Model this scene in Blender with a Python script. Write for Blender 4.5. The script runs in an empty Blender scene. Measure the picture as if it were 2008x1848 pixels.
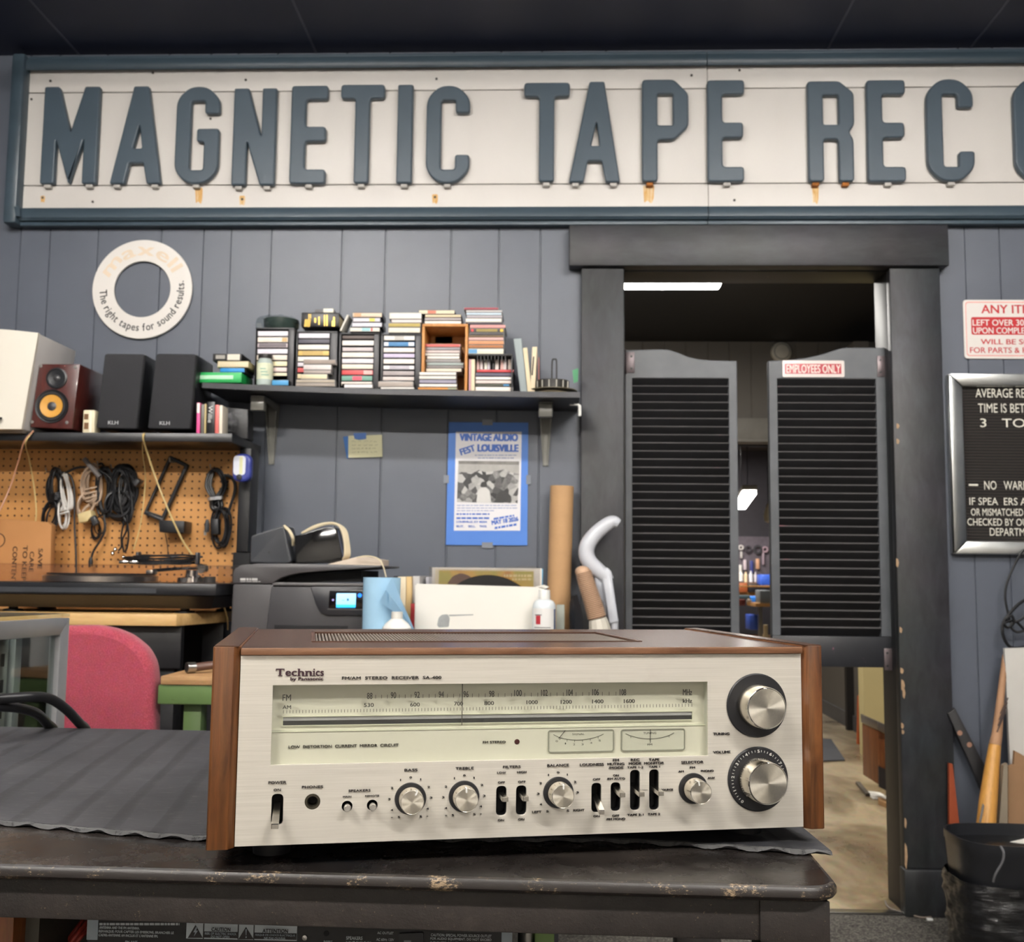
import bpy, bmesh, math, random
from mathutils import Vector, Matrix, Euler
random.seed(7)
SC = bpy.context.scene
COL = SC.collection
PI = math.pi

# ------------------------------------------------------------------ camera, world, exposure, lights
FPX, IW, IH = 2100.0, 2008, 1848
PITCH, ROLL, YAW = 0.0981, 0.01029, 0.03728
EYE = Vector((0, 0, 1.0))
_c, _s = math.cos(YAW), math.sin(YAW)
FWD = Vector((-_s*math.cos(PITCH), _c*math.cos(PITCH), math.sin(PITCH)))
_r = Vector((_c, _s, 0)); _u = _r.cross(FWD)
RGT = math.cos(ROLL)*_r + math.sin(ROLL)*_u
UPV = -math.sin(ROLL)*_r + math.cos(ROLL)*_u
cam_d = bpy.data.cameras.new('camera')
cam_d.sensor_width = 36.0; cam_d.lens = FPX/IW*36.0
cam_d.clip_start = 0.05; cam_d.clip_end = 60
cam_d.dof.use_dof = True; cam_d.dof.focus_distance = 0.80; cam_d.dof.aperture_fstop = 21.0
cam = bpy.data.objects.new('camera', cam_d); COL.objects.link(cam)
cam.matrix_world = Matrix(((RGT.x, UPV.x, -FWD.x, EYE.x), (RGT.y, UPV.y, -FWD.y, EYE.y),
                           (RGT.z, UPV.z, -FWD.z, EYE.z), (0, 0, 0, 1)))
SC.camera = cam
wd = bpy.data.worlds.new('world'); SC.world = wd; wd.use_nodes = True
wd.node_tree.nodes['Background'].inputs[0].default_value = (0.55, 0.58, 0.62, 1)
wd.node_tree.nodes['Background'].inputs[1].default_value = 0.07
vs = SC.view_settings
vs.view_transform = 'Standard'; vs.look = 'None'; vs.gamma = 1.0; vs.exposure = 1.0; vs.use_curve_mapping = False

# shop ceiling lights: (x, y, watts); each gets a wrap fixture further down
CEIL = 2.735
SHOP_LAMPS = [(-1.1, 1.3), (1.1, 1.3), (-1.1, -0.7), (1.1, -0.7)]
BACK_LAMPS = [(0.0, 6.05, 26), (1.55, 8.9, 14)]
def area(name, loc, sx, sy, w, col=(1, 0.955, 0.89), parent=None, rot=(0, 0, 0)):
    l = bpy.data.lights.new(name, 'AREA'); l.shape = 'RECTANGLE'; l.size = sx; l.size_y = sy
    l.energy = w; l.color = col
    o = bpy.data.objects.new(name, l); COL.objects.link(o); o.location = loc; o.rotation_euler = rot
    if parent:
        o.parent = parent; o.location = Vector(loc) - parent.location
    return o

# ------------------------------------------------------------------ pixel rays (layout only)
def ray(px, py): return (px-IW/2)*RGT + (IH/2-py)*UPV + FPX*FWD
def U(px, py, Y):                       # point on the vertical plane y = Y
    d = ray(px, py); return EYE + d*(Y/d.y)
def V(px, py, Z):                       # point on the horizontal plane z = Z
    d = ray(px, py); return EYE + d*((Z-EYE.z)/d.z)

# ------------------------------------------------------------------ mesh helpers
class MB:
    def __init__(s): s.bm = bmesh.new()
    def merge(s, t, M=None):
        me = bpy.data.meshes.new('t'); t.to_mesh(me); t.free()
        if M is not None: me.transform(M)
        s.bm.from_mesh(me); bpy.data.meshes.remove(me); return s
    def mesh(s, me, M=None):
        me = me.copy()
        if M is not None: me.transform(M)
        s.bm.from_mesh(me); bpy.data.meshes.remove(me); return s
    def box(s, x0, x1, y0, y1, z0, z1, bev=0, M=None, seg=2):
        t = bmesh.new()
        v = [t.verts.new((x, y, z)) for z in (z0, z1) for y in (y0, y1) for x in (x0, x1)]
        for f in ((0, 2, 3, 1), (4, 5, 7, 6), (0, 1, 5, 4), (2, 6, 7, 3), (0, 4, 6, 2), (1, 3, 7, 5)):
            t.faces.new([v[i] for i in f])
        bmesh.ops.recalc_face_normals(t, faces=t.faces)
        if bev: bmesh.ops.bevel(t, geom=list(t.edges), offset=bev, segments=seg, profile=0.5, affect='EDGES')
        return s.merge(t, M)
    def prism(s, pts, off, bev=0, M=None):
        t = bmesh.new(); off = Vector(off)
        a = [t.verts.new(p) for p in pts]; b = [t.verts.new(Vector(p)+off) for p in pts]
        n = len(pts)
        t.faces.new(a); t.faces.new(b[::-1])
        for i in range(n): t.faces.new((a[i], b[i], b[(i+1) % n], a[(i+1) % n]))
        bmesh.ops.recalc_face_normals(t, faces=t.faces)
        if bev: bmesh.ops.bevel(t, geom=list(t.edges), offset=bev, segments=2, profile=0.5, affect='EDGES')
        return s.merge(t, M)
    def loft(s, rings, cap=True, closed=False):
        t = bmesh.new(); R = [[t.verts.new(p) for p in r] for r in rings]; n = len(R[0])
        for i in range(len(R)-1 + (1 if closed else 0)):
            a, b = R[i], R[(i+1) % len(R)]
            for k in range(n):
                try: t.faces.new((a[k], a[(k+1) % n], b[(k+1) % n], b[k]))
                except ValueError: pass
        if cap and not closed:
            for r in (R[0], R[-1]):
                try: t.faces.new(r)
                except ValueError: pass
        bmesh.ops.recalc_face_normals(t, faces=t.faces)
        return s.merge(t)
    def tube(s, pts, r, seg=8, closed=False, flat=1.0):
        pts = [Vector(p) for p in pts]; n = len(pts); rings = []
        nrm = None
        for i, p in enumerate(pts):
            if closed: d = pts[(i+1) % n]-pts[i-1]
            else: d = pts[min(i+1, n-1)]-pts[max(i-1, 0)]
            if d.length < 1e-9: d = Vector((0, 0, 1))
            d.normalize()
            if nrm is None:
                nrm = d.orthogonal().normalized()
            else:
                nrm = nrm - d*nrm.dot(d)
                nrm = nrm.normalized() if nrm.length > 1e-6 else d.orthogonal().normalized()
            bn = d.cross(nrm)
            rr = r[i] if isinstance(r, (list, tuple)) else r
            rings.append([p + rr*(math.cos(2*PI*k/seg)*nrm + flat*math.sin(2*PI*k/seg)*bn) for k in range(seg)])
        return s.loft(rings, closed=closed)
    def lathe(s, prof, loc=(0, 0, 0), axis='Z', seg=32, M=None):
        R = []
        for r, h in prof:
            r = max(r, 1e-5)
            R.append([Vector((r*math.cos(2*PI*k/seg), r*math.sin(2*PI*k/seg), h)) for k in range(seg)])
        A = {'Z': Matrix(), 'Y': Matrix.Rotation(-PI/2, 4, 'X'), 'X': Matrix.Rotation(PI/2, 4, 'Y')}[axis]
        MM = Matrix.Translation(loc) @ (M if M is not None else A)
        return s.loft([[MM @ p for p in r] for r in R], cap=tuple(prof[0]) != tuple(prof[-1]))
    def ball(s, c, r, sc=(1, 1, 1), seg=16):
        t = bmesh.new(); bmesh.ops.create_uvsphere(t, u_segments=seg, v_segments=max(6, seg//2), radius=r)
        return s.merge(t, Matrix.Translation(c) @ Matrix.Diagonal((*sc, 1)))
    def bx(s, px0, py0, px1, py1, Y, dep, bev=0):      # box whose front face spans those rays at depth Y
        a = U(px0, py0, Y); b = U(px1, py1, Y)
        return s.box(min(a.x, b.x), max(a.x, b.x), Y, Y+dep, min(a.z, b.z), max(a.z, b.z), bev)
    def px(s, pts, Y, dep, bev=0):                     # outline on plane Y, given real thickness
        return s.prism([U(x, y, Y) for x, y in pts], (0, dep, 0), bev)

INV = {}
def base_inv(o): return INV.get(o.name) if o is not None else None
def thing(name, label, cat, loc, rotz=0.0, group=None):
    o = bpy.data.objects.new(name, None); COL.objects.link(o)
    o.empty_display_size = 0.05
    o.location = loc; o.rotation_euler = (0, 0, rotz)
    INV[o.name] = (Matrix.Translation(loc) @ Matrix.Rotation(rotz, 4, 'Z')).inverted()
    tag(o, label, cat, group); return o
def tag(o, label, cat, group=None, kind=None):
    if label: o['label'] = label
    if cat: o['category'] = cat
    if group: o['group'] = group
    if kind: o['kind'] = kind
    return o
def obj(name, mb, mat, parent=None, local=False, label=None, smooth=0.6, kind=None):
    bm = mb.bm if isinstance(mb, MB) else mb
    me = bpy.data.meshes.new(name); bm.to_mesh(me); bm.free()
    me.materials.append(mat)
    if parent is None:
        lo = [min(v.co[i] for v in me.vertices) for i in range(3)]; hi = [max(v.co[i] for v in me.vertices) for i in range(3)]
        org = Vector(((lo[0]+hi[0])/2, (lo[1]+hi[1])/2, lo[2])) if not local else Vector((0, 0, 0))
        me.transform(Matrix.Translation(-org))
    elif not local:
        me.transform(INV[parent.name])
    if smooth:
        me.polygons.foreach_set('use_smooth', [True]*len(me.polygons))
        me.set_sharp_from_angle(angle=smooth)
    o = bpy.data.objects.new(name, me); COL.objects.link(o)
    if parent is None: o.location = org
    else:
        o.parent = parent; INV[o.name] = INV[parent.name]
    if label: o['label'] = label
    if kind: o['kind'] = kind
    return o
def edge_mat(o, m, test):                                # a second material on the faces that pass the test
    o.data.materials.append(m)
    for p in o.data.polygons:
        if test(p): p.material_index = 1
    return o
def solo(name, mb, mat, label, cat, group=None, **k):
    return tag(obj(name, mb, mat, **k), label, cat, group)
def struct(name, mb, mat, **k):
    o = obj(name, mb, mat, **k); o['kind'] = 'structure'; return o
def copy_tree(o, dloc=(0, 0, 0), label=None):          # a thing with copies of its parts and sub-parts
    c = o.copy(); COL.objects.link(c); c.location = o.location + Vector(dloc)
    if label: c['label'] = label
    for ch in list(o.children):
        d = ch.copy(); COL.objects.link(d); d.parent = c
        for g in list(ch.children):
            e = g.copy(); COL.objects.link(e); e.parent = d
    return c

def arc(c, r, a0, a1, n): return [(c[0]+r*math.cos(a0+(a1-a0)*i/n), c[1]+r*math.sin(a0+(a1-a0)*i/n)) for i in range(n+1)]
def roundpoly(pts, r, n=4):
    out = []; N = len(pts)
    for i in range(N):
        p = Vector(pts[i]); a = Vector(pts[i-1]); b = Vector(pts[(i+1) % N])
        rr = r[i] if isinstance(r, (list, tuple)) else r
        la, lb = (a-p).length, (b-p).length
        rr = min(rr, la*0.45, lb*0.45)
        if rr < 1e-6: out.append(tuple(p)); continue
        p0 = p+(a-p)/la*rr; p1 = p+(b-p)/lb*rr
        for k in range(n+1):
            t = k/n; out.append(tuple((1-t)**2*p0 + 2*t*(1-t)*p + t*t*p1))
    return out
def rrect(x0, z0, x1, z1, r, n=5): return roundpoly([(x0, z0), (x1, z0), (x1, z1), (x0, z1)], r, n)
def circle(cx, cz, r, n=32): return [(cx+r*math.cos(2*PI*k/n), cz+r*math.sin(2*PI*k/n)) for k in range(n)]
FRONT = Matrix.Rotation(PI/2, 4, 'X')                  # xy-plane drawing -> facing -y (x stays, y -> z)
def area2(L): return sum(a[0]*b[1]-b[0]*a[1] for a, b in zip(L, L[1:]+L[:1]))/2
def plate(loops, th, bev=0.0, bres=2, sgn=-1):         # filled outline with holes -> mesh in xy, front at +z
    loops = [list(L) if (area2(L) > 0) == (i == 0) else list(L)[::-1] for i, L in enumerate(loops)]
    cu = bpy.data.curves.new('p', 'CURVE'); cu.dimensions = '2D'; cu.fill_mode = 'BOTH'
    cu.extrude = th/2; cu.bevel_depth = bev; cu.bevel_resolution = bres
    if bev: cu.extrude = max(th/2-bev, 1e-5); cu.offset = sgn*bev
    for L in loops:
        sp = cu.splines.new('POLY'); sp.points.add(len(L)-1); sp.use_cyclic_u = True
        for q, p in zip(sp.points, L): q.co = (p[0], p[1], 0, 1)
    o = bpy.data.objects.new('p', cu); me = o.to_mesh().copy(); o.to_mesh_clear()
    bpy.data.objects.remove(o); bpy.data.curves.remove(cu)
    if bev and sgn < 0 and max(v.co.x for v in me.vertices) > max(p[0] for p in loops[0])+bev*0.5:
        bpy.data.meshes.remove(me); return plate(loops, th, bev, bres, 1)
    return me
def P(mb, loops, th, yfront, bev=0.0, M=None):         # plate whose front face is at y = yfront, facing -y
    me = plate(loops, th, bev); me.transform((M or Matrix()) @ Matrix.Translation((0, yfront+th/2, 0)) @ FRONT)
    mb.bm.from_mesh(me); bpy.data.meshes.remove(me); return mb
_tc = {}
def text_mesh(body, bold=0.0):
    k = (body, bold)
    if k not in _tc:
        cu = bpy.data.curves.new('t', 'FONT'); cu.body = body; cu.resolution_u = 3; cu.fill_mode = 'FRONT'
        o = bpy.data.objects.new('t', cu); me = o.to_mesh().copy(); o.to_mesh_clear()
        bpy.data.objects.remove(o); bpy.data.curves.remove(cu)
        if bold:                                         # heavier face: the same outlines laid side by side
            bm = bmesh.new()
            for i, (dx, dy) in enumerate(((0, 0), (-1, .4), (1, -.4), (-1, -.4), (1, .4))):
                m2 = me.copy(); m2.transform(Matrix.Translation((dx*bold, dy*bold, i*2e-4))); bm.from_mesh(m2); bpy.data.meshes.remove(m2)
            bm.to_mesh(me); bm.free()
        _tc[k] = me
    return _tc[k]
def bnd(me):
    xs = [v.co.x for v in me.vertices]; ys = [v.co.y for v in me.vertices]
    return (min(xs), max(xs), min(ys), max(ys)) if xs else (0, 1, 0, 1)
def text(mb, body, x0, x1, zc, h, y, bold=0.0, fit=None, M=None, rot=0.0, hb=None):
    """letters between x0 and x1, centred on zc, h tall, standing on the plane y and facing -y.
    fit: a prefix of the text that spans x0..x1 instead of the whole; hb: height taken from this string"""
    me = text_mesh(body, bold); b = bnd(me)
    f = bnd(text_mesh(fit, bold)) if fit else b
    hh = bnd(text_mesh(hb, bold)) if hb else b
    sx = (x1-x0)/max(f[1]-f[0], 1e-6); sz = h/max(hh[3]-hh[2], 1e-6)
    T = Matrix.Translation((x0, y, zc)) @ Matrix.Rotation(-rot, 4, 'Y') @ FRONT @ Matrix.Diagonal((sx, sz, 1, 1)) @ \
        Matrix.Translation((-b[0], -(hh[2]+hh[3])/2, 0))
    return mb.mesh(me, (M or Matrix()) @ T)
def ptext(mb, body, u0, u1, vc, h, Y, **k):            # the same, given on the photo's rays at depth Y
    a = U(u0, vc, Y); b = U(u1, vc, Y)
    hz = abs(U(u0, vc-h/2, Y).z - U(u0, vc+h/2, Y).z)
    return text(mb, body, a.x, b.x, (a.z+b.z)/2, hz, Y, **k)

# ------------------------------------------------------------------ materials (all procedural)
def lin(c):
    return tuple(((v/255)/12.92 if v/255 <= 0.04045 else ((v/255+0.055)/1.055)**2.4) for v in c) + (1.0,)
_mc = {}
class NT:
    def __init__(s, name):
        s.m = bpy.data.materials.new(name); s.m.use_nodes = True; s.t = s.m.node_tree
        s.b = s.t.nodes['Principled BSDF']; s.out = s.t.nodes['Material Output']
    def n(s, typ, **k):
        o = s.t.nodes.new(typ)
        for a, v in k.items():
            if a.startswith('i_'): o.inputs[a[2:].replace('_', ' ')].default_value = v
            else: setattr(o, a, v)
        return o
    def l(s, a, ao, b, bi): s.t.links.new(a.outputs[ao], b.inputs[bi]); return s
    def coords(s, scale=(1, 1, 1), out='Object', rot=(0, 0, 0)):
        c = s.n('ShaderNodeTexCoord'); mp = s.n('ShaderNodeMapping')
        mp.inputs['Scale'].default_value = scale; mp.inputs['Rotation'].default_value = rot; s.l(c, out, mp, 'Vector'); return mp
    def noise(s, mp, scale, detail=3, rough=0.55, dist=0):
        o = s.n('ShaderNodeTexNoise'); o.inputs['Scale'].default_value = scale; o.inputs['Detail'].default_value = detail
        o.inputs['Roughness'].default_value = rough; o.inputs['Distortion'].default_value = dist
        s.l(mp, 'Vector', o, 'Vector'); return o
    def ramp(s, src, so, stops):
        r = s.n('ShaderNodeValToRGB'); e = r.color_ramp.elements
        while len(e) < len(stops): e.new(0.5)
        for x, (p, c) in zip(e, stops): x.position = p; x.color = c if len(c) == 4 else lin(c)
        s.l(src, so, r, 'Fac'); return r
    def mix(s, fac, fo, a, ao, b, bo, blend='MIX'):
        m = s.n('ShaderNodeMix', data_type='RGBA', blend_type=blend)
        if fac is None: m.inputs[0].default_value = fo
        else: s.l(fac, fo, m, 0)
        if isinstance(a, tuple): m.inputs[6].default_value = a
        else: s.l(a, ao, m, 6)
        if isinstance(b, tuple): m.inputs[7].default_value = b
        else: s.l(b, bo, m, 7)
        return m
    def bump(s, src, so, strength=0.2, dist=0.001):
        b = s.n('ShaderNodeBump'); b.inputs['Strength'].default_value = strength; b.inputs['Distance'].default_value = dist
        s.l(src, so, b, 'Height'); s.l(b, 'Normal', s.b, 'Normal'); return b
    def set(s, **k):
        for a, v in k.items(): s.b.inputs[a.replace('_', ' ')].default_value = v
        return s
def mat(name, c, rough=0.5, metal=0.0, var=0.08, scale=14, bump=0.0, bscale=120, stretch=(1, 1, 1), **k):
    if name in _mc: return _mc[name]
    w = NT(name); mp = w.coords(stretch)
    nz = w.noise(mp, scale, 4)
    a = lin(c); lo = tuple(x*(1-var) for x in a[:3])+(1,); hi = tuple(min(1, x*(1+var)) for x in a[:3])+(1,)
    r = w.ramp(nz, 'Fac', [(0.3, lo), (0.7, hi)])
    w.l(r, 'Color', w.b, 'Base Color'); w.set(Roughness=rough, Metallic=metal, **k)
    if bump:
        n2 = w.noise(mp, bscale, 3); w.bump(n2, 'Fac', bump)
    _mc[name] = w.m; return w.m
def worn(name, c, chip, amount=0.62, rough=0.4, cs=60, coat=0.0, bump=0.1, stretch=(1, 1, 1)):
    w = NT(name); mp = w.coords(stretch); n1 = w.noise(mp, cs, 6, 0.7); n2 = w.noise(mp, 7, 3)
    base = w.ramp(n2, 'Fac', [(0.3, tuple(x*0.8 for x in lin(c)[:3])+(1,)), (0.7, tuple(x*1.25 for x in lin(c)[:3])+(1,))])
    f = w.ramp(n1, 'Fac', [(amount, (0, 0, 0, 1)), (amount+0.035, (1, 1, 1, 1))])
    m = w.mix(f, 'Color', base, 'Color', lin(chip), None)
    w.l(m, 2, w.b, 'Base Color'); w.set(Roughness=rough, Coat_Weight=coat)
    w.bump(n1, 'Fac', bump); return w.m
def emit(name, c, s):
    w = NT(name); w.set(Base_Color=lin(c), Roughness=0.6, Emission_Color=lin(c), Emission_Strength=s)
    nz = w.noise(w.coords(), 3); r = w.ramp(nz, 'Fac', [(0, tuple(x*0.97 for x in lin(c)[:3])+(1,)), (1, lin(c))]); w.l(r, 'Color', w.b, 'Emission Color')
    return w.m
def clear(name, c=(235, 240, 238), gloss=0.12, rough=0.03, tint=1.0):      # thin clear pane or film
    w = NT(name); t = w.n('ShaderNodeBsdfTransparent'); g = w.n('ShaderNodeBsdfGlossy'); x = w.n('ShaderNodeMixShader')
    fr = w.n('ShaderNodeFresnel'); fr.inputs['IOR'].default_value = 1.45
    ad = w.n('ShaderNodeMath', operation='ADD'); ad.inputs[1].default_value = gloss*0.5
    nz = w.noise(w.coords(), 5); r = w.ramp(nz, 'Fac', [(0, tuple(v*tint*0.97 for v in lin(c)[:3])+(1,)), (1, tuple(v*tint for v in lin(c)[:3])+(1,))])
    w.l(r, 'Color', t, 'Color'); g.inputs['Roughness'].default_value = rough
    ge = w.n('ShaderNodeNewGeometry'); iv = w.n('ShaderNodeMath', operation='SUBTRACT'); iv.inputs[0].default_value = 1.0; w.l(ge, 'Backfacing', iv, 1)
    ml = w.n('ShaderNodeMath', operation='MULTIPLY'); w.l(fr, 'Fac', ad, 0); w.l(ad, 0, ml, 0); w.l(iv, 0, ml, 1); w.l(ml, 0, x, 'Fac'); w.l(t, 'BSDF', x, 1); w.l(g, 'BSDF', x, 2)
    w.t.links.new(x.outputs[0], w.out.inputs['Surface']); return w.m
def wood(name, c0, c1, rough=0.4, scale=(1, 18, 18), ring=6, coat=0.0, bump=0.05, rot=(0, 0, 0)):
    w = NT(name); mp = w.coords(scale, rot=rot); n1 = w.noise(mp, ring, 6, 0.65, 0.6); n2 = w.noise(mp, ring*9, 3)
    r = w.ramp(n1, 'Fac', [(0.28, c0), (0.5, tuple((a+b)/2 for a, b in zip(c0, c1))), (0.72, c1)])
    m = w.mix(None, 0.25, r, 'Color', n2, 'Color', 'SOFT_LIGHT')
    w.l(m, 2, w.b, 'Base Color'); w.set(Roughness=rough, Coat_Weight=coat); w.bump(n2, 'Fac', bump, 0.0005); return w.m
def brushed(name, c, rough=0.3, metal=1.0, stretch=(2, 300, 300), aniso=0.0, radial=None, amt=0.06):
    w = NT(name); mp = w.coords(stretch); n = w.noise(mp, 3, 4)
    a = lin(c); r = w.ramp(n, 'Fac', [(0.25, tuple(x*(1-amt) for x in a[:3])+(1,)), (0.75, tuple(min(1, x*(1+amt)) for x in a[:3])+(1,))])
    w.l(r, 'Color', w.b, 'Base Color'); w.set(Roughness=rough, Metallic=metal, Anisotropic=aniso)
    if radial:
        t = w.n('ShaderNodeTangent', direction_type='RADIAL', axis=radial); w.l(t, 'Tangent', w.b, 'Tangent')
    w.bump(n, 'Fac', 0.04, 0.0003); return w.m

# ------------------------------------------------------------------ material set
M_wall = mat('wall_paint', (87, 92, 102), 0.42, var=0.05, scale=5, bump=0.12, bscale=60)
M_ceil = mat('ceiling_paint', (22, 27, 54), 0.55, var=0.05, scale=3)
M_white = mat('white_plastic', (226, 225, 220), 0.4, var=0.03)
M_cream = mat('cream_plastic', (223, 212, 180), 0.45, var=0.05)
M_black = mat('black_plastic', (26, 26, 28), 0.45, var=0.15)
M_satin = mat('satin_black', (32, 33, 36), 0.32, var=0.12)
M_matte = mat('matte_black', (20, 20, 22), 0.8, var=0.2)
M_rubber = mat('black_rubber', (22, 22, 24), 0.55, var=0.2, bump=0.1)
M_chrome = mat('chrome', (210, 208, 204), 0.12, 1.0, var=0.03)
M_steel = mat('steel', (170, 168, 164), 0.3, 1.0, var=0.08)
M_ink = mat('black_ink', (28, 24, 26), 0.5, var=0.1)
M_red = mat('red_ink', (186, 36, 42), 0.45, var=0.06)
M_glass = clear('clear_glass')
M_paper = mat('white_paper', (232, 229, 220), 0.7, var=0.03)

# ------------------------------------------------------------------ setting
YW = 3.4                                                  # face of the back wall
XL, XR, YF = -2.7, 3.0, -2.6
DX0, DX1 = U(1206, 700, YW).x, U(1762, 700, YW).x         # door opening
DZ1 = U(1480, 521, YW).z
seams = [U(x, 455, YW).x for x in (42, 100, 194, 318, 401, 455, 534, 672, 757, 885, 979, 1060, 1188, 1890, 1958)]
seams += [seams[0]-d for d in (0.12, 0.33, 0.5, 0.72)] + [seams[-1]+d for d in (0.2, 0.34, 0.55, 0.8, 0.98)]
seams = sorted(x for x in seams if XL+0.03 < x < XR-0.03)
def panelled(mb, x0, x1, z0, z1, Y, xs, g=0.0032, th=0.1):
    prof = [(x0, Y)]
    for x in xs:
        if x0+0.01 < x < x1-0.01: prof += [(x-g, Y), (x-g*0.5, Y+0.005), (x+g*0.5, Y+0.005), (x+g, Y)]
    prof += [(x1, Y), (x1, Y+th), (x0, Y+th)]
    mb.prism([(x, y, z0) for x, y in prof], (0, 0, z1-z0))
w = MB(); panelled(w, XL, DX0, 0, CEIL, YW, seams); panelled(w, DX0, DX1, DZ1, CEIL, YW, seams); panelled(w, DX1, XR, 0, CEIL, YW, seams)
struct('wall_back', w, M_wall, smooth=0)
struct('wall_left', MB().box(XL-0.1, XL, YF, YW+0.1, 0, CEIL), M_wall)
struct('wall_right', MB().box(XR, XR+0.1, YF, YW+0.1, 0, CEIL), M_wall)
M_wallf = mat('pale_wall_paint', (228, 222, 212), 0.6, var=0.03, scale=3)
struct('wall_front', MB().box(XL-0.1, XR+0.1, YF-0.1, YF, 0, CEIL), M_wallf)
c = MB(); c.box(XL-0.1, XR+0.1, YF-0.1, YW+0.1, CEIL, CEIL+0.05)
struct('ceiling', c, M_ceil)
# thin battens over the ceiling joints
cb = MB()
for x in (V(605, 70, CEIL).x, V(1650, 45, CEIL).x, V(1930, 60, CEIL).x, -1.6, 2.2): cb.box(x-0.004, x+0.004, YF, YW, CEIL-0.0015, CEIL)
for y in (-1.8,): cb.box(XL, XR, y-0.004, y+0.004, CEIL-0.0015, CEIL)
struct('trim_1', cb, mat('ceiling_joint', (64, 68, 86), 0.5))
# carpet
wc = NT('carpet'); mp = wc.coords((1, 1, 1)); n1 = wc.noise(mp, 160, 4, 0.8); wv = wc.n('ShaderNodeTexWave', bands_direction='DIAGONAL')
wv.inputs['Scale'].default_value = 45; wv.inputs['Distortion'].default_value = 6; wv.inputs['Detail'].default_value = 3; wc.l(mp, 'Vector', wv, 'Vector')
r1 = wc.ramp(n1, 'Fac', [(0.38, (46, 44, 41)), (0.5, (100, 96, 90)), (0.62, (168, 163, 154))])
r2 = wc.ramp(wv, 'Fac', [(0.2, (120, 118, 114)), (0.8, (160, 156, 150))])
m = wc.mix(None, 0.6, r1, 'Color', r2, 'Color', 'OVERLAY'); wc.l(m, 2, wc.b, 'Base Color'); wc.set(Roughness=0.95); wc.bump(n1, 'Fac', 1.0, 0.006)
struct('floor', MB().box(XL-0.1, XR+0.1, YF-0.1, YW-0.02, -0.06, 0), wc.m)
# polished concrete in the back rooms
wk = NT('concrete'); mp = wk.coords((1, 0.6, 1)); n1 = wk.noise(mp, 2.2, 6, 0.62, 0.6); n2 = wk.noise(mp, 40, 4, 0.7)
r1 = wk.ramp(n1, 'Fac', [(0.3, (88, 74, 56)), (0.45, (132, 114, 88)), (0.58, (172, 154, 124)), (0.68, (150, 132, 104)), (0.78, (98, 84, 64))])
m = wk.mix(None, 0.3, r1, 'Color', n2, 'Color', 'OVERLAY'); wk.l(m, 2, wk.b, 'Base Color')
r3 = wk.ramp(n1, 'Fac', [(0.3, (0.22, 0.22, 0.22, 1)), (0.7, (0.42, 0.42, 0.42, 1))]); wk.l(r3, 'Color', wk.b, 'Roughness')
struct('floor_2', MB().box(-3.2, 4.2, YW-0.02, 14.2, -0.06, 0), wk.m)
struct('trim_2', MB().box(DX0+0.002, DX1-0.002, YW-0.035, YW+0.0, 0.0005, 0.006, 0.002), M_steel)   # threshold strip

# back room
BX0, BX1, BY1 = -2.2, 2.62, 7.8
M_wall2 = mat('back_room_paint', (104, 99, 92), 0.6, var=0.05, scale=4)
M_ceil2 = mat('back_ceiling_paint', (24, 24, 29), 0.6)
struct('ceiling_2', MB().box(-3.2, 4.2, YW+0.1, BY1, CEIL, CEIL+0.05), M_ceil2)
struct('wall_left_2', MB().box(BX0-0.1, BX0, YW+0.1, BY1, 0, CEIL), M_wall2)
struct('wall_right_2', MB().box(BX1, BX1+0.1, YW+0.1, 6.45, 0, CEIL), M_wall2)
ox0, ox1 = U(1385, 1000, BY1).x, U(1690, 1000, BY1).x
oz = U(1480, 868, BY1).z
w = MB(); xs = [U(x, 700, BY1).x for x in (1260, 1302, 1345, 1388, 1430, 1473, 1516, 1560, 1605, 1648, 1700)]
panelled(w, -3.2, ox0, 0, CEIL, BY1, xs, 0.006, 0.12); panelled(w, ox0, ox1, oz, CEIL, BY1, xs, 0.006, 0.12); panelled(w, ox1, 4.2, 0, CEIL, BY1, xs, 0.006, 0.12)
struct('wall_far', w, M_wall2, smooth=0)
h0, h1 = U(1470, 821, BY1).z, U(1470, 846, BY1).z
t = MB().box(ox0-0.1, ox1+0.1, BY1-0.025, BY1, oz, h0, 0.004).box(ox0-0.1, ox1+0.1, BY1-0.035, BY1, oz-0.0, oz+0.02, 0.003)
struct('trim_3', t, mat('dull_trim_paint', (118, 114, 106), 0.5))
# workshop beyond the far doorway
EY = 13.6
struct('ceiling_3', MB().box(-1.6, 4.2, BY1+0.12, EY, 2.62, 2.67), mat('workshop_ceiling', (58, 53, 50), 0.8))
cg = MB()
for y in (8.3, 9.6, 10.9, 12.2): cg.box(-1.6, 4.2, y-0.06, y+0.06, 2.5, 2.62)
for x in (0.6, 1.9): cg.box(x-0.05, x+0.05, BY1+0.13, EY, 2.54, 2.62)
struct('trim_4', cg, M_ceil2)
struct('wall_far_2', MB().box(-1.6, 4.2, EY, EY+0.1, 0, 2.62), mat('workshop_wall', (50, 47, 52), 0.8))
struct('wall_left_3', MB().box(-1.7, -1.6, BY1+0.12, EY, 0, 2.62), M_wall2)
A, B = V(1690, 1441, 0), V(1612, 1397, 0)                 # grey wall running away on the right
d = (B-A).normalized(); n = Vector((-d.y, d.x, 0))*-0.1; B2 = min((A+d*k*0.05 for k in range(20, 160)), key=lambda q: abs(IW/2+FPX*(q-EYE).dot(RGT)/(q-EYE).dot(FWD)-1550))
struct('wall_right_3', MB().prism([A, B2, B2+n, A+n], (0, 0, 2.6)), M_wall2)
struct('baseboard_right', MB().prism([A-n*0.12, B2-n*0.12, B2-n*0.01, A-n*0.01], (0, 0, 0.1)), mat('grey_baseboard', (86, 84, 84), 0.5))

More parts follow.
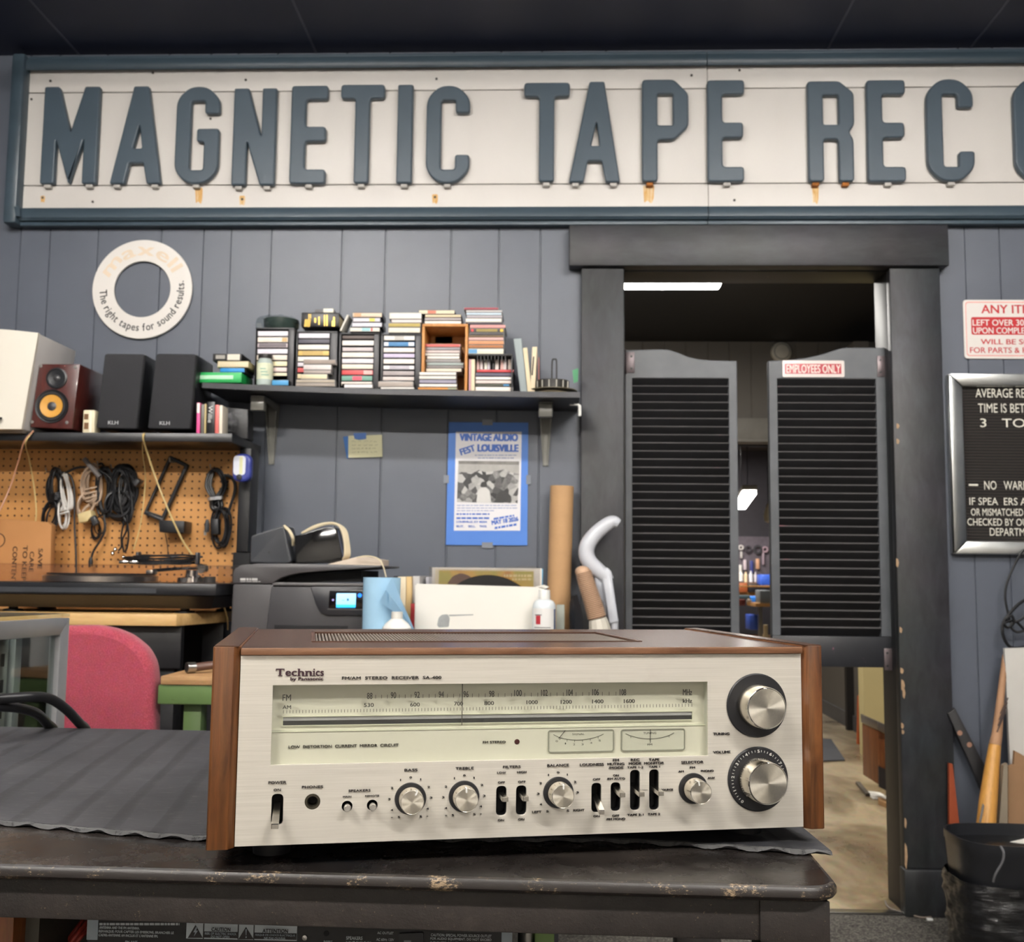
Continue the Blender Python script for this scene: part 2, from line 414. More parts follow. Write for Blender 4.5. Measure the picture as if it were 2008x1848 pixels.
# ceiling lights
M_lit = emit('lit_diffuser', (255, 250, 240), 6.0)
M_lit2 = emit('lit_diffuser_back', (255, 252, 246), 9.0)
M_fix = mat('fixture_white', (215, 213, 208), 0.4)
def ceiling_light(x, y, z, sx, sy, watts, label, lit, group):
    t = thing('ceiling_light', label, 'ceiling light', (x, y, z), 0, group)
    obj('housing', MB().box(x-sx/2-0.01, x+sx/2+0.01, y-sy/2-0.01, y+sy/2+0.01, z-0.03, z, 0.004), M_fix, t)
    n = 8; prof = [(y-sy/2+sy*k/n, z-0.028-0.045*math.sin(PI*k/n)**0.6) for k in range(n+1)]
    obj('diffuser', MB().loft([[Vector((xx, a, b)) for a, b in prof]+[Vector((xx, y, z-0.02))] for xx in (x-sx/2, x+sx/2)]), lit, t)
    area('lamp', (x, y, z-0.08), sx, sy, watts, parent=t)
    return t
M_tube = emit('lit_tube', (255, 251, 246), 70.0); M_tube2 = emit('lit_tube_rear', (255, 250, 243), 128.0)
def strip_light(x, y, label, group):                   # batten with two bare tubes, hung just under the ceiling
    t = thing('strip_light', label, 'ceiling light', (x, y, CEIL), 0, group)
    obj('batten', MB().box(x-0.62, x+0.62, y-0.05, y+0.05, CEIL-0.045, CEIL, 0.004), M_fix, t)
    for s in (-1, 1):
        obj('tube', MB().tube([Vector((x-0.58, y+s*0.045, CEIL-0.085)), Vector((x+0.58, y+s*0.045, CEIL-0.085))], 0.014, 10), M_tube if y > 0 else M_tube2, t)
        for e in (-0.6, 0.6): obj('end_holder', MB().box(x+e-0.012, x+e+0.012, y+s*0.045-0.016, y+s*0.045+0.016, CEIL-0.105, CEIL-0.0455, 0.003), M_fix, t)
for x, y in SHOP_LAMPS:
    strip_light(x, y, 'twin tube ceiling light over the shop, %s %s' % (('nearer the sign wall' if y > 0 else 'behind the table'), ('on the left' if x < 0 else 'on the right')), 'shop ceiling lights')
a = U(1411, 552, 6.05)
ceiling_light(a.x-0.6, 6.05, CEIL, 1.2, 0.3, BACK_LAMPS[0][2], 'lit white ceiling light seen through the top of the doorway', M_lit2, 'back room ceiling lights')
# a shop light hung on wires in the workshop beyond
pn, pf = U(1470, 965, 10.4), U(1451, 989, 12.6)
p = (pn+pf)/2; hl = Vector((pf.x-pn.x, pf.y-pn.y, 0)).length/2
t = thing('hanging_light', 'small lit hanging light far back in the gap between the saloon doors', 'light', (p.x, p.y, p.z-0.05))
R_ = Matrix.Translation(p) @ Matrix.Rotation(math.atan2(pf.y-pn.y, pf.x-pn.x), 4, 'Z')
obj('housing', MB().box(-hl-.02, hl+.02, -0.075, 0.075, 0.0, 0.05, 0.01, R_), M_fix, t)
obj('diffuser', MB().box(-hl, hl, -0.065, 0.065, -0.045, 0.0, 0.012, R_), M_lit2, t)
for s in (-0.7, 0.7): obj('wire', MB().tube([R_ @ Vector((s, 0, 0.05)), (R_ @ Vector((s, 0, 0)))+Vector((0, 0, 2.62-p.z))], 0.004, 6), M_black, t)
area('lamp', (p.x, p.y, p.z-0.07), 0.8, 0.3, BACK_LAMPS[1][2], parent=t)
# lamp added to brighten the workshop, kept out of sight above the doorway line
ceiling_light(1.5, 12.3, 2.62, 1.2, 0.3, 60, 'added wrap light, out of sight above the far workshop bench', M_lit2, 'added workshop lights')
ceiling_light(1.9, 4.3, CEIL, 0.6, 0.3, 16, 'short added ceiling light, unseen, over the right side of the back room', M_lit2, 'back room ceiling lights')  # unseen lamp added to brighten the back room, hidden by the door header

# ------------------------------------------------------------------ the big sign
M_sw = mat('sign_white', (212, 207, 201), 0.5, var=0.025, scale=7, stretch=(1, 1, .3))
M_sb = mat('sign_letter_blue', (64, 78, 89), 0.42, var=0.05, scale=9)
M_sf = mat('sign_frame_blue', (58, 72, 82), 0.4, var=0.1, scale=6, stretch=(0.4, 1, 4))
SY = 3.378                                                # face of the white board
SXR = U(2140, 300, SY).x
sign = thing('shop_sign', 'long white sign board with raised blue letters reading MAGNETIC TAPE REC under the ceiling', 'sign', (0.2, YW, U(900, 440, SY).z))
zt, zb = U(1000, 131, SY).z, U(1000, 404, SY).z
z1, z2 = U(1000, 176, SY).z, U(1000, 361, SY).z
x0 = U(46, 270, SY).x; xs_ = U(1388, 270, SY).x
for a_, b_ in ((zb-0.02, z2), (z2, z1), (z1, zt+0.02)):
    for q0, q1 in ((x0, xs_), (xs_, SXR)):
        obj('board', MB().box(q0+0.0006, q1-0.0006, SY, SY+0.012, a_+0.0013, b_-0.0013, 0.0025), M_sw, sign)
obj('backing', MB().box(x0, SXR, SY+0.0125, YW-0.001, zb, zt), mat('sign_backing', (70, 66, 60), 0.8), sign)
def rail(y0z, z_lo, z_hi, q0, q1):
    if y0z: prof = [(SY-0.024, z_lo), (SY-0.03, z_lo+0.01), (SY-0.03, z_hi-0.012), (SY-0.022, z_hi), (SY+0.02, z_hi), (SY+0.02, z_lo+0.012), (SY-0.001, z_lo+0.012)]
    else: prof = [(SY-0.022, z_lo), (SY-0.03, z_lo+0.008), (SY-0.03, z_hi-0.022), (SY-0.022, z_hi-0.006), (SY-0.008, z_hi), (SY+0.02, z_hi), (SY+0.02, z_lo)]
    return MB().loft([[Vector((q, a, b)) for a, b in prof] for q in (q0, q1)])
zT0, zT1 = U(1000, 131, SY-0.024).z, U(1000, 106, SY-0.03).z
zB0, zB1 = U(1000, 429, SY-0.03).z, U(1000, 403, SY-0.02).z
xm = U(1388, 270, SY-0.03).x; xl = U(14, 270, SY-0.04).x; xl2 = U(40, 270, SY-0.04).x
for q0, q1 in ((xl2, xm-0.001), (xm+0.001, SXR)):
    obj('top_rail', rail(1, zT0, zT1, q0, q1), M_sf, sign)
    obj('bottom_rail', rail(0, zB0, zB1, q0, q1), M_sf, sign)
    obj('drip_lip', MB().box(q0, q1, SY-0.012, YW-0.001, U(1000, 441, SY-0.012).z, zB0-0.0004, 0.002), M_sf, sign)
    obj('top_cap', MB().box(q0, q1, SY-0.016, YW-0.001, zT1+.0004, zT1+0.012, 0.002), M_sf, sign)
ev = MB().box(xl, xl2, SY-0.042, YW-0.001, zB0-0.014, zT1+0.012, 0.009)
obj('end_post', ev, M_sf, sign)
obj('corner_bracket', MB().px([(27, 405), (38, 403), (40, 424), (31, 424)], SY-0.044, 0.0015), M_sf, sign)
L = {
 'M': [[(0, 0), (0, 1), (.155, 1), (.288, .53), (.42, 1), (.575, 1), (.575, 0), (.43, 0), (.43, .45), (.292, 0), (.145, .45), (.145, 0)]],
 'A': [[(0, 0), (.155, 0), (.2, .21), (.345, .21), (.39, 0), (.54, 0), (.372, 1), (.215, 1)], [(.232, .36), (.29, .6), (.325, .36)]],
 'G': [[(.0, .13), (.13, 0), (.31, 0), (.44, .13), (.44, .565), (.215, .565), (.215, .43), (.29, .43), (.29, .14), (.15, .14), (.15, .85), (.29, .85), (.29, .72), (.44, .72), (.44, .87), (.31, 1), (.13, 1), (0, .87)]],
 'N': [[(0, 0), (0, 1), (.15, 1), (.29, .5), (.29, 1), (.437, 1), (.437, 0), (.29, 0), (.145, .45), (.145, 0)]],
 'E': [[(0, 0), (0, 1), (.385, 1), (.385, .86), (.155, .86), (.155, .58), (.37, .58), (.37, .43), (.155, .43), (.155, .145), (.375, .145), (.375, 0)]],
 'T': [[(.155, 0), (.155, .86), (0, .86), (0, 1), (.465, 1), (.465, .86), (.31, .86), (.31, 0)]],
 'I': [[(0, 0), (0, 1), (.145, 1), (.145, 0)]],
 'C': [[(.0, .13), (.13, 0), (.31, 0), (.44, .13), (.44, .29), (.295, .29), (.295, .14), (.15, .14), (.15, .85), (.295, .85), (.295, .72), (.44, .72), (.44, .87), (.31, 1), (.13, 1), (0, .87)]],
 'P': [[(0, 0), (0, 1), (.31, 1), (.45, .86), (.45, .54), (.31, .41), (.15, .41), (.15, 0)], [(.15, .86), (.3, .86), (.3, .55), (.15, .55)]],
 'R': [[(0, 0), (0, 1), (.31, 1), (.45, .88), (.45, .56), (.395, .49), (.44, .42), (.44, 0), (.295, 0), (.295, .42), (.15, .42), (.15, 0)], [(.15, .86), (.3, .86), (.3, .565), (.15, .565)]],
 'O': [[(.0, .13), (.13, 0), (.31, 0), (.44, .13), (.44, .87), (.31, 1), (.13, 1), (0, .87)], [(.15, .15), (.29, .15), (.29, .85), (.15, .85)]]}
LW = {'M': .575, 'A': .54, 'G': .44, 'N': .437, 'E': .385, 'T': .465, 'I': .145, 'C': .44, 'P': .45, 'R': .45, 'O': .44}
LS = [('M', 84, 193, 171, 361), ('A', 220, 320, 170, 361), ('G', 345, 430, 171, 361), ('N', 457, 541, 174, 364), ('E', 570, 642, 169, 361), ('T', 667, 753, 167, 360),
      ('I', 779, 809, 167, 360), ('C', 836, 921, 169, 360), ('T', 1027, 1117, 163, 357), ('A', 1116, 1216, 161, 358), ('P', 1259, 1350, 157, 357), ('E', 1387, 1460, 158, 357),
      ('R', 1584, 1675, 160, 357), ('E', 1700, 1776, 158, 357), ('C', 1817, 1909, 156, 356), ('O', 1988, 2078, 154, 356)]
M_clip = mat('letter_clip', (176, 172, 166), 0.5); M_rust = mat('rust', (150, 92, 40), 0.9, var=0.4, scale=60)
for ch, a_, b_, t_, c_ in LS:
    p0, p1 = U(a_, (t_+c_)/2, SY-0.02), U(b_, (t_+c_)/2, SY-0.02)
    zz0, zz1 = U((a_+b_)/2, c_, SY-0.02).z, U((a_+b_)/2, t_, SY-0.02).z
    sx, sz = (p1.x-p0.x)/LW[ch], zz1-zz0
    rad = 0.05
    loops = []
    for k, lp in enumerate(L[ch]):
        q = roundpoly([(x, y) for x, y in lp], 0.018 if ch in 'MANI' or k else 0.035, 3)
        if ch in 'GCO' and k == 0:
            q = roundpoly(lp, [0.1 if (x in (0, .13, .31, .44) and y in (0, .13, .87, 1)) else 0.03 for x, y in lp], 4)
        loops.append([(p0.x+x*sx, zz0+y*sz) for x, y in q])
    lt = obj('letter', P(MB(), loops, 0.024, SY-0.026, 0.005), M_sb, sign)
    feet = {'M': (.07, .5), 'A': (.07, .47), 'N': (.07, .36), 'R': (.07, .36), 'E': (.2,), 'O': (.22,), 'G': (.22,), 'C': (.22,)}.get(ch, (LW[ch]/2 if ch in 'TI' else .075,))
    for f in feet:
        fx = p0.x+f*sx
        rust = (ch in 'PR')
        obj('clip', MB().box(fx-0.011, fx+0.011, SY-0.02, SY-0.0005, zz0-0.012, zz0-0.001, 0.002), M_rust if rust else M_clip, lt)
# screws and rust runs on the board
M_stain = NT('rust_stain'); mp = M_stain.coords((60, 1, 8)); nz = M_stain.noise(mp, 1.2, 5, 0.6)
r = M_stain.ramp(nz, 'Fac', [(0.3, (226, 204, 160)), (0.5, (206, 156, 84)), (0.7, (228, 216, 186))]); M_stain.l(r, 'Color', M_stain.b, 'Base Color'); M_stain.set(Roughness=0.7)
sc = MB()
for x, y in ((99, 159), (300, 143), (482, 157), (856, 155), (1356, 148), (1450, 138), (413, 233), (182, 396), (1440, 393), (62, 195), (475, 391), (84, 388), (853, 387)):
    a_ = U(x, y, SY); sc.lathe([(0, -0.002), (0.0042, -0.0015), (0.0042, 0.0005), (0, 0.0005)], (a_.x, SY-0.0005, a_.z), 'Y', 10)
obj('screw', sc, mat('dark_screw', (60, 54, 50), 0.6), sign, kind='stuff')
for x, y, ww, hh in ((390, 368, 15, 33), (475, 384, 12, 20), (853, 381, 12, 20), (84, 384, 9, 14), (1272, 364, 22, 36), (1599, 366, 13, 36)):
    pts = roundpoly([(x-ww/2, y), (x+ww/2, y), (x+ww*0.45, y+hh*0.7), (x+ww*0.25, y+hh), (x-ww*0.1, y+hh*0.8), (x-ww*0.4, y+hh*0.95)], 3)
    obj('rust_stain', MB().px(pts, SY-0.0006, 0.0008), M_stain.m, sign)

# ------------------------------------------------------------------ ring sign on the wall
RC = U(277, 566, YW-0.02); ro = abs(U(375, 566, YW-0.02).x-U(179, 566, YW-0.02).x)/2; ri = ro*0.565
ring = thing('ring_sign', 'round white ring sign with dark lettering on the grey wall', 'sign', (RC.x, YW, RC.z-ro))
obj('ring_board', P(MB(), [circle(RC.x, RC.z, ro, 72), circle(RC.x, RC.z, ri, 64)], 0.01, YW-0.014, 0.002), mat('ring_white', (222, 217, 210), 0.35, var=0.02, scale=4), ring)
obj('standoff', MB().lathe([(0.012, 0), (0.012, 0.006), (0, 0.006), (0, 0)], (RC.x, YW-0.0065, RC.z+ro*0.8), 'Y', 12), M_black, ring)
def arc_text(mb, s, rad, a0, a1, h, y, inward, bold=0.0):
    ws = [0.32 if c == ' ' else (bnd(text_mesh(c, bold))[1]-bnd(text_mesh(c, bold))[0])+0.09 for c in s]
    tot = sum(ws); acc = 0
    for c, w_ in zip(s, ws):
        a_ = a0+(a1-a0)*(acc+w_/2)/tot; acc += w_
        if c == ' ': continue
        me = text_mesh(c, bold); b = bnd(me); k = abs(a1-a0)*rad/tot
        up = a_+(PI/2 if not inward else -PI/2)*0
        th = (a_-PI/2) if inward else (a_+PI/2)
        cx, cz = RC.x+rad*math.cos(a_), RC.z+rad*math.sin(a_)
        Mx = Matrix.Translation((cx, y, cz)) @ Matrix.Rotation(-th, 4, 'Y') @ FRONT @ Matrix.Diagonal((k, h, 1, 1)) @ Matrix.Translation((-(b[0]+b[1])/2, -0.26 if not inward else -0.3, 0))
        mb.mesh(me, Mx)
tm = MB(); arc_text(tm, 'The right tapes for sound results.', ro*0.79, math.radians(181), math.radians(372), ro*0.155/0.72, YW-0.0146, False, 0.012)
obj('lettering', tm, M_ink, ring)
tm = MB(); arc_text(tm, 'maxell', ro*0.79, math.radians(161), math.radians(27), ro*0.36/0.72*0.75, YW-0.0146, True, 0.02)
obj('brand_lettering', tm, mat('faded_gold', (222, 204, 180), 0.5), ring)

# ------------------------------------------------------------------ door surround and saloon doors
w = NT('black_stained_wood'); mp = w.coords((3, 8, 1)); n1 = w.noise(mp, 9, 6, 0.65, 0.4); n2 = w.noise(w.coords((1, 1, 1)), 4, 3)
r = w.ramp(n1, 'Fac', [(0.3, (29, 30, 32)), (0.6, (45, 46, 49)), (0.8, (56, 56, 59))]); m_ = w.mix(None, 0.3, r, 'Color', n2, 'Color', 'SOFT_LIGHT')
w.l(m_, 2, w.b, 'Base Color'); w.set(Roughness=0.5); w.bump(n1, 'Fac', 0.25, 0.002); M_bw = w.m
w = NT('black_stained_wood_level'); mp = w.coords((1, 8, 3)); n1 = w.noise(mp, 9, 6, 0.65, 0.4); n2 = w.noise(w.coords((1, 1, 1)), 4, 3)
r = w.ramp(n1, 'Fac', [(0.3, (29, 30, 32)), (0.6, (45, 46, 49)), (0.8, (56, 56, 59))]); m_ = w.mix(None, 0.3, r, 'Color', n2, 'Color', 'SOFT_LIGHT')
w.l(m_, 2, w.b, 'Base Color'); w.set(Roughness=0.5); w.bump(n1, 'Fac', 0.25, 0.002); M_bwh = w.m
PYF = YW-0.038
hx0, hx1 = U(1116, 480, PYF-0.02).x, U(1861, 480, PYF-0.02).x
hz0, hz1 = U(1480, 521, PYF-0.02).z, U(1480, 440, PYF-0.02).z
struct('trim_5', MB().box(hx0, hx1, PYF-0.02, YW-0.0005, hz0, hz1, 0.005), M_bwh)           # header beam
lx0, lx1 = U(1139, 800, PYF).x, U(1224, 800, PYF).x
rx0, rx1 = U(1756, 1000, PYF).x, U(1857, 1000, PYF).x
struct('trim_6', MB().box(lx0, lx1, PYF, YW-0.0005, 0, hz0-0.001, 0.004), M_bw)
bz = U(1800, 1705, PYF).z
struct('trim_7', MB().box(rx0, rx1, PYF, YW-0.0005, bz+0.001, hz0-0.001, 0.004), M_bw)
struct('trim_8', MB().box(rx0-0.004, rx1+0.006, PYF-0.012, YW-0.0005, 0, bz, 0.004), M_bw)
M_jamb = worn('jamb_paint', (30, 31, 33), (186, 150, 108), 0.68, 0.5, cs=26, stretch=(1, 1, 0.5))
struct('trim_9', MB().box(DX0+0.0, DX0+0.03, YW+0.001, YW+0.14, 0, DZ1, 0.002), M_jamb)
struct('trim_10', MB().box(DX1-0.03, DX1, YW+0.001, YW+0.14, 0, DZ1, 0.002), M_jamb)
struct('trim_11', MB().box(DX0+0.03, DX1-0.03, YW+0.001, YW+0.14, DZ1-0.02, DZ1, 0.002), M_jamb)
# chipped paint on the right post's inner corner
pc = MB()
for x, y, ww, hh in ((1761, 836, 4, 7), (1761, 866, 4, 7), (1767, 1236, 4, 8), (1769, 1316, 5, 8), (1771, 1345, 5, 16), (1773, 1360, 4, 14), (1770, 1424, 4, 8), (1771, 1436, 4, 6), (1776, 1615, 3, 14), (1777, 1680, 4, 34), (1760, 1104, 4, 12)):
    ww, hh = ww*.7, hh*.8
    pc.px(roundpoly([(x-ww, y-hh), (x+ww*.4, y-hh*.7), (x+ww, y), (x+ww*.2, y+hh), (x-ww, y+hh*.6)], 1.5), PYF-0.0006, 0.0008)
struct('trim_12', pc, mat('bare_wood', (170, 140, 108), 0.7, var=.25, scale=60))
M_dg = worn('door_grey', (80, 83, 87), (150, 104, 104), 0.7, 0.45, cs=34, bump=0.06)
M_sl = worn('slat_black', (30, 30, 32), (60, 56, 58), 0.7, 0.5, cs=40, bump=0.04, stretch=(0.25, 1, 1))
M_se = worn('slat_edge', (84, 82, 82), (150, 96, 104), 0.66, 0.5, cs=30, bump=0.04, stretch=(0.25, 1, 1))
M_db = worn('door_black', (38, 39, 43), (140, 84, 104), 0.66, 0.42, cs=30, bump=0.06)
DY, DT = 3.445, 0.03
def saloon(lpx, rpx, top, swoop, zlo, label, hinge_left):
    # swoop: top outline as pixel points from left to right
    z0 = U(1600, zlo, DY).z
    top = [(U(x, y, DY).x, U(x, y, DY).z) for x, y in swoop]
    x0, x1 = U(lpx, 1000, DY).x, U(rpx, 1000, DY).x
    top[0] = (x0, top[0][1]); top[-1] = (x1, top[-1][1])
    sx0, sx1 = U(lpx+14, 1000, DY).x, U(rpx-17, 1000, DY).x
    if not hinge_left: sx0, sx1 = U(lpx+17, 1000, DY).x, U(rpx-22, 1000, DY).x
    wz1, wz0 = U(1480, 742, DY).z, U(1480, 1246, DY).z
    t = thing('saloon_door', label, 'door', ((x0 if hinge_left else x1), DY, z0), 0, 'saloon doors in the doorway')
    obj('frame', P(MB(), [[(x0, wz0), (sx0, wz0), (sx0, wz1), (sx1, wz1), (sx1, wz0), (x1, wz0)]+top[::-1]], DT, DY, 0.002), M_dg, t)
    obj('bottom_rail', MB().box(x0, x1, DY, DY+DT, z0, wz0-.0004, .002), M_db, t)
    n = 31; st = (wz1-wz0)/n
    for k in range(n):
        zc = wz0+(k+0.5)*st
        Mx = Matrix.Translation(((sx0+sx1)/2, DY+DT/2, zc)) @ Matrix.Rotation(math.radians(-47), 4, 'X')
        sl_ = obj('slat', MB().box(-(sx1-sx0)/2, (sx1-sx0)/2, -0.019, 0.019, -0.003, 0.003, 0, Mx), M_sl, t, smooth=0)
        edge_mat(sl_, M_se, lambda p: p.center.y < min(v.co.y for v in sl_.data.vertices)+0.006 and p.area < 0.004)
    for zz in ((718, 1290) if not hinge_left else (712, 1285)):
        zc = U(1480, zz, DY).z; hx = x0 if hinge_left else x1; s = 1 if hinge_left else -1
        h = obj('hinge', MB().box(min(hx+0.002*s, hx+0.03*s), max(hx+0.002*s, hx+0.03*s), DY-0.004, DY-0.0003, zc-0.034, zc+0.034, 0.001), mat('hinge_metal', (98, 88, 90), 0.4, 0.5), t)
        obj('hinge_barrel', MB().lathe([(0, -0.04), (0.009, -0.04), (0.009, 0.04), (0, 0.04)], (hx-0.006*s, DY-0.006, zc), 'Z', 14), mat('hinge_dark', (46, 40, 42), 0.35, 0.6), h)
        sc = MB()
        for a_ in (-0.02, 0.02): sc.lathe([(0, -0.002), (0.0035, -0.0015), (0.004, 0), (0, 0)], (hx+0.02*s, DY-0.004, zc+a_), 'Y', 8)
        obj('screws', sc, M_black, h)
    return t
saloon(1226, 1448, 0, [(1226, 687), (1262, 686), (1296, 685), (1312, 686), (1330, 692), (1350, 700), (1372, 705), (1400, 707), (1448, 708)], 1302,
       'left grey saloon door with black louvre slats and curved top', True)
saloon(1511, 1745, 0, [(1511, 708), (1545, 706), (1580, 702), (1604, 697), (1625, 691), (1645, 684), (1660, 682), (1700, 682), (1745, 682)], 1308,
       'right grey saloon door with black louvre slats, carrying the red sign', False)
t = thing('door_sign', 'small red and white EMPLOYEES ONLY sign on the right saloon door', 'sign', tuple(U(1595, 740, DY)))
sY = DY-0.004
obj('plate', P(MB(), [rrect(U(1534, 723, sY).x, U(1595, 740, sY).z, U(1656, 723, sY).x, U(1595, 707, sY).z, 0.006)], 0.003, sY, 0.0008), mat('sign_white_gloss', (226, 214, 208), 0.18, var=0.02), t)
obj('red_panel', MB().bx(1539, 713.5, 1650, 733.5, sY-0.0005, 0.0007), mat('sign_red', (176, 44, 56), 0.2, var=0.04), t)
obj('lettering', ptext(MB(), 'EMPLOYEES ONLY', 1542, 1648, 723.7, 16, sY-0.0009, bold=0.012), mat('sign_letter_white', (240, 226, 216), 0.3), t)
t = thing('door_spring_strip', 'white metal strip standing beside the right door post above the hinge', 'metal strip', tuple(U(1739, 690, 3.56)))
obj('channel', MB().bx(1727, 546, 1752, 700, 3.56, 0.03, 0.003), mat('white_metal', (205, 203, 200), 0.35), t)
obj('groove', MB().bx(1741, 546, 1743, 700, 3.5585, 0.003), mat('strip_shadow_gap', (120, 118, 116), 0.5), t)

# ------------------------------------------------------------------ right wall: warning sign, letter board, clutter
wy = YW-0.006
t = thing('warning_sign', 'white sign with red warning text on the wall above the letter board', 'sign', tuple(U(1960, 704, YW)))
a_, b_ = U(1888, 588, wy), U(2068, 704, wy)
obj('plate', P(MB(), [rrect(a_.x, b_.z, b_.x, a_.z, 0.012)], 0.004, wy, 0.001), mat('sign_white_2', (226, 220, 214), 0.25, var=0.02), t)
a_, b_ = U(1892.5, 592, wy), U(2063, 699, wy)
a2, b2 = U(1894, 594, wy), U(2062, 697, wy)
obj('border', P(MB(), [rrect(a_.x, b_.z, b_.x, a_.z, 0.01), rrect(a2.x, b2.z, b2.x, a2.z, 0.009)], 0.0006, wy-0.0003), mat('pale_red_line', (226, 150, 140), 0.4), t)
a_, b_ = U(1904, 622, wy), U(2052, 657, wy)
obj('red_band', P(MB(), [rrect(a_.x, b_.z, b_.x, a_.z, 0.007)], 0.0006, wy-0.0004), M_red, t)
tm = MB()
ptext(tm, 'ANY ITEMS', 1924, 1976, 606.5, 17, wy-0.0005, bold=0.018, fit='ANY')
ptext(tm, 'WILL BE SOLD', 1923, 1992, 670.5, 10.5, wy-0.0005, bold=0.014, fit='WILL BE')
ptext(tm, 'FOR PARTS & REPAIR', 1902, 1984, 687, 11, wy-0.0005, bold=0.01, fit='FOR PARTS')
obj('red_lettering', tm, M_red, t)
tm = MB(); ptext(tm, 'LEFT OVER 30 DAYS', 1907, 1987, 633, 12, wy-0.0008, bold=0.01, fit='LEFT OVER'); ptext(tm, 'UPON COMPLETION', 1908, 1948, 648.5, 12, wy-0.0008, bold=0.01, fit='UPON')
obj('white_lettering', tm, M_white, t)
t = thing('letter_board', 'black letter board in an aluminium frame beside the doorway', 'letter board', tuple(U(1980, 1088, YW)))
ax0, ax1, az0, az1 = U(1865, 900, YW-0.03).x, U(2240, 900, YW-0.03).x, U(1900, 1087, YW-0.03).z, U(1900, 733, YW-0.03).z
M_al = brushed('aluminium_frame', (196, 198, 196), 0.28, 1.0, (3, 3, 3), amt=0.15)
fw = 0.041
for nm, q in (('frame_left', [(ax0, az0), (ax0+fw, az0+fw), (ax0+fw, az1-fw), (ax0, az1)]), ('frame_top', [(ax0, az1), (ax0+fw, az1-fw), (ax1-fw, az1-fw), (ax1, az1)]),
              ('frame_bottom', [(ax0, az0), (ax1, az0), (ax1-fw, az0+fw), (ax0+fw, az0+fw)]), ('frame_right', [(ax1, az0), (ax1, az1), (ax1-fw, az1-fw), (ax1-fw, az0+fw)])):
    mb = MB(); mb.prism([Vector((x, YW-0.022, z)) for x, z in q], (0, 0.021, 0), 0.003)
    cx, cz = sum(x for x, z in q)/4, sum(z for x, z in q)/4
    mb.prism([Vector((x+(cx-x)*(0.0 if abs(q[0][0]-q[3][0]) < 0 else 0.0), YW-0.034, z)) for x, z in [(ax0+(x-ax0), z) for x, z in q]], (0, 0.013, 0), 0.006)
    obj('frame_rail', mb, M_al, t)
wl = NT('letter_felt'); mp = wl.coords((1, 1, 1)); wv = wl.n('ShaderNodeTexWave', bands_direction='Z', wave_profile='SIN'); wv.inputs['Scale'].default_value = 34
wl.l(mp, 'Vector', wv, 'Vector'); r = wl.ramp(wv, 'Fac', [(0.3, (22, 20, 19)), (0.8, (44, 38, 34))]); wl.l(r, 'Color', wl.b, 'Base Color'); wl.set(Roughness=0.9); wl.bump(wv, 'Fac', 0.6, 0.002)
obj('felt_panel', MB().box(ax0+fw-0.004, ax1-fw+0.004, YW-0.015, YW-0.0005, az0+fw-0.004, az1-fw+0.004), wl.m, t)
tm = MB(); ly = YW-0.017
for s, u0, u1, v, h, f in (('AVERAGE REPAIR', 1913, 1986, 771, 18, 'AVERAGE'), ('TIME IS BETWEEN', 1918, 1956, 800.5, 18, 'TIME'), ('3   TO 6 WEEKS', 1922, 1934, 829.5, 17, '3'), ('NO   WARRANTY', 1930, 1954, 952, 17, 'NO'),
                           ('IF SPEA  ERS ARE', 1901, 1957, 983.5, 14.5, 'IF SPEA'), ('OR MISMATCHED', 1904, 1922, 1004.5, 14, 'OR'), ('CHECKED BY OUR', 1897, 1965, 1024, 14, 'CHECKED'), ('DEPARTMENT', 1941, 1998, 1043.5, 15, 'DEPART')):
    ptext(tm, s, u0, u1, v, h, ly, fit=f)
me = tm; 
M_lw = mat('letter_white', (224, 220, 206), 0.4)
def islands(mb):
    bm = mb.bm; seen = set(); out = []
    for v in bm.verts:
        if v in seen: continue
        q = [v]; comp = []; seen.add(v)
        while q:
            a_ = q.pop(); comp.append(a_)
            for e in a_.link_edges:
                b_ = e.other_vert(a_)
                if b_ not in seen: seen.add(b_); q.append(b_)
        n = bmesh.new(); ix = {a_: n.verts.new(a_.co) for a_ in comp}
        for f in {f for a_ in comp for f in a_.link_faces}: n.faces.new([ix[a_] for a_ in f.verts])
        bmesh.ops.recalc_face_normals(n, faces=n.faces[:]); out.append(n)
    return out
for n in islands(tm): obj('letter', n, M_lw, t, smooth=0)
obj('dash', MB().bx(1900, 949.5, 1918, 953, ly-0.0, 0.002), _mc['letter_white'], t)

def coil(mb, c, rx, rz, r, n, rng, Y, tilt=0.0, turns_off=0.008, seg=6, pinch=0.0):
    pts = []
    for k in range(n*20+1):
        a_ = 2*PI*k/20; j = 1+rng.uniform(-0.03, 0.03)+0.1*math.sin(a_*0.37+c[0]*9)
        x = rx*math.cos(a_)*j*(1-pinch*abs(math.sin(a_))**0.5*0); z = rz*math.sin(a_)*j
        ca, sa = math.cos(tilt), math.sin(tilt)
        pts.append((c[0]+x*ca-z*sa, Y-0.012-turns_off*(0.5+0.5*math.sin(a_*0.73)), c[1]+x*sa+z*ca))
    return mb.tube(pts, r, seg)
rng = random.Random(3)
def smooth(pts, n=6):
    P_ = [Vector(p) for p in pts]; out = []
    for i in range(len(P_)-1):
        p0, p1, p2, p3 = P_[max(i-1, 0)], P_[i], P_[i+1], P_[min(i+2, len(P_)-1)]
        for k in range(n):
            u = k/n
            out.append(0.5*((2*p1)+(p2-p0)*u+(2*p0-5*p1+4*p2-p3)*u*u+(3*p1-p0-3*p2+p3)*u**3))
    out.append(P_[-1]); return out
def ux(pts, Y): return [U(x, y, Y) for x, y in pts]
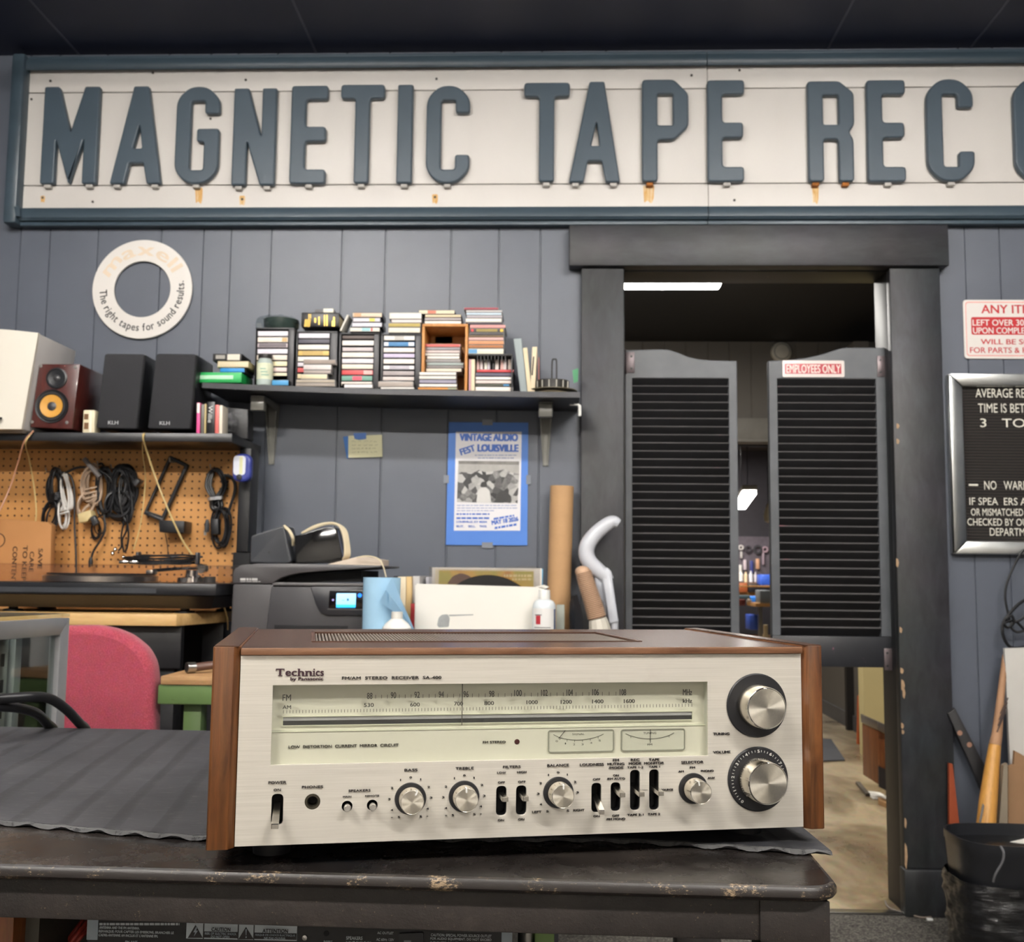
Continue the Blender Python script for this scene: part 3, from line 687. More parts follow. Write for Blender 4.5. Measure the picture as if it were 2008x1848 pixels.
# knotted black cord hanging at the right edge
mb = MB()
mb.tube(smooth(ux([(2016, 1072), (1998, 1092), (1976, 1140), (1971, 1170), (1976, 1200), (1981, 1222)], YW-0.05)), 0.0035, 6)
mb.tube(smooth([U(2030, 1168, YW-0.05), U(2000, 1183, YW-0.055), U(1978, 1206, YW-0.06), U(1968, 1222, YW-0.06), U(1966, 1242, YW-0.06), U(1974, 1262, YW-0.055), U(1990, 1272, YW-0.05), U(2030, 1266, YW-0.05)]), 0.005, 6)
mb.tube(smooth([U(1973, 1215, YW-0.07), U(1984, 1208, YW-0.075), U(1988, 1222, YW-0.07), U(1976, 1231, YW-0.065), U(1970, 1222, YW-0.07), U(1990, 1218, YW-0.06), U(2010, 1236, YW-0.055), U(2030, 1246, YW-0.05)]), 0.004, 6)
mb.tube(smooth(ux([(2024, 1195), (2004, 1214), (1982, 1226), (1996, 1240), (2028, 1228)], YW-0.065)), 0.004, 6)
solo('knotted_cable', mb, M_rubber, 'knotted black cord hanging below the letter board', 'cord')
# white board, cardboard, wooden post, planks leaning on the wall
mb = MB(); mb.px([(1970, 1272), (2090, 1268), (2090, 1640), (1982, 1640), (1981, 1500)], 3.31, 0.012)
solo('white_board', mb, mat('board_white', (208, 205, 198), 0.5, var=0.03, scale=6), 'white painted board leaning on the wall at the right edge', 'board')
mb = MB(); mb.px([(1990, 1473), (2000, 1478), (2010, 1484), (2090, 1488), (2090, 1680), (1977, 1640), (1977, 1503), (1988, 1500)], 3.24, 0.012)
solo('cardboard_sheet', mb, mat('cardboard_brown', (150, 116, 84), 0.85, var=0.06), 'brown torn cardboard sheet in front of the white board', 'cardboard')
def stick(pts_px, Ys, rs, seg=12): return MB().tube(smooth([U(x, y, Y) for (x, y), Y in zip(pts_px, Ys)], 4), [r for r in rs for _ in range(1)], seg)
bat = thing('wooden_bat', 'yellow wooden bat with a taped grip standing in the corner by the bin', 'bat', tuple(U(1935, 1690, 3.15)))
p = [U(1971, 1285, 3.33), U(1962, 1370, 3.30), U(1955, 1440, 3.27), U(1951, 1462, 3.262), U(1946, 1500, 3.25), U(1938, 1570, 3.22), U(1930, 1660, 3.19), U(1926, 1720, 3.17)]
obj('barrel', MB().tube(p[3:], [0.017, 0.02, 0.025, 0.028, 0.026], 16), mat('bat_wood', (206, 150, 74), 0.45, var=0.1, stretch=(8, 8, 1)), bat)
obj('grip', MB().tube(p[:4], [0.008, 0.011, 0.015, 0.0172], 14), mat('bat_grip', (168, 128, 96), 0.7, var=0.15), bat)
mb = MB()
for k in range(4): mb.tube([U(1955+k*2.2, 1436-k*12, 3.255), U(1972+k*1.6, 1396-k*9, 3.27)], 0.0016, 6)
obj('tape_band', mb, mat('tape_brown', (70, 52, 46), 0.6), bat)
pl = thing('black_plank', 'black painted plank with two screw holes leaning across the wall by the bat', 'plank', tuple(U(1935, 1600, 3.3)))
obj('plank', MB().px([(1859, 1400), (1873, 1389), (1934, 1507), (1960, 1560), (1951, 1585), (1924, 1548)], 3.352, 0.02, 0.002), mat('plank_black', (38, 37, 38), 0.5), pl)
for x, y in ((1882, 1438), (1901, 1461)):
    p_ = U(x, y, 3.352); obj('screw_hole', MB().lathe([(0, -0.0005), (0.008, 0), (0.006, 0.0012), (0, 0.0012)], (p_.x, p_.y-0.0002, p_.z), 'Y', 14), mat('bare_hole', (150, 112, 92), 0.6), pl)
solo('orange_lath', MB().px([(1861, 1497), (1868, 1499), (1884, 1640), (1884, 1690), (1862, 1690)], 3.335, 0.012), mat('orange_wood', (150, 70, 40), 0.5), 'narrow reddish orange slat standing behind the bin by the post', 'slat')
solo('grey_stake', MB().px([(1968, 1502), (1976, 1498), (1976, 1690), (1954, 1690)], 3.22, 0.02), mat('grey_wood', (140, 128, 110), 0.8), 'weathered grey stake between the bat and the cardboard', 'stake')
mb = MB().tube(smooth([U(1948, 1490, 3.3), U(1934, 1530, 3.28), U(1928, 1580, 3.2), U(1922, 1612, 3.12)]), 0.003, 6)
solo('grey_wire', mb, mat('wire_grey', (120, 120, 120), 0.4), 'thin grey wire running down behind the bat into the bin', 'wire')
# waste bin with a plastic liner
bc = U(1992, 1640, 2.86); bcz = U(1925, 1636, 2.86).z
tb = thing('waste_bin', 'black waste bin lined with a crinkled black plastic bag by the doorpost', 'waste bin', (bc.x, 2.86, 0))
def ring_pts(rx, ry, z, n=40, wob=0.0, seed=0):
    g = random.Random(seed); ph = [g.uniform(0, 6.28) for _ in range(4)]
    out = []
    for k in range(n):
        a_ = 2*PI*k/n; e = 3.2
        ca, sa = math.cos(a_), math.sin(a_)
        q = (abs(ca)**e+abs(sa)**e)**(-1/e)
        w_ = 1+wob*(math.sin(7*a_+ph[0])+0.7*math.sin(13*a_+ph[1])+0.5*math.sin(23*a_+ph[2]))
        out.append(Vector((bc.x+rx*q*ca*w_, 2.86+ry*q*sa*w_, z)))
    return out
RX, RY = 0.165, 0.13
body = [ring_pts(RX*k, RY*k, z) for k, z in ((0.80, 0.0), (0.82, 0.02), (0.985, bcz-0.025), (1.0, bcz-0.02), (1.0, bcz), (0.97, bcz), (0.95, bcz-0.03), (0.78, 0.02))]
obj('bin_body', MB().loft(body), M_satin, tb)
from mathutils import noise as MN
bag = []
for i in range(46):
    f = i/45; z = bcz-0.10-0.36*f; k = 1.0+0.03*min(1, f*8)-0.13*f
    r_ = ring_pts(RX*k, RY*k, z, 120)
    bag.append([Vector((bc.x+(p.x-bc.x)*(1+q), 2.86+(p.y-2.86)*(1+q), p.z)) for p in r_ for q in [0.05*MN.noise(Vector((p.x*16, p.y*16, z*70)))+0.03*MN.noise(Vector((p.x*40, p.y*40, z*120)))*(1 if 0 < i < 45 else .3)]])
w = NT('bin_liner'); mp = w.coords((2, 2, 14)); nz = w.noise(mp, 9, 5, 0.7, 1.2); r = w.ramp(nz, 'Fac', [(0.3, (14, 14, 15)), (0.8, (34, 34, 36))]); w.l(r, 'Color', w.b, 'Base Color'); w.set(Roughness=0.14); w.bump(nz, 'Fac', 0.4, 0.006)
obj('liner', MB().loft(bag, cap=False), w.m, tb, smooth=3.0)
bag2 = [ring_pts(RX*0.94, RY*0.94, bcz-0.03, 40), ring_pts(RX*0.7, RY*0.7, bcz-0.12, 40, .03, 4), ring_pts(RX*0.3, RY*0.3, bcz-0.16, 40, .05, 5)]
obj('liner_inside', MB().loft(bag2), w.m, tb)
obj('hanging_strap', MB().tube(smooth([U(1962, 1660, 2.70), U(1968, 1672, 2.69), U(1966, 1690, 2.692), U(1952, 1715, 2.70), U(1948, 1730, 2.71)]), 0.003, 6), mat('strap_grey', (96, 96, 98), 0.4), tb)
solo('paper_scrap', MB().px([(1981, 1652), (2012, 1645), (2040, 1646), (2040, 1656), (2004, 1655)], 2.80, 0.003), M_paper, 'white paper scrap sticking out of the black bin', 'paper')
solo('floor_wire', MB().tube(smooth([V(1876, 1752, 0.1), V(1856, 1775, 0.03), V(1834, 1795, 0.004), V(1810, 1800, 0.004), V(1780, 1793, 0.004), V(1745, 1782, 0.004), V(1736, 1768, 0.004)]), 0.003, 6), mat('wire_tan', (128, 116, 104), 0.5), 'thin grey wire trailing on the carpet at the foot of the post', 'wire')
for k, (x, y) in enumerate(((1823, 1806), (1826, 1795), (1812, 1798))):
    p_ = V(x, y, 0.0); solo('plaster_crumb', MB().box(p_.x-0.009, p_.x+0.009, p_.y-0.006, p_.y+0.006, 0.0, 0.007, 0.002), M_white, ('largest white plaster crumb on the carpet in front of the post', 'small white crumb against the base of the post', 'left white crumb on the wire by the post')[k], 'crumb', 'crumbs on the carpet by the post')

# ------------------------------------------------------------------ things in the back rooms
p_ = U(1533, 690, BY1-0.03)
sd = thing('smoke_detector', 'round white smoke detector on the wall above the far doorway', 'smoke detector', (p_.x, BY1, p_.z-0.08))
obj('body', MB().lathe([(0, -0.045), (0.05, -0.043), (0.07, -0.03), (0.076, -0.01), (0.076, 0), (0, 0)], (p_.x, BY1-0.0, p_.z), 'Y', 32, Matrix.Rotation(-PI/2, 4, 'X')), mat('detector_white', (206, 202, 190), 0.5), sd)
obj('vent_ring', MB().lathe([(0.055, -0.043), (0.06, -0.041), (0.06, -0.037), (0.055, -0.037)], (p_.x, BY1, p_.z), 'Y', 32, Matrix.Rotation(-PI/2, 4, 'X')), mat('detector_grey', (150, 148, 140), 0.5), sd)
YY = 6.3
a_, b_ = U(1696, 1480, YY), U(1758, 1490, YY)
struct('trim_13', MB().box(a_.x, b_.x+0.6, YY, YY+0.1, 0, 2.1), mat('yellow_partition', (206, 190, 138), 0.6, var=0.04, scale=4))
A2 = V(1692, 1443, 0)
solo('black_board', MB().bx(1657, 1180, 1690, 1444, 7.35, 0.05), mat('black_panel_paint', (30, 27, 26), 0.6), 'tall black panel leaning by the far corridor wall', 'panel')
solo('orange_post', MB().px([(1684, 1365), (1690, 1365), (1692, 1468), (1682, 1468)], 6.75, 0.03), mat('orange_plastic', (190, 92, 44), 0.5), 'slim orange post between the black panel and the yellow partition', 'post')
sp = thing('floor_speaker', 'wooden cabinet with a silver top leaning by the right post in the back room', 'cabinet', tuple(V(1740, 1545, 0)))
obj('cabinet', MB().px([(1722, 1433), (1760, 1452), (1760, 1556), (1724, 1540)], 4.93, 0.25, 0.004), wood('cabinet_wood', (96, 52, 26), (150, 92, 48), 0.4, (10, 10, 1)), sp)
obj('top_panel', MB().px([(1720, 1414), (1760, 1432), (1760, 1451), (1721, 1432)], 4.92, 0.26, 0.004), mat('cabinet_silver', (120, 112, 106), 0.3, 0.4), sp)
obj('base_panel', MB().px([(1723, 1503), (1760, 1520), (1760, 1562), (1724, 1544)], 4.925, 0.01), mat('cabinet_base', (44, 40, 44), 0.5), sp)
solo('floor_mat', MB().prism([V(1600, 1450, 0.001), V(1630, 1452, 0.001), V(1657, 1493, 0.001), V(1560, 1497, 0.001)], (0, 0, 0.008)), mat('mat_grey', (70, 70, 74), 0.9), 'dark grey mat on the concrete floor behind the receiver', 'mat')
solo('paper_sheet', MB().prism([V(1696, 1552, 0.001), V(1726, 1556, 0.001), V(1748, 1570, 0.001), V(1712, 1568, 0.001)], (0, 0, 0.003)), M_paper, 'white sheet of paper lying on the concrete floor', 'paper')
solo('dark_strip', MB().prism([V(1678, 1538, 0.001), V(1686, 1538, 0.001), V(1706, 1562, 0.001), V(1698, 1562, 0.001)], (0, 0, 0.012)), mat('strip_dark', (84, 76, 66), 0.6), 'dark strip lying on the concrete floor beside the paper', 'strip')
solo('wood_offcut', MB().prism([V(1722, 1572, 0.001), V(1748, 1580, 0.001), V(1750, 1590, 0.001), V(1722, 1578, 0.001)], (0, 0, 0.02)), mat('offcut', (176, 136, 92), 0.6), 'tan wooden offcut lying on the concrete floor in front of the paper', 'offcut')
# workshop bench and clutter in the gap
WYB = 12.6
wb = thing('tool_bench', 'wooden workshop bench far behind the saloon doors', 'bench', tuple(U(1480, 1240, WYB)))
zt_ = U(1480, 1163, WYB).z; bx0, bx1 = U(1400, 1163, WYB).x, U(1640, 1163, WYB).x
obj('bench_top', MB().box(bx0, bx1, WYB, WYB+0.7, zt_-0.05, zt_), mat('bench_tan', (170, 124, 70), 0.5), wb)
for x in (bx0+0.05, (bx0+bx1)/2+0.07, bx1-0.05): obj('leg', MB().box(x-0.04, x+0.04, WYB+0.03, WYB+0.1, 0, zt_-0.05), mat('bench_leg_wood', (96, 68, 44), 0.6), wb)
rz_ = U(1465, 1142.3, 12.9).z
obj('riser_shelf', MB().box(bx0, bx1, 12.85, 13.2, rz_-0.02, rz_), mat('bench_shelf_wood', (110, 78, 50), 0.6), wb)
for x in (bx0+0.02, bx1-0.06): obj('riser_side', MB().box(x, x+0.04, 12.87, 13.18, zt_, rz_-0.0205), _mc['bench_shelf_wood'], wb)
obj('lower_shelf', MB().box(bx0, bx1, WYB+0.05, WYB+0.65, 0.3, 0.33), mat('bench_shelf_wood', (110, 78, 50), 0.6), wb)
tp = thing('tool_board', 'dark tool board hung with small tools above the far bench', 'tool board', tuple(U(1480, 1140, EY)))
obj('board', MB().bx(1400, 1052, 1526, 1150, EY-0.04, 0.035), mat('tool_board_grey', (92, 84, 92), 0.7, var=0.2), tp)
for x, y, r_, cl in ((1486, 1078, 9, (60, 58, 62)), (1467, 1077, 7, (64, 60, 66)), (1500, 1078, 6, (176, 150, 160)), (1453, 1074, 5, (214, 208, 204))):
    p_ = U(x, y, EY-0.06); obj('hung_tool', MB().lathe([(r_*0.0035, -0.01), (r_*0.0065, -0.01), (r_*0.0065, 0.01), (r_*0.0035, 0.01), (r_*0.0035, -0.01)], p_, 'Y', 18), mat('tool_%d' % x, cl, 0.4), tp)
for x, y0_, y1_, wd_, cl in ((1454, 1082, 1095, 4, (200, 196, 192)), (1461, 1098, 1118, 6, (206, 190, 196)), (1486, 1096, 1116, 7, (214, 164, 132)), (1474, 1100, 1124, 6, (66, 74, 140)), (1497, 1084, 1108, 4, (170, 150, 160)), (1452, 1108, 1130, 6, (226, 222, 216))):
    obj('hung_tool', MB().bx(x-wd_/2, y0_, x+wd_/2, y1_, EY-0.07, 0.03, 0.004), mat('tool_%d_%d' % (x, y0_), cl, 0.4), tp)
k = 0
for nm, x0_, y0_, x1_, y1_, Y_, cl, lb, ct in (('spray_can', 1449, 1120, 1457, 1140, 12.9, (226, 222, 214), 'white can at the left of the far bench shelf', 'can'), ('plastic_jar', 1459, 1122, 1466, 1142, 12.9, (222, 196, 160), 'cream jar on the far bench shelf', 'jar'), ('bottle', 1469, 1120, 1476, 1142, 12.9, (206, 206, 212), 'pale bottle beside the cream jar far back', 'bottle'), ('bottle', 1479, 1122, 1484, 1142, 12.9, (196, 190, 196), 'thin grey bottle far back in the gap', 'bottle'),
        ('blue_bin', 1492, 1127, 1512, 1148, 12.5, (56, 96, 200), 'blue plastic bin at the top right of the gap', 'bin'), ('wooden_box', 1448, 1144, 1466, 1162, 12.55, (150, 76, 36), 'reddish brown wooden box on the far bench', 'box'), ('black_case', 1467, 1145, 1488, 1162, 12.55, (28, 26, 30), 'black case beside the wooden box on the far bench', 'case'),
        ('grey_case', 1490, 1158, 1512, 1189.5, 11.22, (98, 102, 104), 'grey equipment case right in the gap', 'case'), ('blue_tray', 1472, 1170, 1488, 1184, 11.9, (48, 120, 208), 'bright blue tray in the middle of the gap', 'tray'), ('teal_box', 1450, 1168, 1471, 1176, 11.9, (42, 60, 66), 'dark teal box left of the blue tray', 'box'),
        ('white_roll', 1464, 1174, 1474, 1184, 11.8, (214, 200, 180), 'white roll in front of the blue tray', 'roll'), ('blue_crate', 1470, 1206, 1488, 1236, 11.4, (54, 84, 176), 'tall blue crate on the workshop floor', 'crate'), ('red_box', 1449, 1176, 1462, 1188, 11.8, (110, 50, 40), 'dull red box at the left of the gap', 'box'), ('floor_drum', 1494, 1226, 1510, 1323, 10.9, (190, 168, 128), 'cream drum on the floor at the right of the gap', 'drum')):
    if nm in ('plastic_jar', 'bottle', 'spray_can', 'white_roll', 'floor_drum'):
        a_, b_ = U(x0_, y1_, Y_), U(x1_, y0_, Y_); r_ = (b_.x-a_.x)/2; h_ = b_.z-a_.z
        mb = MB().lathe([(0, 0), (r_, 0), (r_, h_*.7), (r_*.5, h_*.82), (r_*.5, h_), (0, h_)], ((a_.x+b_.x)/2, Y_, a_.z), 'Z', 14)
    else:
        mb = MB().bx(x0_, y0_, x1_, y1_, Y_, 0.25, 0.008)
    solo(nm, mb, mat('clutter_%d' % k, cl, 0.45), lb, ct, 'workshop clutter in the gap'); k += 1
st = thing('utility_stand', 'tan topped metal stand at the right of the gap', 'stand', tuple(V(1500, 1240, 0)))
p0, p1 = U(1482, 1190, 11.2), U(1516, 1190, 11.2)
obj('top', MB().box(p0.x, p1.x+0.3, 11.2, 11.7, p0.z, p0.z+0.035), _mc['bench_tan'], st)
obj('middle_shelf', MB().box(p0.x-0.08, p1.x+0.3, 11.52, 11.8, U(1480, 1152, 11.5).z, U(1480, 1149, 11.5).z), _mc['bench_tan'], st)
for x in (p0.x+0.05, p1.x+0.2): obj('leg', MB().box(x-0.02, x+0.02, 11.22, 11.26, 0, p0.z), M_steel, st)
pb = U(1507, 1010, 9.5)
br = thing('hanging_bulb', 'pale hanging bulb on a cord at the right of the gap', 'lamp', (pb.x, pb.y, pb.z-0.08))
obj('bulb', MB().lathe([(0, -0.07), (0.03, -0.06), (0.042, -0.02), (0.036, 0.03), (0.02, 0.08), (0.012, 0.1), (0, 0.1)], pb, 'Z', 16), mat('bulb_cream', (226, 214, 186), 0.35), br)
obj('cord', MB().tube([pb+Vector((0, 0, 0.1)), Vector((pb.x, pb.y, 2.6))], 0.006, 6), M_black, br)

# ------------------------------------------------------------------ workbench with pegboard hutch (left)
BZ = U(300, 1204, 2.75).z                                  # bench top
M_bench = wood('bench_birch', (198, 156, 98), (222, 186, 128), 0.45, (2, 14, 14), 4)
bench = thing('workbench', 'pale wooden workbench with black legs carrying the turntable', 'workbench', (U(200, 1210, 2.9).x, 3.0, 0))
c0 = V(445, 1200, BZ); c1 = V(331, 1207, BZ)
xbl = -2.55
top = [Vector((xbl, 2.72, BZ)), Vector((c1.x, 2.72, BZ)), Vector((U(446, 1200, 2.98).x, 2.98, BZ)), Vector((U(446, 1200, 2.98).x, YW-0.005, BZ)), Vector((xbl, YW-0.005, BZ))]
obj('bench_top', MB().prism([p+Vector((0, 0, -0.03)) for p in top], (0, 0, 0.03), 0.003), M_bench, bench)
for x in (xbl+0.05, c1.x-0.05, U(436, 1300, 2.98).x-0.03):
    yy = 2.98 if x > c1.x else 2.78
    obj('leg', MB().box(x-0.03, x+0.03, yy, yy+0.06, 0, BZ-0.031, 0.003), M_black, bench)
obj('apron', MB().box(xbl+0.05, c1.x, 2.76, 2.785, BZ-0.14, BZ-0.031, 0.002), M_black, bench)
obj('back_panel', MB().box(xbl, U(446, 1200, 3.3).x, 3.3, 3.32, 0.05, BZ-0.031), M_matte, bench)
obj('side_panel', MB().box(U(440, 1300, 3.0).x-0.02, U(440, 1300, 3.0).x, 3.0, 3.3, 0.05, BZ-0.031), mat('bench_side_dark', (36, 37, 42), 0.4), bench)

PGY = 3.27
HF = 3.06                                                  # front edge of the hutch shelf
hz = U(250, 849, HF).z
hutch = thing('pegboard_hutch', 'black hutch shelf with a tan pegboard back above the workbench', 'hutch', (U(230, 1200, 3.2).x, 3.2, BZ))
hx1 = U(466, 860, HF).x
obj('shelf_board', MB().box(xbl, U(455, 860, HF).x, HF, PGY+0.1, U(250, 866, HF).z, hz, 0.002), M_satin, hutch)
wp = NT('pegboard'); tc = wp.n('ShaderNodeTexCoord'); sx_ = wp.n('ShaderNodeSeparateXYZ'); wp.l(tc, 'Object', sx_, 'Vector')
SP = 0.0222
ds = []
for ax in ('X', 'Z'):
    m1 = wp.n('ShaderNodeMath', operation='DIVIDE'); m1.inputs[1].default_value = SP; wp.l(sx_, ax, m1, 0)
    m2 = wp.n('ShaderNodeMath', operation='FRACT'); wp.l(m1, 0, m2, 0)
    m3 = wp.n('ShaderNodeMath', operation='SUBTRACT'); m3.inputs[1].default_value = 0.5; wp.l(m2, 0, m3, 0)
    m4 = wp.n('ShaderNodeMath', operation='MULTIPLY'); wp.l(m3, 0, m4, 0); wp.l(m3, 0, m4, 1); ds.append(m4)
ad = wp.n('ShaderNodeMath', operation='ADD'); wp.l(ds[0], 0, ad, 0); wp.l(ds[1], 0, ad, 1)
rp = wp.ramp(ad, 0, [(0.016, (0, 0, 0, 1)), (0.026, (1, 1, 1, 1))])
nz = wp.noise(wp.coords(), 3, 3); bc_ = wp.ramp(nz, 'Fac', [(0.3, (184, 130, 70)), (0.7, (206, 150, 88))])
mx = wp.mix(rp, 'Color', lin((74, 44, 18)), None, bc_, 'Color'); wp.l(mx, 2, wp.b, 'Base Color'); wp.set(Roughness=0.6); wp.bump(rp, 'Color', 0.5, 0.003)
obj('pegboard', MB().box(xbl, U(466, 1000, PGY).x, PGY, PGY+0.006, BZ+0.001, U(250, 868, PGY).z+0.02), wp.m, hutch)
obj('side_post', MB().box(U(466, 1000, 3.2).x, U(489, 1000, 3.2).x, 3.2, PGY+0.02, U(480, 1083, 3.2).z, U(250, 866, HF).z-0.001, 0.003), M_black, hutch)
hd = obj('post_foot', MB().box(U(455, 1100, 3.2).x, U(489, 1100, 3.2).x, 3.205, PGY+0.02, BZ+0.001, U(480, 1083, 3.2).z-0.001, 0.003), M_matte, hutch)
t = thing('blue_holder', 'blue rounded plastic holder with a white window on the hutch post', 'holder', tuple(U(472, 946, 3.15)))
a_, b_ = U(454, 945, 3.128), U(493, 890, 3.128)
obj('body', P(MB(), [rrect(a_.x, a_.z, b_.x, b_.z, 0.026, 8)], 0.03, 3.128, 0.008), mat('holder_blue', (52, 62, 138), 0.35), t)
a_, b_ = U(457, 932, 3.1275), U(482, 894, 3.1275)
obj('window', P(MB(), [rrect(a_.x, a_.z, b_.x, b_.z, 0.012, 6)], 0.001, 3.1272), mat('holder_window', (214, 216, 226), 0.3), t)
obj('stripe', MB().bx(470, 896, 475, 930, 3.1266, 0.0005), mat('holder_stripe', (208, 206, 160), 0.4), t)
p_ = U(469, 936, 3.127); obj('button', MB().lathe([(0, -0.004), (0.008, -0.003), (0.009, 0), (0, 0)], p_, 'Y', 14, Matrix.Rotation(-PI/2, 4, 'X')), M_black, t)

# speakers on the hutch
YB = Matrix.Rotation(-PI/2, 4, 'X')      # lathe axis pointing out of a front face: +h -> -y ... h is measured along +y
def dish(mb, c, prof, seg=36): return mb.lathe([(r, h) for r, h in prof], c, 'Y', seg, Matrix.Rotation(-PI/2, 4, 'X') @ Matrix.Diagonal((1, -1, 1, 1)))
sp = thing('white_speaker', 'large white speaker with a curved front at the left end of the hutch', 'speaker', tuple(U(0, 846, 3.1)))
F = 3.02
fr = [U(x, y, F) for x, y in ((-118, 652), (75, 653), (42, 842), (-150, 838))]
mb = MB(); n = 12; rings = []
for k in range(n+1):
    s = k/n; b = -0.025*math.sin(PI*s)
    tpt = fr[0].lerp(fr[1], s)+Vector((0, b, 0.006*math.sin(PI*s))); bpt = fr[3].lerp(fr[2], s)+Vector((0, b, -0.004*math.sin(PI*s)))
    rings.append([tpt, bpt, bpt+Vector((0.0, 0.012-b, 0)), tpt+Vector((0, 0.012-b, 0))])
obj('front_grille', mb.loft(rings), mat('speaker_white', (216, 210, 196), 0.55, var=0.02, scale=3), sp)
k1 = 1.02
obj('cabinet', MB().prism([p+Vector((0, 0.013, 0)) for p in fr], (0, 0.24, 0), 0.004), mat('speaker_grey', (190, 186, 182), 0.5, var=0.03), sp)
obj('base', MB().px([(-152, 841), (46, 844), (44, 849), (-152, 849)], F+0.02, 0.2), mat('speaker_base', (150, 140, 128), 0.5), sp)
obj('badge', MB().px([(-30, 816), (2, 818), (2, 823), (-30, 821)], F-0.03, 0.006), M_ink, sp)

sp = thing('bookshelf_speaker', 'reddish brown bookshelf speaker with a yellow cone', 'speaker', tuple(U(100, 846, 3.12)))
F = 3.055
fr = [(77, 714), (157, 714), (141, 842), (59, 838)]
obj('cabinet', MB().prism([U(x, y, F) for x, y in fr], (0, 0.17, 0), 0.003), wood('mahogany', (58, 24, 22), (88, 38, 32), 0.3, (10, 10, 1.5), 5, coat=0.4), sp)
c = U(112, 742, F); r_ = 21.5*F/FPX
tw = obj('tweeter', dish(MB(), c, [(0, -0.0006), (r_*.3, -0.0008), (r_*.8, -0.004), (r_*.86, -0.006), (r_, -0.005), (r_, 0.002), (0, 0.002)]), M_satin, sp)
obj('tweeter_dome', dish(MB(), c, [(0, -0.006), (r_*.2, -0.005), (r_*.32, -0.0015), (r_*.32, 0.001), (0, 0.001)]), mat('dome_grey', (64, 64, 66), 0.2), tw)
c = U(102, 797, F); r_ = 34*F/FPX
wf = obj('woofer_surround', dish(MB(), c, [(r_*.66, -0.001), (r_*.72, -0.006), (r_*.85, -0.006), (r_*.9, -0.002), (r_, -0.004), (r_, 0.002), (r_*.66, 0.002), (r_*.66, -0.001)]), M_rubber, sp)
obj('woofer_cone', dish(MB(), c, [(0, -0.0008), (r_*.28, -0.001), (r_*.5, -0.0028), (r_*.68, -0.0052), (r_*.68, 0.001), (0, 0.001)]), mat('cone_yellow', (206, 150, 62), 0.5, var=0.05), wf)
obj('dust_cap', dish(MB(), c, [(0, -0.0055), (r_*.15, -0.0045), (r_*.27, -0.0018), (r_*.27, 0), (0, 0)]), mat('cap_grey', (58, 58, 62), 0.4), wf)
for x, y in ((80, 718), (148, 720), (63, 828), (131, 829)):
    obj('grille_peg', dish(MB(), U(x, y, F), [(0, -0.002), (0.005, -0.0015), (0.005, 0.001), (0, 0.001)], 10), M_steel, sp)

sp = thing('wall_plate_box', 'small cream box with two square sockets beside the brown speaker', 'box', tuple(U(172, 850, 3.08)))
obj('body', MB().px([(163, 804), (186, 804), (185, 850), (161, 850)], 3.075, 0.045, 0.004), M_cream, sp)
for y0_, y1_ in ((812, 823), (829, 842)): obj('socket', MB().bx(165, y0_, 173, y1_, 3.0742, 0.002), mat('socket_brown', (112, 78, 46), 0.6), sp)
obj('side_strip', MB().px([(176, 806), (180, 806), (179, 848), (175, 848)], 3.0743, 0.001), mat('socket_white', (236, 230, 214), 0.4), sp)

def klh(pts, F, label):
    sp = thing('black_speaker', label, 'speaker', tuple(U((pts[2][0]+pts[3][0])/2, 849, F+0.02)), 0, 'pair of black grille speakers')
    obj('cabinet', MB().prism([U(x+3, y+1, F+0.025) for x, y in pts], (-0.001, 0.16, 0), 0.006), M_satin, sp)
    wg = NT('grille_cloth') if 'grille_cloth' not in _mc else None
    if wg:
        n = wg.noise(wg.coords(), 500, 2); r = wg.ramp(n, 'Fac', [(0.3, (34, 34, 37)), (0.7, (48, 48, 51))]); wg.l(r, 'Color', wg.b, 'Base Color'); wg.set(Roughness=0.9); wg.bump(n, 'Fac', 0.3, 0.001); _mc['grille_cloth'] = wg.m
    g = obj('grille', MB().prism([U(x, y, F) for x, y in pts], (0, 0.022, 0), 0.008), _mc['grille_cloth'], sp)
    x, y = pts[3][0]+35, pts[3][1]-12
    obj('badge', ptext(MB(), 'KLH', x-10, x+10, y+1, 7, F-0.0005, bold=0.02), mat('badge_silver', (190, 190, 192), 0.3, 0.3), g)
klh([(204, 693), (283, 694), (267, 842), (187, 840)], 3.07, 'black speaker with a cloth grille next to the brown speaker')
klh([(305, 693), (384, 694), (373, 842), (288, 841)], 3.07, 'black speaker with a cloth grille next to the row of discs')

# row of discs on the hutch
rowc = [((228, 90, 150), 'white and pink', 385, 392), ((96, 92, 86), 'grey', 393, 400), ((190, 170, 120), 'tan', 400, 404), ((30, 30, 32), 'black', 405, 421), ((212, 110, 104), 'salmon red', 421, 429), ((226, 214, 196), 'cream', 429, 436)]
for i, (cl, nm, a_, b_) in enumerate(rowc):
    t = thing('disc_case', '%s disc case, %s in the short upright row on the hutch' % (nm, ('first', 'second', 'third', 'fourth', 'fifth', 'last')[i]), 'disc case', tuple(U((a_+b_)/2, 851, 3.08)), 0, 'discs on the hutch shelf')
    top = 790+((0, 3, 2, -2, 4, 5)[i])
    obj('case', MB().px([(a_+1, top), (b_+0.4, top), (b_-0.6, 852), (a_, 852)], 3.075, 0.055, 0.001), mat('disc_%d' % i, cl, 0.35), t)
    if i == 0: obj('upper_label', MB().px([(a_+1.5, top+1), (b_-.2, top+1), (b_-.6, top+20), (a_+1, top+20)], 3.0742, 0.0006), M_paper, t)
    if i == 3: obj('spine_text', text(MB(), 'Willie', 0, 0.05, 0, 0.012, 3.0742, M=Matrix.Translation(U(413, 820, 0.0001)*0+Vector((U(413, 792, 3.0742).x, 0, U(413, 796, 3.0742).z))) @ Matrix.Rotation(PI/2, 4, 'Y')), M_white, t)
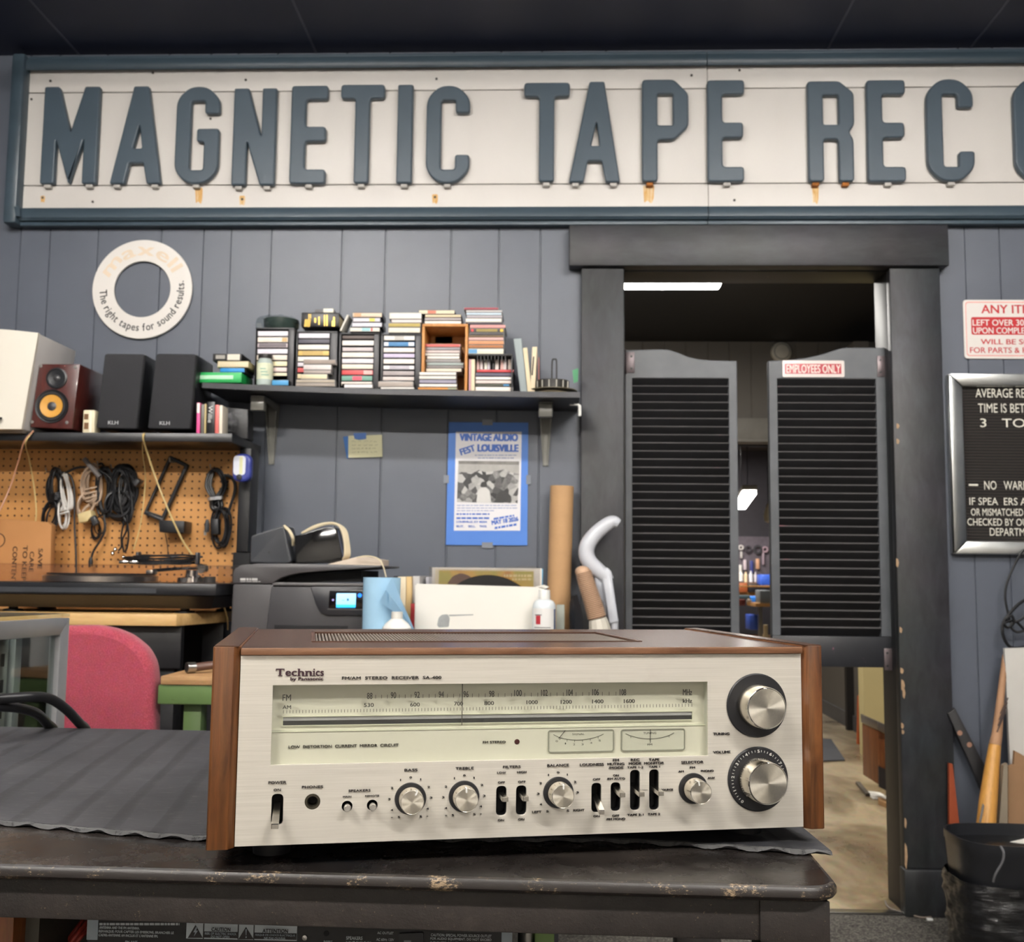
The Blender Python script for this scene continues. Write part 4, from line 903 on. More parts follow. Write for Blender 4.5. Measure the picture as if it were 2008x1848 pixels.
t = thing('picture_box', 'dark box with a grey picture at the right end of the hutch', 'box', tuple(U(467, 861, 3.22)))
obj('box', MB().px([(446, 799), (486, 803), (486, 861), (444, 861)], 3.2, 0.06, 0.002), M_black, t)
w = NT('grey_picture'); nz = w.noise(w.coords(), 40, 3); r = w.ramp(nz, 'Fac', [(0.42, (34, 34, 36)), (0.7, (112, 112, 114))]); w.l(r, 'Color', w.b, 'Base Color'); w.set(Roughness=0.4)
obj('picture', MB().px([(447, 812), (458, 806), (466, 830), (460, 847), (446, 847)], 3.1992, 0.0006), w.m, t)
tm = MB(); ptext(tm, 'THE', 461, 470, 807, 5, 3.1994); ptext(tm, 'STONES', 461, 476, 815, 5, 3.1994); obj('title', tm, mat('title_grey', (120, 120, 122), 0.5), t)

# cables and odds and ends hanging on the pegboard
PY = PGY-0.002
def bundle(name, label, mats, fn, hook=None):
    t = thing(name, label, 'cable', tuple(U(*hook, PY)), 0, 'cables hung on the pegboard')
    fn(t)
    h = U(*hook, PY)
    obj('hook', MB().tube([h+Vector((0, 0.0, 0.004)), h+Vector((0, -0.03, 0)), h+Vector((0, -0.036, 0.012))], 0.002, 6), M_steel, t)
    return t
def loops(mb, cx, cz, rx, rz, n, r, seed, spread=5, dep=0.03, tilt=0.0, pinch=None):
    g = random.Random(seed)
    for i in range(n):
        ox, oz = g.uniform(-spread, spread), g.uniform(-spread, spread)*1.2
        a_, b_ = rx*g.uniform(.75, 1.1), rz*g.uniform(.88, 1.08); yo = PY-0.008-g.uniform(0, dep); tl = tilt+g.uniform(-.12, .12)
        pts = []
        for k in range(28):
            q = 2*PI*k/28; x = a_*math.sin(q); z = b_*math.cos(q)
            if pinch is not None:
                f = (z-pinch)/b_; x *= 0.3+0.7*min(1, abs(f)*1.6)
            x2 = x*math.cos(tl)-z*math.sin(tl); z2 = x*math.sin(tl)+z*math.cos(tl)
            pts.append(U(cx+ox+x2, cz+oz-z2, yo-0.004*math.sin(3*q)))
        mb.tube(pts, r, 6, closed=True)
    return mb
def wrap(mb, cx, cz, w_, n, r, dy=0.04, step=4, slope=2):
    for i in range(n):
        z = cz+i*step
        mb.tube([U(cx-w_, z+slope, PY-0.004), U(cx-w_*.7, z+slope*.5, PY-dy), U(cx, z, PY-dy-0.004), U(cx+w_*.7, z-slope*.5, PY-dy), U(cx+w_, z-slope, PY-0.004)], r, 6)
    return mb
M_cab = mat('cable_black', (27, 27, 29), 0.4, var=0.2); M_cabg = mat('cable_grey', (58, 58, 60), 0.38, var=0.1)
M_cabw = mat('cable_white', (206, 202, 196), 0.45, var=0.04); M_cabb = mat('cable_beige', (176, 152, 130), 0.45, var=0.08)
def f1(t):
    obj('coil', loops(loops(MB(), 108, 956, 13, 32, 6, 0.0032, 1), 98, 1012, 14, 26, 5, 0.003, 2, tilt=-.2), M_cab, t)
    obj('tie', wrap(MB(), 108, 968, 9, 4, 0.003), M_cab, t)
bundle('black_cable', 'black coiled cable hanging leftmost on the pegboard', None, f1, (100, 928))
def f2(t):
    obj('coil', loops(loops(MB(), 130, 965, 8, 38, 4, 0.0032, 3, 3, tilt=.12), 124, 1012, 9, 26, 3, 0.0032, 4, 3), M_cabw, t)
    obj('tie', wrap(MB(), 127, 1000, 11, 2, 0.003, step=6, slope=5), M_cabw, t)
bundle('white_cable', 'white coiled cable hanging beside the leftmost black one', None, f2, (124, 928))
def f3(t):
    obj('coil', loops(loops(MB(), 181, 950, 16, 34, 6, 0.0036, 5), 166, 990, 15, 22, 4, 0.0036, 6, tilt=-.3), M_cabb, t)
    obj('tie', wrap(MB(), 178, 958, 15, 3, 0.0034, step=9, slope=6), M_cabb, t)
    p = obj('plug', MB().px([(151, 1008), (176, 1000), (180, 1012), (170, 1024), (154, 1026)], PY-0.05, 0.04, 0.004), mat('plug_cream', (206, 186, 136), 0.5), t)
    obj('plug_tail', MB().tube(ux([(162, 1004), (168, 996), (176, 990)], PY-0.03), 0.005, 8), M_cabb, p)
bundle('beige_cable', 'beige coiled cable with a cream plug on the pegboard', None, f3, (181, 918))
def f4(t):
    obj('coil', loops(loops(MB(), 206, 965, 14, 48, 7, 0.0032, 7, 7, tilt=.05), 190, 1035, 10, 18, 4, 0.002, 8), M_cab, t)
    obj('lead', MB().tube(smooth(ux([(204, 1010), (206, 1038), (198, 1058), (184, 1080), (178, 1098)], PY-0.03)), 0.0036, 8), M_cab, t)
    obj('connector', MB().lathe([(0, -.014), (.006, -.014), (.0075, .0), (.004, .014), (0, .014)], U(178, 1102, PY-0.03), 'Z', 12), M_cab, t)
    obj('grey_plug', MB().px([(175, 1016), (184, 1010), (192, 1026), (182, 1032)], PY-0.055, 0.02, 0.003), M_cabg, t)
    obj('grey_sleeve', MB().tube(ux([(165, 900), (182, 920), (196, 936)], PY-0.045), 0.008, 8), mat('sleeve_grey', (118, 112, 110), 0.5), t)
bundle('tangled_cable', 'tangled black cable with a grey sleeve and long straight lead', None, f4, (200, 915))
def f5(t):
    obj('coil', loops(loops(loops(MB(), 242, 962, 24, 44, 9, 0.0042, 9, 6), 230, 990, 26, 28, 5, 0.004, 10, tilt=-.3), 250, 975, 12, 52, 5, 0.003, 11), M_cab, t)
    obj('grey_loop', loops(MB(), 238, 955, 12, 34, 3, 0.0042, 12, 3), M_cabg, t)
    obj('tails', MB().tube(smooth(ux([(252, 1010), (248, 1040), (240, 1060), (243, 1084)], PY-0.03)), 0.003, 6).tube(smooth(ux([(248, 1010), (252, 1045), (250, 1070), (246, 1082)], PY-0.035)), 0.003, 6).tube(smooth(ux([(244, 1020), (238, 1050), (238, 1072), (232, 1080)], PY-0.028)), 0.003, 6), M_cab, t)
    for x, y in ((226, 1078), (221, 1086), (243, 1094)): obj('plug_tip', MB().ball(U(x, y, PY-0.035), 0.006, (1, 1, 1.3), 10), M_chrome, t)
    obj('black_plug', MB().px([(258, 944), (268, 937), (275, 944), (264, 956)], PY-0.06, 0.03, 0.004), M_cabg, t)
bundle('thick_cable', 'thick black cable bundle with silver plug tips in the middle of the pegboard', None, f5, (226, 921))
solo('straight_cord', MB().tube(smooth(ux([(120, 926), (138, 934), (146, 965), (146, 1030), (149, 1090), (149, 1150), (147, 1185)], PY-0.02)), 0.0032, 8), M_cab, 'single black cord dropping straight down from the leftmost bundles', 'cable')
solo('top_cord', MB().tube(smooth(ux([(128, 928), (150, 918), (172, 917), (190, 922), (212, 934), (222, 950)], PY-0.03)), 0.004, 8), M_cab, 'short black cord bridging between the cable bundles', 'cable')
def f6(t):
    obj('coil', loops(MB(), 424, 958, 17, 38, 7, 0.0042, 13, 4, pinch=-18), M_cab, t)
    obj('lower_loops', loops(MB(), 434, 1035, 15, 36, 6, 0.0032, 14, 5), M_cab, t)
    obj('tie', wrap(MB(), 423, 976, 14, 2, 0.003, step=3), mat('tie_grey', (176, 176, 178), 0.4), t)
    obj('adapter', MB().px([(413, 1018), (428, 1017), (428, 1049), (413, 1049)], PY-0.06, 0.03, 0.004), M_black, t)
    obj('lead', MB().tube(smooth(ux([(440, 932), (456, 938), (461, 960), (452, 992), (444, 1016)], PY-0.02)), 0.0048, 8), M_cab, t)
    obj('plug', MB().lathe([(0, -.02), (.007, -.018), (.008, .004), (.004, .02), (0, .02)], U(406, 1032, PY-0.03), 'Z', 10), M_cabg, t)
    obj('prong', MB().bx(400, 1040, 404, 1050, PY-0.03, 0.004), M_steel, t)
bundle('tied_cable', 'black coiled cable tied with a grey band at the right of the pegboard', None, f6, (419, 921))
# bezel frame and power adapter
t = thing('bezel_frame', 'empty black rectangular plastic frame hanging tilted on the pegboard', 'frame', tuple(U(320, 1020, PY)))
out = [(332, 893), (370, 912), (320, 1022), (281, 1008)]; inn = [(334, 902), (361, 915), (317, 1012), (288, 1002)]
o2 = [(U(x, y, PY-0.02).x, U(x, y, PY-0.02).z) for x, y in out]; i2 = [(U(x, y, PY-0.02).x, U(x, y, PY-0.02).z) for x, y in inn]
obj('frame', P(MB(), [roundpoly(o2, 0.006), i2], 0.018, PY-0.022, 0.003), M_black, t)
obj('slotted_edge', MB().px([(280, 1008), (283, 1004), (320, 1018), (318, 1024)], PY-0.032, 0.012, 0.002), M_satin, t)
h = U(341, 908, PY); obj('hook', MB().tube([h+Vector((0, .002, .002)), h+Vector((0, -.035, 0)), h+Vector((0, -.04, .012))], 0.002, 6), M_steel, t)
t = thing('power_adapter', 'black box shaped power adapter hanging below the tilted frame', 'adapter', tuple(U(342, 1046, PY)))
obj('body', MB().px([(311, 1020), (361, 1022), (360, 1046), (312, 1044)], PY-0.075, 0.07, 0.003), M_black, t)
obj('side', MB().prism([U(361, 1022, PY-0.074), U(376, 1025, PY-0.005), U(375, 1043, PY-0.005), U(360, 1046, PY-0.074)], (-0.004, 0.001, 0), 0), M_satin, t)
obj('lead', MB().tube(smooth(ux([(324, 1046), (328, 1068), (330, 1090)], PY-0.03)), 0.0015, 6), M_cab, t)
# speaker wires
M_wire = mat('speaker_wire_gold', (196, 172, 116), 0.4, var=0.1); M_wirep = mat('speaker_wire_pink', (190, 140, 112), 0.4, var=0.1)
solo('speaker_wire', MB().tube(smooth([U(283, 850, HF-0.003), U(281, 862, HF-0.006), U(290, 892, 3.1), U(306, 940, 3.12), U(332, 1005, 3.12), U(358, 1060, 3.05), U(378, 1090, 2.98)]), 0.0027, 6), M_wire, 'gold speaker wire falling across the tilted black frame', 'wire')
solo('speaker_wire', MB().tube(smooth([U(280, 852, HF-0.006), U(280, 890, 3.12), U(285, 935, 3.2), U(281, 990, 3.2), U(273, 1040, 3.2), U(262, 1078, 3.2)]), 0.002, 6), M_wire, 'thin gold wire hanging left of the tilted black frame', 'wire')
solo('speaker_wire', MB().tube(smooth([U(66, 845, HF-0.005), U(48, 866, HF-0.01), U(36, 905, 3.1), U(22, 950, 3.12), U(0, 1000, 3.1), U(-20, 1030, 3.1)]), 0.0024, 6), M_wirep, 'pink speaker wire sweeping down to the left from the hutch', 'wire')
solo('speaker_wire', MB().tube(smooth([U(62, 850, HF-0.006), U(50, 870, HF-0.008), U(57, 900, 3.15), U(66, 950, 3.2), U(71, 1000, 3.2), U(69, 1030, 3.2)]), 0.0022, 6), M_wire, 'thin gold wire hanging at the left above the cardboard box', 'wire')
solo('speaker_wire', MB().tube(smooth([U(425, 1155, 2.85), U(432, 1176, 2.9), U(441, 1195, 2.93), U(446, 1215, 2.95), U(447, 1236, 2.95)]), 0.0024, 6), M_wire, 'short gold wire running down between the bench and the printer', 'wire')

# cardboard box standing behind the turntable
t = thing('cardboard_box', 'tan cardboard box with sideways black print behind the turntable', 'box', tuple(U(40, 1195, 3.15)))
M_card = mat('cardboard_tan', (176, 124, 74), 0.8, var=0.06, scale=6)
obj('box', MB().px([(-60, 1013), (92, 1024), (101, 1030), (96, 1190), (-60, 1200)], 3.14, 0.03, 0.002), M_card, t)
tm = MB()
for s, x, v0, v1 in (('CONTENTS', 30, 1072, 1152), ('TO KEEP', 50, 1070, 1140), ('CARE', 63, 1082, 1122), ('SAVE', 80, 1076, 1116)):
    pz = U(x, v0, 3.1395); w_ = pz.z-U(x, v1, 3.1395).z
    text(tm, s, 0, w_, 0, 0.014 if x < 55 else 0.013, 3.1395, bold=0.02, M=Matrix.Translation((pz.x, 0, pz.z)) @ Matrix.Translation((0, 0, 0)) @ Matrix.Rotation(PI/2, 4, 'Y'))
obj('print', tm, mat('box_print', (70, 46, 26), 0.7), t)
p_ = U(-4, 1060, 3.1395); obj('round_mark', P(MB(), [circle(p_.x, p_.z, .022), circle(p_.x, p_.z, .019)], 0.0006, 3.1393), _mc['box_print'], t)

# turntable
TF = 2.74
t = thing('turntable', 'black turntable with a clear closed dust cover on the workbench', 'turntable', tuple(U(200, 1200, 2.95)))
zb0, zb1, zb2 = U(210, 1192, TF+0.06).z, U(210, 1167, TF).z, U(210, 1143, TF).z
x0_, x1_ = U(-80, 1160, TF).x, U(424, 1160, TF).x
obj('plinth', MB().box(x0_, x1_, TF, TF+0.36, zb1, zb2, 0.004), M_satin, t)
ring = lambda i, z, o: [Vector((x0_+i, TF+o, z)), Vector((x1_-i, TF+o, z)), Vector((x1_-i, TF+0.36-o, z)), Vector((x0_+i, TF+0.36-o, z))]
obj('lower_case', MB().loft([ring(0.004, zb1-0.001, 0.004), ring(0.03, zb0, 0.05)]), mat('case_dark', (38, 33, 30), 0.45), t)
obj('front_strip', MB().bx(-80, 1150, 306, 1164, TF-0.0012, 0.0015), mat('strip_grey', (58, 60, 64), 0.4), t)
for x, y in ((x0_+0.1, TF+0.09), (x1_-0.11, TF+0.09), (x1_-0.06, TF+0.28), (x0_+0.1, TF+0.28)):
    obj('foot', MB().lathe([(0, 0), (0.027, 0), (0.024, (zb0-BZ)*.45), (0.012, (zb0-BZ)*.6), (0.012, zb0-BZ), (0, zb0-BZ)], (x, y, BZ), 'Z', 20), M_rubber, t)
M_cov = clear('smoky_cover', (253, 250, 248), 0.06, 0.04)
zc = U(210, 1108, TF+0.03).z
cv = MB()
cx0, cx1, cy0, cy1 = x0_+0.004, x1_-0.004, TF+0.02, TF+0.35
for q in ((cx0, cx1, cy0, cy0+0.003, zb2+0.001, zc), (cx0, cx1, cy1-0.003, cy1, zb2+0.001, zc), (cx0, cx0+0.003, cy0+.003, cy1-.003, zb2+0.001, zc), (cx1-0.003, cx1, cy0+.003, cy1-.003, zb2+0.001, zc), (cx0, cx1, cy0, cy1, zc, zc+0.003)):
    cv.box(*q)
obj('dust_cover', cv, M_cov, t)
pxx = (x0_+x1_)/2-0.04
obj('platter', MB().lathe([(0, 0.002), (0.15, 0.002), (0.15, 0.016), (0.142, 0.02), (0, 0.02)], (pxx, TF+0.18, zb2), 'Z', 48), M_steel, t)
obj('platter_mat', MB().lathe([(0, 0.0205), (0.14, 0.0205), (0.14, 0.024), (0, 0.024)], (pxx, TF+0.18, zb2), 'Z', 48), M_rubber, t)
ab = U(288, 1140, TF+0.2); 
obj('tonearm_base', MB().lathe([(0, 0.001), (0.04, 0.001), (0.038, 0.014), (0.018, 0.018), (0.016, 0.035), (0, 0.035)], (x1_-0.14, TF+0.22, zb2), 'Z', 24), M_chrome, t)
obj('tonearm', MB().tube(smooth([Vector((x1_-0.14, TF+0.3, zb2+0.04)), Vector((x1_-0.14, TF+0.2, zb2+0.04)), Vector((x1_-0.15, TF+0.12, zb2+0.038)), Vector((x1_-0.19, TF+0.06, zb2+0.032))]), 0.0045, 8), M_chrome, t)
obj('counterweight', MB().lathe([(0, -0.014), (0.014, -0.014), (0.014, 0.014), (0, 0.014)], (x1_-0.14, TF+0.31, zb2+0.04), 'Y', 20), M_chrome, t)
obj('headshell', MB().box(x1_-0.2, x1_-0.18, TF+0.035, TF+0.07, zb2+0.022, zb2+0.034, 0.003), M_steel, t)
obj('speed_knob', MB().lathe([(0, 0.001), (0.016, 0.001), (0.015, 0.018), (0, 0.018)], (x1_-0.05, TF+0.1, zb2), 'Z', 20), M_black, t)
obj('cue_lever', MB().tube([Vector((x1_-0.09, TF+0.16, zb2+0.01)), Vector((x1_-0.08, TF+0.1, zb2+0.02))], 0.003, 6), M_black, t)
obj('hinge', MB().bx(384, 1139, 408, 1147, TF+0.3, 0.03, 0.003), mat('hinge_grey', (86, 86, 92), 0.4), t)
mb = MB(); g = random.Random(8)
for i in range(4):
    cx, cy = U(318, 1098, TF+0.17).x+g.uniform(-.01, .01), TF+0.17+g.uniform(-.01, .01)
    mb.tube([Vector((cx+(0.086+g.uniform(-.012, .012))*math.cos(2*PI*k/36), cy+0.075*math.sin(2*PI*k/36), zc+0.0075+i*0.0062+0.0028*math.sin(2*PI*k/36*2+i))) for k in range(36)], 0.0028, 6, closed=True)
fc = thing('flat_coil', 'flat coil of thin black cable lying on the turntable dust cover', 'cable', (cx, cy, zc+0.003))
obj('coil', mb, M_cab, fc)
for a_ in (2.9, 0.1): obj('tie', MB().box(-0.004, 0.004, -0.012, 0.012, 0, 0.034, 0.002, Matrix.Translation((cx+0.086*math.cos(a_), cy+0.073*math.sin(a_), zc+0.0035))), M_cabg, fc)
for k, (x, y) in enumerate(((243, 1095), (262, 1097))):
    p_ = Vector((U(x, 1097, TF+0.1).x, TF+0.1, zc+0.009)); pj = obj('plug', MB().lathe([(0, -0.012), (0.005, -0.012), (0.005, 0.008), (0.002, 0.014), (0, 0.014)], p_, 'X', 10), M_chrome, fc)

# ------------------------------------------------------------------ wall shelf
SF = 3.13
shelf = thing('wall_shelf', 'black bowed wall shelf loaded with cassettes and discs', 'shelf', tuple(U(770, 800, YW)))
pts = [(396, 750), (480, 754), (580, 757.5), (680, 761), (770, 763.5), (860, 765), (950, 766.5), (1040, 768), (1137, 769)]
def shelf_z(px): 
    for (a_, b_), (c_, d_) in zip(pts, pts[1:]):
        if px <= c_: break
    return U(px, b_+(d_-b_)*(px-a_)/(c_-a_), SF).z
obj('board', MB().loft([[Vector((U(x, y, SF).x, SF, U(x, y, SF).z)), Vector((U(x, y, SF).x, YW-0.002, U(x, y, SF).z)), Vector((U(x, y, SF).x, YW-0.002, U(x, y, SF).z-0.0165)), Vector((U(x, y, SF).x, SF, U(x, y, SF).z-0.0165))] for x, y in pts]),
    mat('shelf_black', (44, 45, 50), 0.38, var=0.1), shelf)
M_brk = mat('bracket_clear', (134, 133, 126), 0.25, var=0.08)
for a_, b_, t_, bt, tp_ in ((522, 551, 782, 910, 535), (1056, 1085, 786, 913, 1067)):
    zs = U(a_, t_, 3.3).z; xm_ = (U(a_, 800, YW).x+U(b_, 800, YW).x)/2; hw = 0.021
    zt_ = shelf_z((a_+b_)/2)-0.018; zb_ = U(tp_, bt, YW-0.02).z
    b = MB()
    for s in (-1, 1):
        b.prism([(xm_+s*hw*0.93, YW-0.002, zt_), (xm_+s*hw*0.93, YW-0.19, zt_), (xm_+s*hw*0.93, YW-0.19, zt_-0.012), (xm_+s*hw*0.85, YW-0.032, zt_-0.022), (xm_+s*hw*.35, YW-0.01, zb_), (xm_+s*hw*.35, YW-0.002, zb_)], (-s*0.003, 0, 0))
    b.prism([(xm_-hw, YW-0.19, zt_-0.003), (xm_+hw, YW-0.19, zt_-0.003), (xm_+hw, YW-0.002, zt_-0.003), (xm_-hw, YW-0.002, zt_-0.003)], (0, 0, 0.003))
    b.prism([(xm_-hw, YW-0.005, zt_), (xm_+hw, YW-0.005, zt_), (xm_+hw*.4, YW-0.005, zb_), (xm_-hw*.4, YW-0.005, zb_)], (0, 0.003, 0))
    br_ = obj('bracket', b, M_brk, shelf)
    obj('bracket_cap', MB().box(xm_-hw, xm_+hw, YW-0.193, YW-0.16, zt_-0.045, zt_-0.004, 0.003), M_brk, br_)
t = thing('wall_hook', 'small white hook at the right end of the wall shelf', 'hook', tuple(U(1137, 818, 3.15)))
obj('hook', MB().tube(smooth([U(1118, 794, 3.2), U(1130, 794, 3.16), U(1136, 795, 3.15), U(1137, 804, 3.15), U(1137, 816, 3.15)]), [0.003]*13+[0.0045]*12, 8), M_white, t)

SI = 3.165                                                 # fronts of most things on the shelf
def cname(c):
    r, g, b = c
    import colorsys
    h, l_, s = colorsys.rgb_to_hls(r/255, g/255, b/255)
    if l_ < 0.2: return 'black'
    if s < 0.12: return 'white' if l_ > 0.8 else ('pale grey' if l_ > 0.6 else 'dark grey')
    hd = h*360; base = 'red' if hd < 14 or hd > 335 else 'orange' if hd < 38 else 'yellow' if hd < 65 else 'green' if hd < 165 else 'blue' if hd < 250 else 'purple'
    if l_ > 0.8: return {'red': 'pale pink', 'orange': 'cream', 'yellow': 'cream', 'green': 'pale green', 'blue': 'pale blue', 'purple': 'lavender'}[base]
    if base == 'orange' and l_ < 0.45: return 'brown'
    if base == 'red' and l_ < 0.33: return 'dark red'
    return ('dark ' if l_ < 0.35 else '')+base
ORD = ['top', 'second from the top', 'third from the top', 'fourth from the top', 'fifth from the top', 'sixth from the top', 'seventh from the top', 'eighth from the top', 'ninth from the top', 'tenth from the top', 'eleventh from the top', 'twelfth from the top', 'thirteenth from the top', 'fourteenth from the top']
M_caseb = mat('case_dark_plastic', (44, 42, 44), 0.25, var=0.2); M_casec = mat('case_clear_plastic', (150, 148, 146), 0.15, var=0.1)
def case(kind, cat, label, grp, x0, y0, x1, y1, c, Y=SI, dep=0.07, body=None, alt=None, z0=None, card=True):
    a_, b_ = U(x0, y1, Y), U(x1, y0, Y)
    za, zb_ = a_.z, b_.z
    if z0 is not None: za = z0
    t = thing(kind, label, cat, ((a_.x+b_.x)/2, Y+dep/2, za), 0, grp)
    obj('case', MB().box(a_.x, b_.x, Y, Y+dep, za, zb_, 0.0012), body or M_caseb, t)
    if card:
        w_ = b_.x-a_.x; h_ = zb_-za
        cm = mat('card_%d_%d_%d' % c, c, 0.5, var=0.05, scale=40)
        obj('spine_card', MB().box(a_.x+w_*.012, b_.x-w_*.012, Y-0.0008, Y+0.004, za+h_*.1, zb_-h_*.1, 0.0006), cm, t)
        if alt:
            for f0, f1, cc in alt:
                obj('spine_patch', MB().box(a_.x+w_*f0, a_.x+w_*f1, Y-0.0013, Y+0.003, za+h_*.16, zb_-h_*.16), mat('card_%d_%d_%d' % cc, cc, 0.5, var=0.05), t)
    return t
def stack(kind, cat, where, grp, items, f, Y=SI, dep=0.07, z_floor=None, **k):
    """items listed from the top: (u0, v0, u1, v1, colour[, patches]); every case rests on the one below"""
    z = z_floor; n = len(items); out = []
    for i in range(n-1, -1, -1):
        it = items[i]; u0, v0, u1, v1, c = it[:5]; alt = it[5] if len(it) > 5 else None
        x0, y0 = f(u0, v0); x1, y1 = f(u1, v1)
        lab = '%s %s, %s in %s' % (cname(c), kind.replace('_', ' '), ORD[i] if i < n-1 or n < 4 else 'lowest', where)
        t = case(kind, cat, lab, grp, x0, y0, x1, y1, c, Y, dep, z0=z, alt=alt, **k)
        z = U(x1, y0, Y).z+0.0004
        out.append(t)
    return z
fa = lambda u, v: (490+u/7.437, 590+v/7.437)
fb = lambda u, v: (740+u/4.898, 590+v/4.898)
# black cassette racks: open fronted boxes with a shelf slot for every cassette
M_rack = mat('rack_black', (50, 50, 53), 0.4, var=0.08)
def rack(label, x0, y0, x1, y1, in0, in1, Y, dep, zf, n):
    a_, b_ = U(x0, y1, Y), U(x1, y0, Y); i0, i1 = U(in0, y0, Y).x, U(in1, y0, Y).x
    t = thing('cassette_rack', label, 'cassette rack', ((a_.x+b_.x)/2, Y+dep/2, zf), 0, 'cassette racks on the shelf')
    obj('side', MB().box(a_.x, i0, Y, Y+dep, zf, b_.z-0.005, 0.001), M_rack, t)
    obj('side', MB().box(i1, b_.x, Y, Y+dep, zf, b_.z-0.005, 0.001), M_rack, t)
    obj('top', MB().box(a_.x, b_.x, Y-0.002, Y+dep, b_.z-0.005, b_.z, 0.001), M_rack, t)
    obj('back', MB().box(i0, i1, Y+dep-0.003, Y+dep, zf, b_.z-0.005), M_matte, t)
    return b_.z
RD = 0.1; RY = 3.175
def zsh(x0, x1): return max(shelf_z(x0), shelf_z(x1))+0.0006
W_ = (236, 230, 222)
r1 = rack('leftmost black cassette rack on the wall shelf, behind the glass jar', 498, 643, 577.5, 755, 503, 566, RY, RD, zsh(498, 577), 9)
r2 = rack('second black cassette rack from the left on the wall shelf', 578.5, 650, 662, 758, 584, 648, RY, RD, zsh(578, 662), 8)
r3 = rack('third black cassette rack from the left on the wall shelf', 663, 653, 744, 760, 669, 733.5, RY, RD, zsh(663, 744), 9)
r4 = rack('fourth black cassette rack from the left, beside the wooden crate', 745, 655, 826, 765, 751.5, 815, RY, RD, zsh(745, 826), 9)
G = 'cassettes in the black racks'
def slots(where, grp, items, f, Y, dep):
    n = len(items)
    for i, it in enumerate(items):
        x0, y0 = f(it[0], it[1]); x1, y1 = f(it[2], it[3])
        case('cassette', 'cassette', '%s cassette, %s in %s' % (cname(it[4]), ORD[i] if i < n-1 else 'lowest', where), grp, x0, y0, x1, y1, it[4], Y, dep, alt=it[5] if len(it) > 5 else None)
slots('the leftmost black rack', G, [(110, 438, 562, 522, (232, 226, 232)), (108, 526, 560, 612, (238, 226, 212), [(.8, .97, (206, 172, 120))]), (106, 614, 556, 690, (206, 190, 192), [(.05, .95, (110, 100, 104))]),
    (104, 698, 556, 778, (228, 222, 230)), (96, 785, 550, 872, (234, 220, 204)), (94, 878, 548, 960, (232, 222, 180)), (92, 968, 545, 1042, (224, 202, 196)), (92, 1048, 545, 1100, (228, 216, 186))], fa, RY+0.003, RD-0.008)
slots('the second black rack', G, [(706, 468, 1168, 552, (228, 224, 234)), (702, 556, 1166, 628, (84, 82, 92)), (700, 636, 1164, 720, (240, 232, 218)), (698, 724, 1160, 806, (222, 188, 110), [(.15, .8, (190, 160, 90))]),
    (694, 812, 1156, 890, (238, 232, 222)), (692, 896, 1150, 966, (222, 214, 220)), (690, 972, 1150, 1050, (214, 96, 96)), (688, 1062, 1150, 1142, (232, 214, 172))], fa, RY+0.003, RD-0.008)
slots('the third black rack', G, [(1345, 506, 1815, 562, (92, 80, 76)), (1342, 574, 1812, 660, (242, 234, 226)), (1345, 676, 1800, 742, (206, 194, 194)), (1338, 748, 1808, 832, (238, 228, 216)), (1338, 840, 1806, 918, (226, 218, 222)),
    (1336, 922, 1800, 1000, (238, 226, 206)), (1334, 1006, 1800, 1086, (216, 84, 86), [(.7, .97, (232, 176, 170))]), (1332, 1090, 1790, 1174, (110, 156, 140), [(.36, .66, (222, 84, 104))]), (1330, 1178, 1790, 1240, (236, 224, 210))], fa, RY+0.003, RD-0.008)
slots('the fourth black rack', G, [(60, 332, 362, 384, (238, 234, 226), [(.35, .65, (190, 186, 180))]), (58, 392, 360, 442, (70, 130, 180), [(.02, .16, (226, 226, 230)), (.8, .98, (226, 226, 230))]), (56, 448, 360, 500, (238, 226, 220)), (56, 506, 360, 550, (204, 192, 216)),
    (55, 556, 358, 610, (240, 232, 222)), (54, 620, 358, 664, (190, 184, 192), [(.02, .2, (238, 234, 230)), (.84, .98, (238, 234, 230))]), (52, 672, 356, 722, (168, 158, 156)), (50, 728, 356, 770, (212, 200, 194))], fa and fb, RY+0.003, RD-0.008)
# loose cassettes standing in front of the racks
FY = 3.138
case('cassette_box', 'cassette', 'bright blue case lying on the shelf right of the glass jar', 'loose cassettes on the shelf', 533, 745, 566, 757, (70, 150, 200), FY+0.003, 0.03, z0=zsh(533, 566))
def low(where, grp, items, f, Y, dep, **k): return stack('cassette', 'cassette', where, grp, items, f, Y, dep, **k)
low('the clear loose pile before the second rack', 'loose cassettes on the shelf', [(780, 858, 1250, 912, (150, 136, 126)), (778, 930, 1190, 1012, (214, 204, 200)), (782, 1014, 1180, 1064, (170, 158, 150)), (740, 1068, 1130, 1146, (226, 212, 176)), (672, 1150, 1240, 1200, (176, 164, 146)), (668, 1202, 1240, 1262, (158, 146, 134))], fa, FY, 0.034, z_floor=zsh(580, 657), body=M_casec)
low('the pair lying before the third rack', 'loose cassettes on the shelf', [(1330, 1182, 1780, 1216, (228, 214, 204)), (1372, 1220, 1790, 1284, (232, 226, 226))], fa, FY, 0.034, z_floor=zsh(672, 731), body=M_casec)
low('the pair lying before the fourth rack', 'loose cassettes on the shelf', [(6, 774, 345, 830, (168, 156, 146)), (30, 832, 356, 862, (232, 226, 220))], fb, FY, 0.034, z_floor=zsh(744, 812), body=M_casec)
